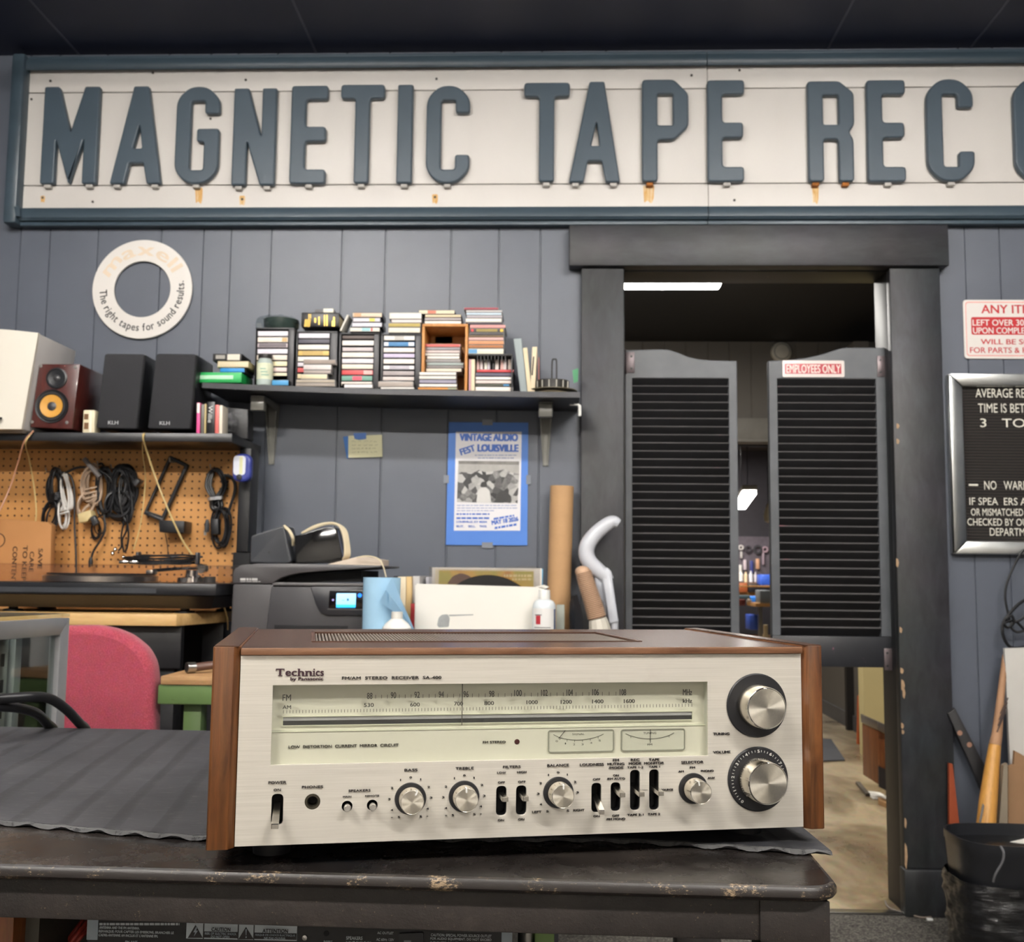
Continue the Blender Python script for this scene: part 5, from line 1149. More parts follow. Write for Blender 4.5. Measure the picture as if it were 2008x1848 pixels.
# piles on top of the racks
TY = 3.165
low('the pile on the third rack', 'cassettes on top of the racks', [(1495, 172, 1930, 242, (226, 204, 180), [(.05, .3, (210, 160, 120))]), (1500, 246, 1905, 312, (216, 210, 216), [(.6, .8, (222, 204, 90))]), (1486, 316, 1930, 384, (220, 216, 226)), (1455, 388, 1898, 462, (230, 224, 210), [(.4, .68, (150, 196, 200)), (.7, .76, (200, 90, 90))])], fa, TY, 0.075, z_floor=r3+0.0005)
low('the pile on the fourth rack', 'cassettes on top of the racks', [(112, 112, 425, 178, (238, 232, 218)), (132, 180, 425, 212, (226, 212, 206)), (105, 214, 415, 252, (178, 158, 84)), (104, 256, 412, 312, (240, 230, 208))], fb, TY, 0.075, z_floor=r4+0.0005, body=M_casec)
# wooden crate with discs
cx0, cx1 = U(fb(425, 0)[0], 700, 3.17).x, U(fb(866, 0)[0], 700, 3.17).x
cz1 = U(870, fb(0, 222)[1], 3.17).z; czf = zsh(827, 917)
ct = thing('wooden_crate', 'orange wooden disc crate standing on the wall shelf', 'crate', ((cx0+cx1)/2, 3.24, czf))
M_crate = wood('crate_orange', (190, 124, 58), (216, 154, 84), 0.5, (8, 8, 2), 5)
th = 0.008
obj('side', MB().box(cx0, cx0+th, 3.17, 3.32, czf, cz1-th, 0.001), M_crate, ct); obj('side', MB().box(cx1-th, cx1, 3.17, 3.32, czf, cz1-th, 0.001), M_crate, ct)
obj('top', MB().box(cx0, cx1, 3.17, 3.32, cz1-th, cz1, 0.001), M_crate, ct); obj('bottom', MB().box(cx0+th, cx1-th, 3.17, 3.32, czf, czf+0.005), M_crate, ct)
ca, cb_ = U(fb(612, 0)[0], 0, 3.312).x, U(fb(772, 0)[0], 0, 3.312).x; da, db = U(870, fb(0, 408)[1], 3.312).z, U(870, fb(0, 345)[1], 3.312).z
obj('back', P(MB(), [[(cx0+th, czf+.005), (cx1-th, czf+.005), (cx1-th, cz1-th), (cx0+th, cz1-th)], [(ca, da), (cb_, da), (cb_, db), (ca, db)]], 0.004, 3.313), M_crate, ct)
obj('back_hole', MB().box(ca-.01, cb_+.01, 3.3175, 3.3195, da-.01, db+.01), M_matte, ct)
DK = 'discs on the wall shelf'
def discs(where, items, f, Y, dep, **k): return stack('disc_case', 'disc case', where, DK, items, f, Y, dep, **k)
discs('the tall stack inside the wooden crate', [(442, 414, 800, 446, (206, 104, 96)), (448, 448, 795, 474, (150, 148, 152)), (446, 476, 795, 502, (214, 196, 192)), (448, 504, 792, 530, (220, 216, 208)), (474, 532, 790, 562, (232, 226, 218)), (462, 564, 800, 592, (148, 144, 142)),
    (472, 594, 830, 622, (158, 170, 166)), (470, 624, 828, 648, (136, 130, 128)), (464, 650, 810, 682, (226, 214, 194))], fb, 3.195, 0.1, z_floor=U(850, fb(0, 684)[1], 3.195).z, body=M_casec)
sup = MB(); q0, q1 = U(fb(470, 0)[0], 0, 3.2).x, U(fb(790, 0)[0], 0, 3.2).x; zz_ = U(850, fb(0, 684)[1], 3.195).z
nn = 5
for i in range(nn):
    za = czf+0.0055+(zz_-czf-0.006)*i/nn; zb_ = czf+0.0055+(zz_-czf-0.006)*(i+1)/nn
    t = thing('disc_case', '%s disc case low in the wooden crate behind the front stack' % ('grey', 'dark', 'pale', 'smoky', 'black')[i], 'disc case', ((q0+q1)/2, 3.25, za), 0, DK)
    obj('case', MB().box(q0, q1, 3.197, 3.30, za, zb_-0.0005, 0.001), (M_casec, M_caseb, M_casec, M_caseb, M_black)[i], t)
discs('the short stack before the wooden crate', [(400, 684, 760, 714, (234, 228, 218)), (398, 720, 760, 754, (226, 220, 210)), (400, 758, 762, 792, (148, 144, 160)), (398, 798, 768, 828, (230, 222, 212)), (386, 832, 770, 860, (206, 138, 60), [(.76, .98, (150, 156, 130))])], fb, 3.135, 0.034, z_floor=zsh(819, 897), body=M_caseb)
discs('the pile on the wooden crate', [(396, 88, 745, 124, (222, 210, 182), [(.25, .48, (214, 120, 96))]), (456, 132, 806, 160, (228, 206, 170)), (452, 162, 806, 190, (176, 166, 164)), (452, 192, 808, 218, (234, 226, 212))], fb, 3.175, 0.11, z_floor=cz1+0.0005, body=M_caseb)
# flat tray rack on the right with discs standing and lying
tr0, tr1 = U(fb(868, 0)[0], 700, 3.17).x+.0015, U(fb(1335, 0)[0], 0, 3.17).x; trz1 = U(960, fb(0, 512)[1], 3.17).z; trz = zsh(918, 1012)
tr = thing('disc_rack', 'low black disc rack under the tall disc stack', 'disc rack', ((tr0+tr1)/2, 3.24, trz))
obj('top', MB().box(tr0, tr1, 3.165, 3.33, trz1-0.006, trz1, 0.001), M_black, tr)
obj('side', MB().box(tr1-0.004, tr1, 3.165, 3.33, trz, trz1-0.006, 0.001), M_black, tr); obj('side', MB().box(tr0, tr0+0.002, 3.2, 3.33, trz, trz1-0.006), M_black, tr)
obj('back', MB().box(tr0+.002, tr1-.004, 3.325, 3.33, trz, trz1-0.006), M_matte, tr)
for i in range(9):
    x = tr0+0.028+(tr1-tr0-0.05)*i/8; obj('comb_tooth', MB().box(x-0.0012, x+0.0012, 3.166, 3.19, trz1-0.02, trz1-0.0062), M_black, tr)
discs('the tall stack on the black rack', [(830, 64, 1165, 86, (150, 60, 72)), (850, 90, 1200, 112, (196, 192, 190)), (852, 114, 1195, 138, (196, 214, 226)), (856, 140, 1200, 166, (176, 168, 172)), (846, 168, 1195, 208, (232, 226, 214)), (866, 210, 1210, 228, (70, 58, 70)),
    (886, 230, 1232, 262, (222, 150, 146)), (884, 266, 1220, 304, (54, 48, 50), [(.05, .12, (210, 60, 60)), (.2, .8, (150, 130, 60)), (.88, .97, (230, 190, 60))]), (878, 306, 1215, 330, (66, 62, 62)), (874, 332, 1214, 350, (112, 86, 52)), (874, 352, 1214, 380, (228, 176, 170)),
    (872, 382, 1218, 416, (212, 146, 100)), (872, 424, 1212, 456, (168, 104, 52)), (870, 458, 1214, 512, (232, 226, 204), [(.02, .26, (90, 150, 196))])], fb, 3.178, 0.12, z_floor=trz1+0.0005, body=M_casec)
for i, (u0, u1, c) in enumerate(((952, 976, (226, 190, 186)), (984, 1010, (232, 216, 214)), (1024, 1050, (238, 230, 216)), (1054, 1080, (206, 198, 202)), (1102, 1122, (50, 46, 50)), (1130, 1162, (232, 218, 212)), (1180, 1206, (222, 176, 166)), (1208, 1236, (228, 214, 210)), (1254, 1282, (230, 212, 200)))):
    x0, y0 = fb(u0, 552); x1, y1 = fb(u1, 664)
    t = thing('disc_case', '%s disc case standing in the black rack, %s from the left' % (cname(c), ('first', 'second', 'third', 'fourth', 'fifth', 'sixth', 'seventh', 'eighth', 'last')[i]), 'disc case', tuple(U((x0+x1)/2, y1, 3.19)), 0, DK)
    p0 = U(x0, y0, 3.18); p1 = U(x1, y1, 3.18); zl = U(960, fb(0, 664)[1], 3.18).z
    obj('case', MB().box(p0.x, p1.x, 3.195, 3.32, zl, p0.z, 0.001), mat('card_%d_%d_%d' % c, c, 0.5, var=0.05, scale=40), t)
zt_ = discs('the lying pile under the standing discs', [(950, 660, 1312, 688, (196, 62, 66)), (940, 692, 1304, 726, (84, 78, 96)), (940, 730, 1302, 762, (236, 230, 222)), (940, 764, 1302, 798, (226, 208, 200)), (938, 800, 1302, 820, (70, 72, 56), [(.75, .9, (70, 140, 190))]), (938, 824, 1304, 860, (234, 224, 214))], fb, 3.18, 0.12, z_floor=trz+0.0005, body=M_caseb)
for i, (u0, u1, c) in enumerate(((871, 896, (196, 150, 158)), (902, 932, (226, 210, 178)))):
    x0, y0 = fb(u0, 562); x1, y1 = fb(u1, 858); p0, p1 = U(x0, y0, 3.172), U(x1, y1, 3.172)
    t = thing('disc_case', ('purplish pink disc case standing tall at the left of the black rack', 'cream disc case standing beside the purplish pink one')[i], 'disc case', (p0.x, 3.2, trz), 0, DK)
    obj('case', MB().box(max(p0.x, tr0+0.0025), p1.x, 3.172, 3.3, trz+0.0003, p0.z, 0.001), mat('card_%d_%d_%d' % c, c, 0.5, var=0.05, scale=40), t)
# leaning books
def lean(name, label, q, Y, dep, m, cat='book', grp='books on the wall shelf'):
    t = thing(name, label, cat, tuple(U((q[2][0]+q[3][0])/2, max(q[2][1], q[3][1]), Y)), 0, grp)
    zf = zsh(q[3][0], q[2][0]); P0 = [U(x, y, Y) for x, y in q]
    dz = zf-min(p.z for p in P0); P0 = [p+Vector((0, 0, dz)) for p in P0]
    obj('cover', MB().prism(P0, (0, dep, 0), 0.0015), m, t); return t, P0
q = [fb(1308, 322), fb(1384, 316), fb(1440, 840), fb(1376, 846)]
t, P0 = lean('book', 'thick grey book leaning at the right of the disc rack', q, 3.17, 0.15, mat('book_grey', (150, 160, 160), 0.6, var=0.04))
t, P0 = lean('book', 'cream book leaning against the thick grey one', [fb(1398, 372), fb(1440, 366), fb(1484, 806), fb(1446, 812)], 3.175, 0.13, mat('book_cream', (222, 206, 172), 0.6, var=0.04))
t, P0 = lean('book', 'cream book with a black spine label beside the leaning pair', [fb(1488, 362), fb(1536, 360), fb(1512, 812), fb(1468, 812)], 3.172, 0.13, mat('book_cream_2', (226, 208, 176), 0.6, var=0.04))
obj('spine_label', MB().px([fb(1494, 536), fb(1508, 536), fb(1494, 716), fb(1480, 716)], 3.1715, 0.0008), M_ink, t)
lean('booklet', 'thin reddish booklet right of the cream books', [fb(1546, 442), fb(1556, 442), fb(1556, 812), fb(1540, 812)], 3.2, 0.1, mat('booklet_red', (168, 110, 104), 0.6))
# dishes, black holder, green card
p_ = U(fb(1680, 0)[0], 770, 3.24); zf = zsh(1035, 1130)
def disp(mb, r, z0, z1, lip=0.0): return mb.lathe([(0, z0), (r*.8, z0), (r, z0+0.006+lip), (r, z1+lip), (r*.78, z1-.001), (0, z1-.001)], (p_.x, 3.212, zf), 'Z', 40)
t = thing('plate', 'brown edged plate lying at the right end of the wall shelf', 'plate', (p_.x, 3.212, zf), 0, 'plates on the wall shelf'); obj('plate', disp(MB(), 0.055, 0.0, 0.008), mat('plate_tan', (176, 160, 128), 0.4), t)
t = thing('plate', 'wide dark rimmed plate resting on the brown edged one', 'plate', (p_.x, 3.212, zf+0.0085), 0, 'plates on the wall shelf'); obj('plate', disp(MB(), 0.075, 0.0085, 0.0125, 0.001), mat('plate_dark', (96, 88, 66), 0.4), t)
t = thing('wire_basket', 'black openwork holder with an upright loop on the plates', 'holder', (p_.x, 3.215, zf+0.0145))
zc_ = zf+0.0148
obj('bowl', MB().lathe([(0, 0.0), (0.05, 0.0), (0.052, 0.03), (0.048, 0.03), (0.046, 0.004), (0, 0.004)], (p_.x, 3.215, zc_), 'Z', 30), mat('holder_black', (40, 38, 34), 0.5, var=0.3, scale=60), t)
mb = MB()
for k in range(6): a_ = -2.6+k*0.42; mb.tube([Vector((p_.x+0.0525*math.cos(a_), 3.215+0.0525*math.sin(a_), zc_+0.006)), Vector((p_.x+0.0535*math.cos(a_), 3.215+0.0535*math.sin(a_), zc_+0.027))], 0.002, 6)
obj('pale_ribs', mb, mat('rib_pale', (176, 172, 160), 0.4), t)
lz = U(1087, fb(0, 588)[1], 3.24).z
obj('loop', MB().tube(smooth([Vector((p_.x-0.002, 3.2, zc_+0.005)), Vector((p_.x-0.001, 3.2, lz-0.01)), Vector((p_.x+0.006, 3.2, lz)), Vector((p_.x+0.0125, 3.2, lz-0.01)), Vector((p_.x+0.012, 3.2, zc_+0.005))]), 0.0025, 8), M_black, t)
solo('green_card', MB().px([fb(1874, 668), fb(1930, 648), fb(1926, 776), fb(1886, 790)], 3.3, 0.004), mat('card_green', (70, 140, 96), 0.6), 'green card standing behind the plates at the right end of the shelf', 'card')

# left end of the shelf: green case, dark cases, jar
t = case('media_case', 'media case', 'bright green case lying at the front left end of the wall shelf', 'loose cases at the left end of the shelf', 381, 730.5, 474, 748, (36, 168, 86), 3.134, 0.12, body=mat('case_green', (30, 158, 78), 0.4, var=0.04), z0=zsh(396, 474))
obj('title_band', MB().bx(383, 736, 457, 744, 3.1325, 0.002, 0.0006), mat('band_pale', (180, 226, 190), 0.5), t)
zg = U(430, 730.5, 3.134).z+0.0006
t = case('media_case', 'media case', 'blue case lying on the green one', 'loose cases at the left end of the shelf', 431, 721.5, 480, 731, (36, 140, 206), 3.14, 0.1, z0=zg, body=M_black)
zg2 = U(455, 721.5, 3.14).z+0.0006
t = case('media_case', 'media case', 'cream case lying on the blue one', 'loose cases at the left end of the shelf', 426, 708.5, 488, 722, (214, 200, 168), 3.14, 0.13, z0=zg2, body=mat('case_olive', (168, 158, 118), 0.5)); zg3 = U(455, 708.5, 3.14).z+0.0006
t = case('media_case', 'media case', 'black case with a white label on top of the cream one', 'loose cases at the left end of the shelf', 417, 694, 474, 708.5, (34, 33, 34), 3.142, 0.1, z0=zg3, body=M_black)
obj('white_label', MB().bx(446, 694.8, 470, 706.5, 3.1405, 0.001), mat('label_pale', (214, 206, 190), 0.5), t)
tm = MB(); tm.bx(423, 696.5, 441, 704, 3.1408, 0.0005); obj('grey_band', tm, mat('band_grey', (150, 146, 138), 0.5), t)
jx = U(520, 757, 3.165); zf = zsh(505, 536); h_ = U(520, 697, 3.165).z-zf; r_ = (U(535.5, 720, 3.165).x-U(504.5, 720, 3.165).x)/2
t = thing('glass_jar', 'glass jar with a pale green label and black lid on the shelf', 'jar', (jx.x, 3.163, zf))
jY = SF+r_+0.003
jc = (jx.x, jY, zf)
obj('glass', MB().lathe([(0, 0.001), (r_*.96, 0.001), (r_, 0.006), (r_, h_*.72), (r_*.8, h_*.82), (r_*.8, h_*.86), (0, h_*.86)], jc, 'Z', 32), mat('jar_glass', (178, 190, 184), 0.1, var=0.05), t)
obj('label', MB().lathe([(r_*1.01, h_*.19), (r_*1.012, h_*.19), (r_*1.012, h_*.7), (r_*1.01, h_*.7)], jc, 'Z', 32), mat('jar_label', (216, 220, 192), 0.6, var=0.08, scale=40), t)
obj('lid', MB().lathe([(0, h_*.862), (r_*.88, h_*.862), (r_*.9, h_*.88), (r_*.9, h_*.99), (r_*.84, h_), (0, h_)], jc, 'Z', 32), mat('jar_lid', (44, 42, 40), 0.3), t)
tm = MB()
for i, v in enumerate((722, 728, 734)): tm.bx(510+i, v, 521+3*i, v+2, jY-r_*1.02-0.0003, 0.0012)
obj('label_print', tm, mat('label_green', (140, 178, 158), 0.6), t)
# wrapped round tin and a black and gold book on the racks
p_ = U(547, 647, 3.22)
t = thing('ashtray', 'dark green round glass dish in clear wrap on the leftmost rack', 'dish', (p_.x, 3.225, r1+0.0006))
obj('dish', MB().lathe([(0, 0.0), (0.045, 0.0), (0.053, 0.012), (0.054, 0.034), (0.046, 0.036), (0.04, 0.012), (0, 0.01)], (p_.x+0.005, 3.228, r1+0.0006), 'Z', 40), mat('dark_green_glass', (50, 62, 58), 0.12, var=0.25, scale=30), t)
g = random.Random(5); mb = MB(); rings = []
for z, r_ in ((0.002, 0.056), (0.02, 0.06), (0.036, 0.056), (0.044, 0.045), (0.04, 0.028)):
    rings.append([Vector((p_.x+0.002-0.014*max(0, -math.cos(2*PI*k/24))*1.3+(r_+g.uniform(-.003, .003))*math.cos(2*PI*k/24), 3.228+(r_*.78+g.uniform(-.002, .002))*math.sin(2*PI*k/24), r1+z+g.uniform(-.003, .003)+(0.0035 if z < .01 else 0))) for k in range(24)])
obj('clear_wrap', mb.loft(rings, cap=False), clear('plastic_film', (240, 244, 244), 0.25, 0.12), t, smooth=0.3)
zb2_ = max(r1, r2)+0.0006
a_, b_ = U(590, 648, 3.165), U(665, 613, 3.165)
t = thing('thick_book', 'thick black book with gold spine ornaments on the second rack', 'book', ((a_.x+b_.x)/2, 3.23, zb2_))
obj('pages', MB().box(a_.x+.004, b_.x-.004, 3.172, 3.32, zb2_+.004, b_.z-.004), mat('page_cream', (190, 176, 144), 0.8), t)
obj('cover', MB().box(a_.x, b_.x, 3.165, 3.173, zb2_, b_.z, 0.003).box(a_.x, b_.x, 3.173, 3.325, zb2_, zb2_+.0035).box(a_.x, b_.x, 3.173, 3.325, b_.z-.0035, b_.z), mat('cover_black', (30, 29, 30), 0.35), t)
mb = MB(); gY = 3.1642
for u0, v0, u1, v1 in ((855, 190, 865, 280), (880, 190, 890, 260), (790, 270, 890, 380), (940, 250, 965, 320), (998, 230, 1018, 355), (1080, 205, 1095, 370), (1112, 205, 1135, 370), (1195, 290, 1240, 375), (1215, 235, 1238, 290)):
    if u1-u0 > 60:
        for k in range(5): mb.px([fa(u0+k*18, v1), fa(u0+k*18+9, v1), fa(u0+k*18+26, v0), fa(u0+k*18+17, v0)], gY, 0.001)
    else: mb.px(roundpoly([fa(u0, v0), fa(u1, v0), fa(u1, v1), fa(u0, v1)], 1.0, 2), gY, 0.001)
obj('gold_ornament', mb, mat('gold_foil', (178, 146, 62), 0.3, 0.5), t)
zz3 = b_.z+.0006
a2, b2 = U(634, 616, 3.17), U(654, 605.5, 3.17)
t = thing('white_box', 'small white and grey box on top of the black and gold book', 'box', ((a2.x+b2.x)/2, 3.22, zz3)); obj('box', MB().box(a2.x-.027, b2.x, 3.176, 3.29, zz3, b2.z-.0008, .0012), mat('box_grey_dark', (88, 86, 86), 0.4), t)
obj('white_end', MB().box(a2.x, b2.x, 3.168, 3.177, zz3, b2.z, .0012), mat('box_white', (232, 226, 212), 0.5), t)
t, P0 = None, [U(x, y, 3.17) for x, y in (fa(1415, 190), fa(1445, 190), fa(1335, 424), fa(1308, 424))]
dz = max(r2, r3)+0.0006-min(p.z for p in P0)
t = thing('slim_case', 'slim white case leaning between the black book and the cassette pile', 'case', tuple(U(668, 650, 3.2)))
obj('case', MB().prism([p+Vector((0, 0, dz)) for p in P0], (0, 0.07, 0), .0008), mat('slim_white', (222, 218, 206), 0.5), t)

# ------------------------------------------------------------------ note and poster on the wall
t = thing('sticky_note', 'cream note held by blue tape on the wall under the shelf', 'note', tuple(U(720, 900, YW)))
obj('blue_card', MB().px([(673, 857), (692, 854), (694, 898), (680, 899)], YW-0.006, 0.002), mat('card_blue', (40, 100, 170), 0.6), t)
obj('note', MB().px([(683, 855), (749, 853), (750, 896), (683, 898)], YW-0.008, 0.0015), mat('note_cream', (208, 204, 168), 0.7, var=0.03), t)
obj('tape', MB().px([(693, 850), (718, 849), (718, 861), (704, 863), (695, 861)], YW-0.0092, 0.001), mat('tape_blue', (34, 88, 160), 0.5), t)
tm = MB()
g = random.Random(2)
for v in (866, 873, 880, 887):
    x = 690
    while x < 738:
        w_ = g.uniform(3, 9); tm.tube(smooth([U(x+w_*k/5, v+g.uniform(-1.4, 1.4), YW-0.0085) for k in range(6)], 2), 0.0006, 4); x += w_+g.uniform(2, 5)
obj('pencil_marks', tm, mat('pencil', (140, 136, 108), 0.7), t)
t = thing('poster', 'blue concert style poster with a black and white crowd picture on the wall', 'poster', tuple(U(955, 1070, YW)))
t['label'] = 'blue audio fair poster with a black and white crowd picture taped to the wall'
oy = YW-0.006
M_pb = mat('poster_blue', (74, 126, 208), 0.5, var=0.02)
obj('sheet', MB().px([(880, 828), (1036, 829), (1034, 1070), (874, 1069)], oy, 0.0015), M_pb, t)
obj('white_panel', MB().px([(894, 847), (1023, 847), (1020, 1041), (890, 1041)], oy-0.0006, 0.0006), mat('poster_white', (226, 224, 226), 0.5, var=0.01), t)
w = NT('crowd_picture'); mp = w.coords((1, 1, 1)); vo = w.n('ShaderNodeTexVoronoi'); vo.inputs['Scale'].default_value = 55; w.l(mp, 'Vector', vo, 'Vector')
nz = w.noise(mp, 70, 4, 0.7); mx = w.mix(None, 0.5, vo, 'Color', nz, 'Color', 'OVERLAY'); bw = w.n('ShaderNodeRGBToBW'); w.l(mx, 2, bw, 'Color')
r = w.ramp(bw, 'Val', [(0.2, (34, 34, 34)), (0.5, (86, 85, 84)), (0.72, (186, 184, 180))]); w.l(r, 'Color', w.b, 'Base Color'); w.set(Roughness=0.5)
obj('picture_hall', MB().px([(899, 904), (1018, 905), (1018, 934), (898, 932)], oy-0.0012, 0.0006), mat('hall_grey', (168, 165, 160), 0.5, var=0.12, scale=40), t)
obj('picture_crowd', MB().px([(898, 930), (905, 926), (925, 928), (940, 922), (950, 926), (975, 924), (992, 920), (1000, 926), (1018, 930), (1015, 987), (896, 985)], oy-0.0014, 0.0008), w.m, t)
obj('picture_ceiling', MB().px([(899, 904), (1018, 905), (1018, 912), (899, 910)], oy-0.0016, 0.0008), mat('hall_dark', (118, 115, 110), 0.5, var=0.3, scale=60), t)
mb = MB()
mb.px(roundpoly([(934, 986), (937, 962), (944, 956), (952, 955), (960, 962), (963, 986)], 3), oy-0.0022, 0.0008); obj('white_shirt', mb, mat('figure_white', (206, 204, 200), 0.5), t)
mb = MB().px(roundpoly([(942, 956), (943, 947), (949, 944), (955, 947), (955, 956)], 3), oy-0.0024, 0.0008).px(roundpoly([(972, 985), (978, 965), (988, 962), (1000, 970), (996, 986)], 3), oy-0.0022, 0.0008); obj('dark_figures', mb, mat('figure_dark', (44, 43, 42), 0.5), t)
tm = MB(); ty = oy-0.001
ptext(tm, 'VINTAGE AUDIO', 901, 1016, 858, 15, ty, bold=0.075); ptext(tm, 'LOUISVILLE', 936, 1017, 879, 15, ty, bold=0.08)
a_ = U(902, 890, ty); b_ = U(933, 878, ty); text(tm, 'FEST', a_.x, b_.x, (a_.z+b_.z)/2-0.006, 0.022, ty, bold=0.06, rot=0.32)
def words(mb, x0, x1, y, h, seed, Y, slope=0.0):          # print too small to read: one soft bar a word
    g = random.Random(seed); x = x0
    while x < x1-1:
        w_ = min(g.uniform(3, 11), x1-x); yy = y-slope*(x-x0)
        mb.px([(x, yy-h/2), (x+w_, yy-h/2-slope*w_), (x+w_, yy+h/2-slope*w_), (x, yy+h/2)], Y, 0.0004); x += w_+1.6
words(tm, 895, 960, 1008.5, 3, 4, ty); words(tm, 895, 960, 1016.5, 3.6, 5, ty)
ptext(tm, 'LOUISVILLE, KY 40204', 895, 955, 1024, 4.6, ty, bold=0.05)
for s, x in (('BUY.', 895), ('SELL.', 918), ('TRADE.', 940)): ptext(tm, s, x, x+15, 1032.5, 4.2, ty, bold=0.04)
words(tm, 968, 1009, 1018, 3.6, 6, ty, 0.17); words(tm, 970, 1013, 1036, 4.4, 7, ty, 0.17)
a_ = U(964, 1025, ty); b_ = U(1017, 1025, ty); text(tm, 'MAY 18 2026', a_.x, b_.x, a_.z-0.001, 9*YW/FPX, ty, bold=0.06, rot=0.16)
obj('blue_lettering', tm, mat('poster_letter_blue', (52, 98, 186), 0.5), t)
tm = MB()
words(tm, 931, 1015, 893, 1.6, 8, ty); words(tm, 937, 1010, 898.5, 1.6, 9, ty)
for i in range(3): words(tm, 896, (1014, 1016, 969)[i], 991.5+i*5.2, 1.5, 10+i, ty)
obj('small_print', tm, mat('poster_print', (130, 146, 186), 0.5), t)
M_tape = mat('clear_tape', (128, 132, 140), 0.25)
for x0, y0, x1, y1 in ((946, 823, 966, 834), (870, 932, 880, 948), (1032, 932, 1041, 950), (945, 1064, 966, 1075)): obj('tape', MB().bx(x0, y0, x1, y1, oy-0.001, 0.0008), M_tape, t)

# ------------------------------------------------------------------ side table with printer, records and bottles
TZ = 0.685
st = thing('side_table', 'low dark table along the wall carrying the printer and the records', 'table', (U(830, 1250, 3.1).x, 3.05, 0))
tx0, tx1 = U(470, 1250, 2.72).x, U(1110, 1250, 2.86).x
obj('table_top', MB().box(tx0, tx1, 2.55, 3.285, TZ-0.03, TZ, 0.003), mat('table_dark', (52, 44, 40), 0.5), st)
for x in (tx0+0.04, tx1-0.04):
    for y in (2.85, 3.2): obj('leg', MB().box(x-0.025, x+0.025, y, y+0.05, 0, TZ-0.031), M_black, st)
# printer
pr = thing('printer', 'dark grey office printer with a lit blue touch screen', 'printer', (U(600, 1240, 3.0).x, 3.0, TZ))
F = 2.80; M_pr = mat('printer_grey', (72, 70, 71), 0.42, var=0.05, bump=0.05, bscale=400); M_prd = mat('printer_dark', (40, 41, 45), 0.35, var=0.06); M_prg = mat('printer_gloss', (16, 16, 18), 0.12)
zT = TZ+0.0005
def fz(y): return U(600, y, F).z
def fx_(x): return U(x, 1180, F).x
xl_, xr_ = fx_(452), fx_(752)
body = [(xl_, zT), (xr_, zT), (xr_, fz(1143)), (fx_(535), fz(1147)), (xl_+0.004, fz(1147))]
obj('body', MB().prism([Vector((x, F, z)) for x, z in body], (0, 0.36, 0), 0.006), M_pr, pr)
lid = [(xl_+0.003, fz(1146)+0.0006), (fx_(533), fz(1146)+0.0006), (fx_(538), fz(1141)), (fx_(549), fz(1134)), (fx_(562), fz(1129)), (fx_(585), fz(1124)), (fx_(640), fz(1119)), (fx_(700), fz(1115)), (fx_(745), fz(1111)), (fx_(745), fz(1108)), (fx_(690), fz(1107)), (fx_(560), fz(1106)), (fx_(500), fz(1107)), (fx_(470), fz(1110)), (fx_(458), fz(1117)), (xl_+0.004, fz(1124))]
obj('scanner_lid', MB().prism([Vector((x, F+0.001, z)) for x, z in lid], (0, 0.35, 0), 0.002), M_pr, pr)
obj('neck', MB().prism([Vector((x, F+0.06, z)) for x, z in [(fx_(538), fz(1145)+.001), (fx_(700), fz(1142)+.001), (fx_(700), fz(1118)), (fx_(600), fz(1124)), (fx_(560), fz(1131))]], (0, 0.28, 0)), M_matte, pr)
obj('ledge', MB().prism([Vector((x, F-0.012, z)) for x, z in [(fx_(534), fz(1149)), (xr_, fz(1149)), (xr_, fz(1143)), (fx_(540), fz(1143)), (fx_(534), fz(1146))]], (0, 0.07, 0), 0.002), mat('printer_ledge', (86, 84, 84), 0.4), pr)
obj('front_panel', MB().prism([Vector((U(x, y, F-.008).x, F-.008, max(zT, U(x, y, F-.008).z))) for x, y in ((532, 1151), (722, 1151), (722, 1270), (518, 1270))], (0, .012, 0), 0.003), mat('printer_front', (62, 61, 63), 0.4, var=0.04), pr)
cp = obj('control_panel', MB().px(roundpoly([(608, 1151), (722, 1151), (722, 1208), (640, 1208), (628, 1202), (621, 1190)], 4), F-0.014, 0.01, 0.002), M_prd, pr)
obj('bezel', MB().px(roundpoly([(646, 1158), (720, 1158), (719, 1194), (644, 1193)], 2), F-0.0165, 0.004, 0.001), M_prg, cp)
w = NT('printer_screen'); sx2 = w.n('ShaderNodeSeparateXYZ'); tc2 = w.n('ShaderNodeTexCoord'); w.l(tc2, 'Generated', sx2, 'Vector')
r = w.ramp(sx2, 'Z', [(0.12, (40, 170, 240)), (0.2, (70, 190, 246)), (0.24, (130, 210, 248)), (1.0, (150, 206, 244))]); w.l(r, 'Color', w.b, 'Emission Color'); w.l(r, 'Color', w.b, 'Base Color'); w.set(Emission_Strength=0.75, Roughness=0.3)
obj('screen', MB().px(roundpoly([(660, 1164), (698, 1164), (697, 1192), (659, 1192)], 1.5), F-0.0185, 0.002), w.m, cp)
mb = MB().bx(680, 1174, 684, 1179, F-0.0188, 0.0004).bx(670, 1177, 676, 1178, F-0.0188, 0.0004); obj('screen_icons', mb, mat('icon_blue', (70, 110, 150), 0.5), cp)
p_ = U(705.5, 1168, F-0.0165); obj('power_light', MB().lathe([(0, -0.001), (0.0052, -0.001), (0.0052, 0.001), (0, 0.001)], p_, 'Y', 16), emit('light_blue', (20, 110, 240), 1.2), cp)
p_ = U(653, 1177, F-0.0165); obj('home_light', MB().lathe([(0, -0.001), (0.0025, -0.001), (0.0025, 0.001), (0, 0.001)], p_, 'Y', 12), emit('light_lilac', (150, 140, 200), 0.6), cp)
obj('trim_line', MB().px([(642, 1194), (712, 1195), (712, 1197), (642, 1196)], F-0.0150, 0.002), mat('printer_ledge', (86, 84, 84), 0.4), cp)
obj('paper_slot', MB().bx(538, 1226, 682, 1242, F-0.0095, 0.004, 0.001), M_matte, pr)
tm = MB(); ptext(tm, 'officejet', 471, 513, 1138, 6.5, F-0.0006, bold=0.03) if False else None
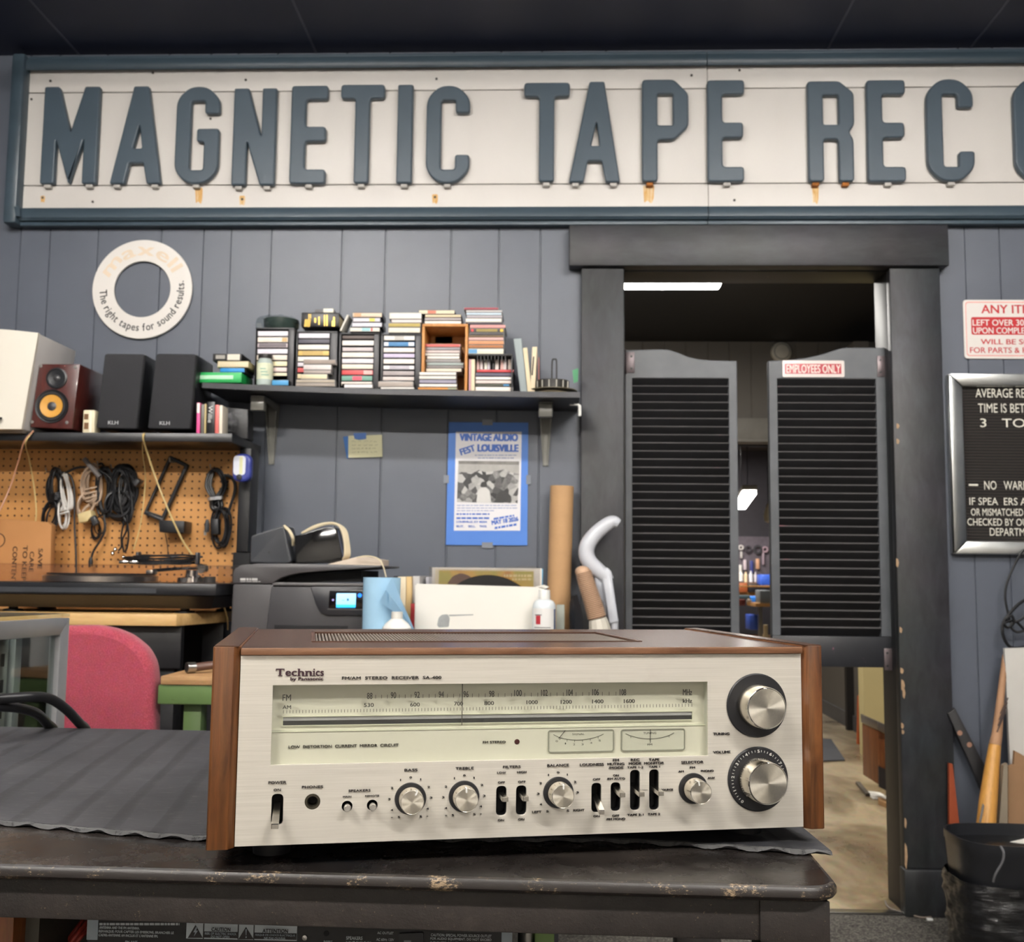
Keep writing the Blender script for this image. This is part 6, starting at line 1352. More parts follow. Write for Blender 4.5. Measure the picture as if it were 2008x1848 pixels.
mb = MB(); words(mb, 471, 507, 1136.5, 4.4, 22, F-0.0006); words(mb, 471, 511, 1141, 1.2, 23, F-0.0006)
obj('lettering', mb, mat('printer_letter', (190, 188, 186), 0.4), pr)
# two small black speakers with cream cord and a papery wedge on the printer
F2 = 2.86
def psp(name, label, pts, dep, m):
    t = thing(name, label, 'speaker', tuple(U(sum(p[0] for p in pts)/len(pts), max(p[1] for p in pts), F2+dep/2)), 0, 'small black speakers on the printer')
    zf = fz(1106)+0.0012; P0 = [U(x, y, F2) for x, y in roundpoly(pts, 4, 3)]; dz = zf-min(p.z for p in P0)
    obj('case', MB().prism([p+Vector((0, 0, dz)) for p in P0], (0.0, dep, 0), 0.004), m, t); return t, dz
t, dz = psp('small_speaker', 'smooth dark grey desktop speaker lying at the left on the printer', [(490, 1103), (492, 1050), (556, 1030), (572, 1100), (565, 1104)], 0.12, mat('small_speaker_grey', (60, 62, 66), 0.35, var=0.05))
obj('cord', MB().tube(smooth([U(557, 1031, F2+0.01)+Vector((0, 0, dz)), U(567, 1040, F2+0.0)+Vector((0, 0, dz)), U(574, 1054, F2)+Vector((0, 0, dz)), U(575, 1068, F2+.02)+Vector((0, 0, dz))]), 0.0045, 8), mat('cord_cream', (214, 200, 168), 0.5), t)
obj('led', MB().bx(526, 1082, 529, 1085, F2-0.001, 0.002), M_black, t)
t, dz = psp('small_speaker', 'glossy black desktop speaker wrapped in cream cord on the printer', [(579, 1104), (577, 1050), (640, 1032), (660, 1034), (672, 1092), (668, 1102)], 0.12, mat('small_speaker_black', (22, 21, 21), 0.08, var=0.3, scale=40))
mb = MB()
for k in range(4):
    o_ = k*0.006-0.004
    mb.tube(smooth([U(592, 1046, F2+.03+o_), U(615, 1036-k, F2+.02+o_), U(640, 1028-k*.5, F2+.02+o_), U(660, 1029-k*.4, F2+o_), U(670+k*2.5, 1040, F2-.004+o_), U(676+k*2.5, 1065, F2-.004+o_), U(676+k*3, 1090, F2-.002+o_), U(670+k*2, 1099, F2+.02+o_)]), 0.0032, 6)
obj('cord', mb, _mc['cord_cream'], t)
solo('paper_wedge', MB().prism([U(x, y, F2-0.03) for x, y in ((640, 1107.5), (708, 1110), (733, 1112), (748, 1113), (748, 1098), (706, 1091))], (0, 0.13, 0), 0.001), mat('paperback_edge', (206, 190, 172), 0.8, var=0.08, stretch=(1, 1, 30)), 'cream paperback book lying open edge out on the printer lid', 'book')
solo('thin_cord', MB().tube(smooth([U(700, 1094, F2-.04), U(716, 1091, F2-.045), U(734, 1093, F2-.045), U(746, 1100, F2-.045), U(753, 1116, F2-.045), U(757, 1132, F2-.045)]), 0.0018, 6), _mc['cord_cream'], 'thin cream cord looping off the paperback at the printer corner', 'cord')

# blue shop towels, bottles, record box
BF = 2.67
tw = thing('paper_towel_roll', 'roll of light blue shop towels with a loose flap beside the printer', 'paper towels', tuple(U(755, 1250, BF)))
c_ = U(748, 1190, BF+0.055); r_ = 0.047
ztop, zbot = U(748, 1133, BF+.05).z, TZ+0.0006
M_blue = mat('towel_blue', (160, 200, 226), 0.85, var=0.04, bump=0.3, bscale=300)
obj('roll', MB().lathe([(0.018, zbot), (r_, zbot), (r_, ztop), (0.018, ztop), (0.018, zbot)], (c_.x, c_.y, 0), 'Z', 40), M_blue, tw)
fl = [[(768, 1133), (776, 1150), (788, 1180), (804, 1215), (812, 1234)], [(745, 1180), (760, 1192), (780, 1205), (796, 1222), (806, 1236)]]
rows = []
for i in range(5):
    f = i/4; rows.append([U(fl[0][i][0], fl[0][i][1], BF-0.006), U((fl[0][i][0]+fl[1][i][0])/2, (fl[0][i][1]+fl[1][i][1])/2, BF-0.02), U(fl[1][i][0], fl[1][i][1], BF-0.012)])
mb = MB(); bm = mb.bm; vv = [[bm.verts.new(p) for p in r] for r in rows]
for i in range(4):
    for j in range(2): bm.faces.new((vv[i][j], vv[i][j+1], vv[i+1][j+1], vv[i+1][j]))
bmesh.ops.solidify(bm, geom=bm.faces[:], thickness=0.001)
obj('loose_flap', mb, mat('towel_blue_flap', (176, 212, 234), 0.85, var=0.03), tw)
b = thing('white_bottle', 'white plastic bottle with a cap in front of the blue towels', 'bottle', tuple(U(778, 1250, 2.66)))
p_ = U(778, 1240, 2.60); tt_ = U(778, 1200, 2.60).z; br_ = (U(806, 1230, 2.6).x-U(750, 1230, 2.6).x)/2
t0 = 0.8
# its own small stool keeps it in front of the table
zq = U(778, 1214, 2.60).z
obj('bottle', MB().lathe([(0, TZ+.0006), (br_*.95, TZ+.0006), (br_, TZ+.004), (br_, U(778, 1231, 2.6).z), (br_*.8, U(778, 1223, 2.6).z), (br_*.42, zq), (br_*.36, zq), (0, zq)], (p_.x, 2.60, 0), 'Z', 28), M_white, b)
obj('cap', MB().lathe([(0, zq+.0004), (br_*.4, zq+.0004), (br_*.4, tt_), (0, tt_)], (p_.x, 2.60, 0), 'Z', 24), mat('cap_white', (214, 212, 204), 0.45), b)
# upright sleeves and books between towels and record box
R3 = 3.02
def slab(name, label, cat, x0, y0, x1, Y, dep, c, grp=None, y1=1258, m=None):
    return solo(name, MB().box(U(x0, 1200, Y).x, U(x1, 1200, Y).x, Y, Y+dep, TZ+.0006, U(x0, y0, Y).z, 0.0015), m or mat('slab_%d_%d_%d' % c, c, 0.6, var=0.05), label, cat, grp)
slab('binder', 'cream binder standing right of the blue towels', 'binder', 779, 1131, 795, 2.98, 0.25, (222, 208, 178), 'things standing behind the record box')
t = slab('binder', 'tan binder with a small round mark beside the cream one', 'binder', 795.6, 1131, 806, 2.98, 0.25, (206, 176, 122), 'things standing behind the record box')
tag(t, 'tan binder standing between the cream binder and the grey sleeves', 'binder')
slab('record_sleeve', 'pale grey record sleeve standing left of the white record box', 'record', 808, 1130, 822, 3.0, 0.3, (186, 184, 182), 'things standing behind the record box')
solo('record_sleeve', MB().box(U(834, 1200, 3.09).x, U(846, 1200, 3.09).x, 3.09, 3.14, TZ+.0045, U(840, 1132, 3.09).z), mat('slab_lav', (176, 174, 180), .6), 'lavender record sleeve at the left end inside the white carton', 'record')
slab('red_sleeve', 'narrow red sleeve standing low beside the white record box', 'record', 805, 1184, 815, 2.93, 0.02, (186, 40, 44), 'things standing behind the record box')
slab('black_case', 'black case standing behind the blue towel roll', 'case', 770.5, 1130, 778, 3.0, 0.2, (34, 34, 36), 'things standing behind the record box')
# record box: open white carton
rb = thing('record_box', 'open white carton full of records in front of the wall', 'box', tuple(U(950, 1250, 2.95)))
BF2 = 2.84
xa, xb = U(813, 1190, BF2).x, U(1066, 1190, BF2).x; zt2, zt3 = U(816, 1145, BF2).z, U(1066, 1152, BF2).z
M_box = mat('carton_white', (230, 226, 216), 0.6, var=0.02, scale=4)
obj('front', MB().prism([(xa, BF2, TZ+.001), (xb, BF2, TZ+.001), (xb, BF2, zt3), (xa+.004, BF2, zt2)], (0, 0.004, 0)), M_box, rb)
obj('back', MB().box(xa, xb, BF2+.34, BF2+.344, TZ+.001, zt3), M_box, rb)
obj('side', MB().box(xa, xa+.004, BF2+.0045, BF2+.3395, TZ+.001, zt2-.004), M_box, rb); obj('side', MB().box(xb-.004, xb, BF2+.0045, BF2+.3395, TZ+.001, zt3-.003), M_box, rb)
obj('bottom', MB().box(xa+.0045, xb-.0045, BF2+.0045, BF2+.3395, TZ+.001, TZ+.004), M_box, rb)
obj('flap', MB().prism([U(x, y, BF2) for x, y in ((1050, 1151), (1066, 1148), (1076, 1152), (1066, 1156))], (0.0, 0.2, 0)), M_box, rb)
# printed picture of a tonearm on the carton
pa = BF2-0.0006
w = mat('print_grey', (150, 152, 150), 0.5, var=0.15, scale=40)
mb = MB().px(roundpoly([(860, 1212), (866, 1206), (878, 1205), (882, 1212), (880, 1230), (860, 1231), (857, 1226)], 3), pa, 0.0008).px([(880, 1206), (928, 1205), (928, 1207), (881, 1209)], pa, 0.0008)
obj('printed_picture', mb, w, rb)
# records
sl = thing('record_album', 'record album with a yellow brown cover in a clear sleeve standing in the white carton', 'record', tuple(U(950, 1150, 3.0)))
AY = 3.0
obj('sleeve', MB().px([(854, 1116), (1047, 1118), (1047, 1336), (846, 1336)], AY, 0.005), mat('album_cream', (224, 208, 180), 0.5), sl)
w = NT('album_cover'); nz = w.noise(w.coords((1, 1, 1)), 9, 3, 0.5, 0.4); r = w.ramp(nz, 'Fac', [(0.3, (196, 110, 56)), (0.42, (226, 176, 76)), (0.55, (190, 178, 76)), (0.7, (206, 160, 90))]); w.l(r, 'Color', w.b, 'Base Color'); w.set(Roughness=0.35)
obj('cover_picture', MB().px([(861, 1119), (1046, 1121), (1046, 1332), (854, 1332)], AY-0.0008, 0.001), w.m, sl)
mb = MB().px(roundpoly([(876, 1146), (888, 1130), (904, 1124), (922, 1130), (932, 1146)], 5), AY-0.0014, 0.001); obj('cover_hair', mb, mat('cover_brown', (104, 60, 40), 0.5), sl)
tm = MB(); words(tm, 988, 1044, 1129.5, 5, 31, AY-0.0015); words(tm, 1004, 1044, 1136.5, 4, 32, AY-0.0015); obj('title', tm, mat('title_cream', (240, 214, 150), 0.5), sl)
mb = MB(); g = random.Random(11)
xx = [841+k*(1059-841)/28 for k in range(29)]
top_ = [1112+g.uniform(-2.2, 2.2) for _ in xx]
mb.prism([U(x, y, AY-0.006) for x, y in list(zip(xx, top_))+[(1059, 1338), (838, 1338)]], (0, 0.001, 0))
obj('clear_sleeve', mb, clear('record_film', (236, 236, 236), 0.12, 0.1), sl)
dk = thing('vinyl_record', 'bare black vinyl record standing in the white carton', 'record', tuple(U(955, 1200, 2.93)))
cz = U(957, 1128, 2.93); rr = 0.15
obj('disc', MB().lathe([(0, -0.0008), (rr, -0.0008), (rr, 0.0008), (0, 0.0008)], (cz.x, 2.93, cz.z-rr), 'Y', 72), mat('vinyl', (16, 16, 18), 0.25, var=0.3, stretch=(1, 1, 1)), dk)
obj('record_label', MB().lathe([(0, -0.0014), (0.05, -0.0014), (0.05, -0.0008), (0, -0.0008)], (cz.x, 2.93, cz.z-rr), 'Y', 40), M_red, dk)
solo('record_sleeve', MB().box(U(846, 1200, 3.04).x, U(1062, 1200, 3.04).x, 3.04, 3.045, TZ+.005, U(950, 1114, 3.04).z), mat('sleeve_white', (214, 206, 196), 0.6), 'pale record sleeve standing just behind the yellow brown album', 'record')
solo('blue_sleeve', MB().box(U(1030, 1200, 3.07).x, U(1064, 1200, 3.07).x, 3.07, 3.075, TZ+.005, U(1060, 1116, 3.07).z), mat('sleeve_blue', (120, 190, 226), 0.5), 'light blue record sleeve at the right end of the white carton', 'record')
# white spray can
sb = thing('cleaner_bottle', 'white round shouldered bottle with a red mark right of the carton', 'bottle', tuple(U(1067, 1250, 2.76)))
Yc = 2.79; p_ = U(1067, 1200, Yc); zc0 = TZ+.0006; rr = (U(1090, 1200, Yc).x-U(1044, 1200, Yc).x)/2
zsho, zlab, zcap0, zcap1 = U(1067, 1176, Yc).z, U(1067, 1196, Yc).z, U(1067, 1174.5, Yc).z, U(1067, 1157, Yc).z
obj('body', MB().lathe([(0, zc0), (rr*.97, zc0), (rr, zc0+.003), (rr, zlab+.006), (rr*.95, zlab+.014), (rr*.8, zsho-.004), (rr*.55, zsho), (0, zsho)], (p_.x, Yc, 0), 'Z', 36), mat('bottle_white', (222, 228, 230), 0.18, var=0.02), sb)
obj('cap', MB().lathe([(0, zsho+.0005), (rr*.52, zsho+.0005), (rr*.5, zcap1-.002), (rr*.46, zcap1), (0, zcap1)], (p_.x, Yc, 0), 'Z', 28), M_white, sb)
lr = rr*1.006
def patch(x0, x1, z0, z1, c, m, nm, lift=1.0):
    mb = MB(); bm = mb.bm; n = 10; R = []
    for k in range(n+1):
        a_ = -PI/2+x0+(x1-x0)*k/n; R.append([bm.verts.new((p_.x+lr*lift*math.cos(a_), Yc+lr*lift*math.sin(a_), z)) for z in (z0, z1)])
    for k in range(n): bm.faces.new((R[k][0], R[k+1][0], R[k+1][1], R[k][1]))
    return obj(nm, mb, m, sb)
patch(-1.15, 0.95, zc0+.002, zlab+.004, 0, mat('label_white', (226, 224, 220), 0.5, var=0.02), 'label')
patch(0.96, 1.25, zc0+.002, zlab+.002, 0, mat('label_navy', (70, 84, 120), 0.5), 'label_edge')
patch(-0.75, -0.3, U(1062, 1224, Yc).z, U(1062, 1207, Yc).z, 0, mat('label_red', (184, 50, 60), 0.5), 'red_mark', 1.004)
patch(-0.85, -0.2, U(1067, 1206.5, Yc).z, U(1067, 1205, Yc).z, 0, M_ink, 'label_print', 1.004)
patch(-0.95, 0.6, U(1067, 1231.5, Yc).z, U(1067, 1229.5, Yc).z, 0, mat('label_print_grey', (120, 118, 116), 0.5), 'label_print', 1.004)
slab('grey_card', 'grey green card standing right of the white bottle', 'card', 1091, 1186, 1107, 2.86, 0.01, (148, 152, 142))
# cardboard tube and vacuum parts in the corner
tb_ = thing('cardboard_tube', 'tall brown cardboard tube standing against the wall left of the doorway', 'tube', (U(1100, 1250, 3.3).x, 3.3, 0))
Yt = 3.345; c_ = U(1102, 954, Yt); cb2 = U(1094, 1240, Yt); rr = (U(1125, 954, Yt).x-U(1079, 954, Yt).x)/2
dr = (c_-cb2); dr = Vector((dr.x, 0, dr.z)); bot = Vector((c_.x, Yt, c_.z))-dr*((c_.z-0.001)/dr.z)
def hollow(a_, b_, r0, r1):
    mb = MB(); d = (b_-a_).normalized(); u_ = d.orthogonal().normalized(); v_ = d.cross(u_)
    R = lambda c, r: [c+r*(math.cos(2*PI*k/36)*u_+math.sin(2*PI*k/36)*v_) for k in range(36)]
    return mb.loft([R(a_, r0), R(a_, r1), R(b_, r1), R(b_, r0), R(a_, r0)], cap=False)
obj('tube_wall', hollow(bot, Vector((c_.x, Yt, c_.z)), rr*.93, rr), mat('tube_kraft', (190, 150, 106), 0.75, var=0.04, scale=8, stretch=(1, 1, 3)), tb_)
obj('plug', MB().tube([bot+Vector((0, 0, .003)), bot+Vector((0, 0, .02))], rr*.9, 24), _mc['tube_kraft'], tb_)
solo('black_bag', MB().loft([[U(x, y, Y_) for x, y, Y_ in r] for r in (
    [(1118, 1180, 3.2), (1124, 1170, 3.19), (1132, 1166, 3.2), (1130, 1175, 3.24)], [(1116, 1205, 3.19), (1126, 1200, 3.16), (1142, 1204, 3.18), (1132, 1206, 3.26)], [(1118, 1260, 3.19), (1128, 1262, 3.15), (1146, 1262, 3.17), (1134, 1258, 3.27)], [(1118, 1560, 3.19), (1128, 1566, 3.15), (1146, 1566, 3.17), (1134, 1558, 3.27)], [(1118, 1700, 3.19), (1128, 1706, 3.15), (1146, 1706, 3.17), (1134, 1698, 3.27)])]), M_satin, 'crumpled black bag standing between the cardboard tube and the hose', 'bag', smooth=1.0)
hs = thing('vacuum_hose', 'ribbed beige hose end standing beside the white handle at the doorpost', 'hose', (U(1165, 1300, 3.22).x, 3.22, 0))
Yh = 3.2
path = smooth([U(1144, 1122, Yh), U(1152, 1150, Yh), U(1162, 1180, Yh), U(1171, 1212, Yh)], 14)
path = smooth(path, 2); rads = []
acc = 0; 
for i, p in enumerate(path):
    if i: acc += (path[i]-path[i-1]).length
    rads.append(0.0252+0.0016*math.sin(acc/0.0062*2*PI*0.5*2*0.5))
# resample finely so every rib shows
fine = []; rr_ = []
tot = sum((path[i+1]-path[i]).length for i in range(len(path)-1)); n = 260
segl = [0]
for i in range(len(path)-1): segl.append(segl[-1]+(path[i+1]-path[i]).length)
j = 0
for k in range(n+1):
    s = tot*k/n
    while j < len(path)-2 and segl[j+1] < s: j += 1
    f = (s-segl[j])/max(segl[j+1]-segl[j], 1e-9); fine.append(path[j].lerp(path[j+1], f)); rr_.append((0.0235+0.004*k/n)*(1+0.085*math.sin(2*PI*k/n*26)))
obj('ribbed_hose', MB().tube(fine, rr_, 20), mat('hose_beige', (206, 174, 146), 0.5, var=0.04), hs)
gr = MB()
for q in range(26):
    k = int(n*(q+.75)/26); c_, r_ = fine[k], rr_[k]+.0003
    d = (fine[min(k+1, n)]-fine[k-1]).normalized(); u_ = d.orthogonal().normalized(); v_ = d.cross(u_)
    gr.tube([c_+r_*(math.cos(2*PI*a_/28)*u_+math.sin(2*PI*a_/28)*v_) for a_ in range(28)], .0007, 5, closed=True)
obj('groove_shade_rings', gr, mat('groove_shade', (140, 108, 86), .6), hs)  # dark rings, the shade between the ribs put into their colour
obj('rounded_end', MB().ball(path[0]+Vector((-.002, 0, 0.001)), 0.0228, (1, 1, 0.75), 20), mat('hose_end', (206, 170, 140), 0.5), hs)
p0, p1 = U(1172, 1214, Yh), U(1178, 1300, Yh)
g2 = []; 
obj('cuff', MB().tube([p0, U(1174, 1222, Yh), U(1177, 1240, Yh), U(1186, 1300, Yh), Vector((U(1200, 1400, Yh).x, Yh, 0.002))], [0.027, 0.030, 0.034, 0.034, 0.03], 12), mat('cuff_cream', (206, 200, 186), 0.5), hs, smooth=0.2)
vh = thing('vacuum_wand', 'white curved vacuum handle leaning on the doorpost', 'handle', (U(1185, 1300, 3.28).x, 3.28, 0))
Yv = 3.27
hp = smooth([U(x, y, Yv) for x, y in ((1213, 1028), (1203, 1023), (1190, 1029), (1168, 1047), (1153, 1068), (1150, 1086), (1156, 1102), (1170, 1116), (1186, 1130), (1194, 1140))], 5)
nr = len(hp); hr = [0.0135+0.009*math.sin(PI*min(1, i/(nr-1)*1.0))**0.7+0.004*(i/(nr-1)) for i in range(nr)]
obj('grip', MB().tube(hp, hr, 14), mat('handle_white', (206, 208, 214), 0.3, var=0.03), vh)
obj('wand', MB().px([(1182, 1120), (1190, 1112), (1200, 1122), (1201, 1134), (1212, 1212), (1214, 1220), (1194, 1224), (1190, 1190), (1182, 1145)], Yv-0.02, 0.045, 0.005), mat('handle_white_2', (200, 203, 210), 0.32, var=0.03), vh)
obj('guard', MB().px([(1164, 1112), (1176, 1118), (1184, 1140), (1190, 1190), (1194, 1226), (1190, 1226), (1182, 1182), (1172, 1166), (1168, 1150)], Yv-0.005, 0.02, 0.004), mat('handle_guard', (184, 188, 196), 0.35), vh)
p0 = U(1204, 1218, Yv); obj('shaft', MB().tube([p0, Vector((p0.x+.01, Yv, 0.002))], 0.013, 14), mat('handle_white', (206, 208, 214), 0.3), vh)

# ------------------------------------------------------------------ chair, vise stand, showcase, behind the table on the left
ch = thing('office_chair', 'office chair with a raspberry red fabric back behind the table', 'chair', (U(210, 1400, 2.25).x, 2.25, 0))
CY = 2.25
w = NT('red_fabric'); mp = w.coords((1, 1, 1)); n1 = w.noise(mp, 420, 2, 0.7); n2 = w.noise(mp, 60, 3, 0.7); r = w.ramp(n1, 'Fac', [(0.3, (128, 44, 60)), (0.55, (164, 64, 80)), (0.75, (188, 92, 106))])
m = w.mix(None, 0.3, r, 'Color', n2, 'Color', 'SOFT_LIGHT'); w.l(m, 2, w.b, 'Base Color'); w.set(Roughness=0.95, Sheen_Weight=0.2); w.bump(n1, 'Fac', 0.4, 0.002); M_fab = w.m
q = [(108, 1228), (180, 1227), (215, 1233), (250, 1247), (280, 1272), (296, 1302), (300, 1340), (298, 1460), (292, 1520), (250, 1545), (150, 1545), (110, 1520)]
obj('backrest', P(MB(), [[(U(x, y, CY).x, U(x, y, CY).z) for x, y in roundpoly(q, 14, 5)]], 0.06, CY, 0.018), M_fab, ch, smooth=1.0)
zb_ = U(200, 1545, CY).z
cxm = U(205, 1500, CY).x
obj('back_post', MB().box(cxm-.03, cxm+.03, CY+.065, CY+.085, 0.42, zb_+.12, .004), M_black, ch)
obj('seat', MB().box(cxm-.23, cxm+.23, CY+.09, CY+.5, 0.40, 0.47, .03), M_fab, ch, smooth=1.0)
obj('pedestal', MB().lathe([(0, .05), (.025, .05), (.025, .395), (0, .395)], (cxm, CY+.29, 0), 'Z', 20), M_steel, ch)
for k in range(5):
    a_ = 2*PI*k/5; e = Vector((cxm+.21*math.cos(a_), CY+.29+.21*math.sin(a_), .07))
    lg = obj('base_leg', MB().tube([Vector((cxm+.02*math.cos(a_), CY+.29+.02*math.sin(a_), .1)), e], [.022, .015], 8), M_black, ch)
    obj('caster', MB().lathe([(0, -.012), (.027, -.012), (.027, .012), (0, .012)], (e.x, e.y, .0275), 'Y', 16), M_rubber, lg)
vs_ = thing('vise_stand', 'green metal stand with a wooden top behind the receiver on the left', 'stand', (U(420, 1440, 2.3).x, 2.3, 0))
VY = 2.25
x0_, x1_ = U(309, 1360, VY).x, U(640, 1360, VY).x
z0_, z1_ = U(340, 1382, VY).z, U(340, 1344, VY).z
M_grn = worn('green_paint', (90, 114, 66), (66, 70, 48), 0.66, 0.45, cs=30)
obj('frame', MB().box(x0_, x1_, VY, VY+.3, z0_, z1_, .003), M_grn, vs_)
for x in (U(350, 1400, VY).x, x1_-.05): obj('leg', MB().box(x, x+.038, VY+.03, VY+.07, 0, z0_-.0006, .002), M_grn, vs_)
zw = U(340, 1326, VY).z
obj('wooden_top', MB().prism([Vector((x0_+.006, VY-.004, z1_+.0006)), Vector((x1_, VY-.004, z1_+.0006)), Vector((x1_, VY-.004, zw)), Vector((x0_+.006, VY-.004, zw))], (0, .3, 0), .003), wood('stand_wood', (150, 112, 74), (190, 150, 104), 0.6, (2, 20, 20)), vs_)
hm = thing('mallet', 'brown handled tool with a round steel end on the green stand', 'tool', tuple(U(372, 1326, VY+.05)))
pe = U(371, 1318, VY+.06); rr = .0115
pe.z = zw+rr+.001
obj('steel_end', MB().tube([pe+Vector((-.004, -.006, 0)), pe+Vector((.01, .006, 0))], rr, 20), M_steel, hm)
obj('brown_handle', MB().tube([pe+Vector((.011, .007, 0.0)), pe+Vector((.06, .03, .006)), pe+Vector((.2, .1, .03))], [.009, .0085, .009], 14), mat('handle_brown', (92, 66, 56), 0.4), hm)
# showcase: aluminium framed glass cabinet end standing at the left, behind the table
M_alu = mat('showcase_aluminium', (166, 166, 168), 0.38, 0.55, var=0.05, scale=4, stretch=(6, 6, 6), bump=0.05, bscale=60)
A = U(137, 1212, 1.95); B_ = U(-190, 1226, 1.55)
dv = Vector((B_.x-A.x, B_.y-A.y, 0)); ln = dv.length; dv.normalize(); nv = Vector((-dv.y, dv.x, 0))
if nv.y < 0: nv = -nv
sc_ = thing('display_case', 'aluminium framed glass display case at the left behind the table', 'display case', (A.x, A.y, 0))
zt4 = A.z
def bar(p0, p1, z0, z1, w0, w1, m, nm, par=sc_, bev=.0015):   # bar along the case end; w = inward depth
    a_, b_ = A+dv*p0, A+dv*p1
    pts_ = [a_+nv*w0, b_+nv*w0, b_+nv*w1, a_+nv*w1]
    return obj(nm, MB().prism([Vector((p.x, p.y, z0)) for p in pts_], (0, 0, z1-z0), bev), m, par)
fwid = .03
# mitred end frame
def mitre(pts, nm):
    P0 = [A+dv*a_ for a_, z in pts]; return obj(nm, MB().prism([Vector((p.x, p.y, z)) for p, (a_, z) in zip(P0, pts)], nv*.022, .001), M_alu, sc_)
mitre([(0, zt4), (ln, zt4), (ln-.026, zt4-fwid), (.026, zt4-fwid)], 'frame_rail')
mitre([(0, .02), (ln, .02), (ln-.026, .08), (.026, .08)], 'frame_rail')
mitre([(0, .02), (.026, .08), (.026, zt4-fwid), (0, zt4)], 'frame_stile')
mitre([(ln, .02), (ln-.026, .08), (ln-.026, zt4-fwid), (ln, zt4)], 'frame_stile')
obj('end_glass', MB().prism([Vector(((A+dv*a_+nv*.01).x, (A+dv*a_+nv*.01).y, z)) for a_, z in ((.026, .08), (ln-.026, .08), (ln-.026, zt4-fwid), (.026, zt4-fwid))], nv*.004), M_glass, sc_)
obj('top_glass', MB().prism([Vector((p.x, p.y, zt4+.002)) for p in (A+nv*.0, A+dv*ln, A+dv*ln+nv*.2, A+nv*.2)], (0, 0, .006)), M_glass, sc_)
bar(.085, .115, .08, zt4-fwid-.002, .06, .07, M_steel, 'shelf_standard')
sm = MB()
for k in range(14):
    z = zt4-.06-k*.045
    p0 = A+dv*.096+nv*.0588; p1 = A+dv*.104+nv*.0588
    sm.prism([(p0.x, p0.y, z), (p1.x, p1.y, z), (p1.x, p1.y, z-.022), (p0.x, p0.y, z-.022)], nv*.002)
obj('standard_slots', sm, M_matte, sc_)
bar(.062, .08, .08, zt4-fwid-.002, .05, .075, M_alu, 'inner_post')
bar(.02, .03, .08, zt4-fwid-.002, .17, .19, M_alu, 'far_post')
bar(ln-.12, ln-.1, .08, zt4-fwid-.002, .17, .19, M_alu, 'far_post')
bar(0, ln, .02, .06, .025, .19, M_alu, 'floor_panel')
bar(0, ln, zt4-.03, zt4, .17, .2, M_alu, 'far_rail')
bar(.03, ln-.03, .45, .458, .03, .165, M_glass, 'glass_shelf')

# ------------------------------------------------------------------ work table in front
RZ = 1.0-0.1989
TT = RZ-0.016                                              # table top height
C1, C0 = V(1652, 1742, TT), V(0, 1697, TT)
tang = math.atan2(C1.y-C0.y, C1.x-C0.x)
TR = Matrix.Translation((C1.x, C1.y, 0)) @ Matrix.Rotation(tang, 4, 'Z')
w = NT('table_paint'); mp = w.coords((1, 1, 1)); n1 = w.noise(mp, 26, 6, 0.72, 0.4); n2 = w.noise(mp, 6, 4, 0.6); n3 = w.noise(w.coords((1, 4, 1), rot=(0, 0, .3)), 120, 5, 0.85)
base = w.ramp(n2, 'Fac', [(0.3, (22, 19, 18)), (0.5, (37, 33, 31)), (0.72, (68, 62, 57))])
sp_ = w.ramp(n3, 'Fac', [(0.68, (0, 0, 0, 1)), (0.72, (0.55, 0.55, 0.55, 1))])
m = w.mix(sp_, 'Color', base, 'Color', lin((178, 160, 134)), None); w.l(m, 2, w.b, 'Base Color')
rr_ = w.ramp(n1, 'Fac', [(0.3, (0.16, 0.16, 0.16, 1)), (0.7, (0.36, 0.36, 0.36, 1))]); w.l(rr_, 'Color', w.b, 'Roughness'); w.bump(n1, 'Fac', 0.08, 0.001); M_tab = w.m
w = NT('table_edge'); mp = w.coords((1, 1, 1)); n1 = w.noise(w.coords((.5, 1, 1)), 620, 5, 0.8); n5 = w.noise(mp, 42, 3); ml = w.n('ShaderNodeMath', operation='MULTIPLY'); w.l(n1, 'Fac', ml, 0); w.l(n5, 'Fac', ml, 1); f = w.ramp(ml, 0, [(0.31, (0, 0, 0, 1)), (0.37, (.7, .7, .7, 1))])
m = w.mix(f, 'Color', lin((34, 29, 27)), None, lin((178, 154, 122)), None); w.l(m, 2, w.b, 'Base Color'); w.set(Roughness=0.35); w.bump(n1, 'Fac', 0.2, 0.001); M_edge = w.m
w = NT('table_apron'); mp = w.coords((1, 1, 1)); n1 = w.noise(mp, 10, 6, 0.7); n2 = w.noise(w.coords((1, 1, 1)), 220, 3, 0.8)
base = w.ramp(n1, 'Fac', [(0.35, (26, 22, 20)), (0.6, (44, 38, 35)), (0.75, (66, 58, 52))]); f = w.ramp(n2, 'Fac', [(0.66, (0, 0, 0, 1)), (0.72, (.5, .5, .5, 1))])
m = w.mix(f, 'Color', base, 'Color', lin((130, 112, 90)), None); w.l(m, 2, w.b, 'Base Color'); w.set(Roughness=0.6); w.bump(n2, 'Fac', 0.5, 0.001); M_apr = w.m
TW, TD, TH = 1.9, 0.665, 0.011
tab = thing('work_table', 'worn black painted table carrying the silver receiver', 'table', (TR @ Vector((-0.95, 0.35, 0))))
def tb(nm, m, *q, bev=0.0, seg=2): return obj(nm, MB().box(*q, bev=bev, M=TR, seg=seg), m, tab)
path = [(-TW, 0.0)]+[(-.022+.022*math.sin(a_), .022-.022*math.cos(a_)) for a_ in [PI/2*k/8 for k in range(9)]]+[(0.0, TD-.01), (-.01, TD), (-TW, TD)]
cx_, cy_ = -TW/2, TD/2
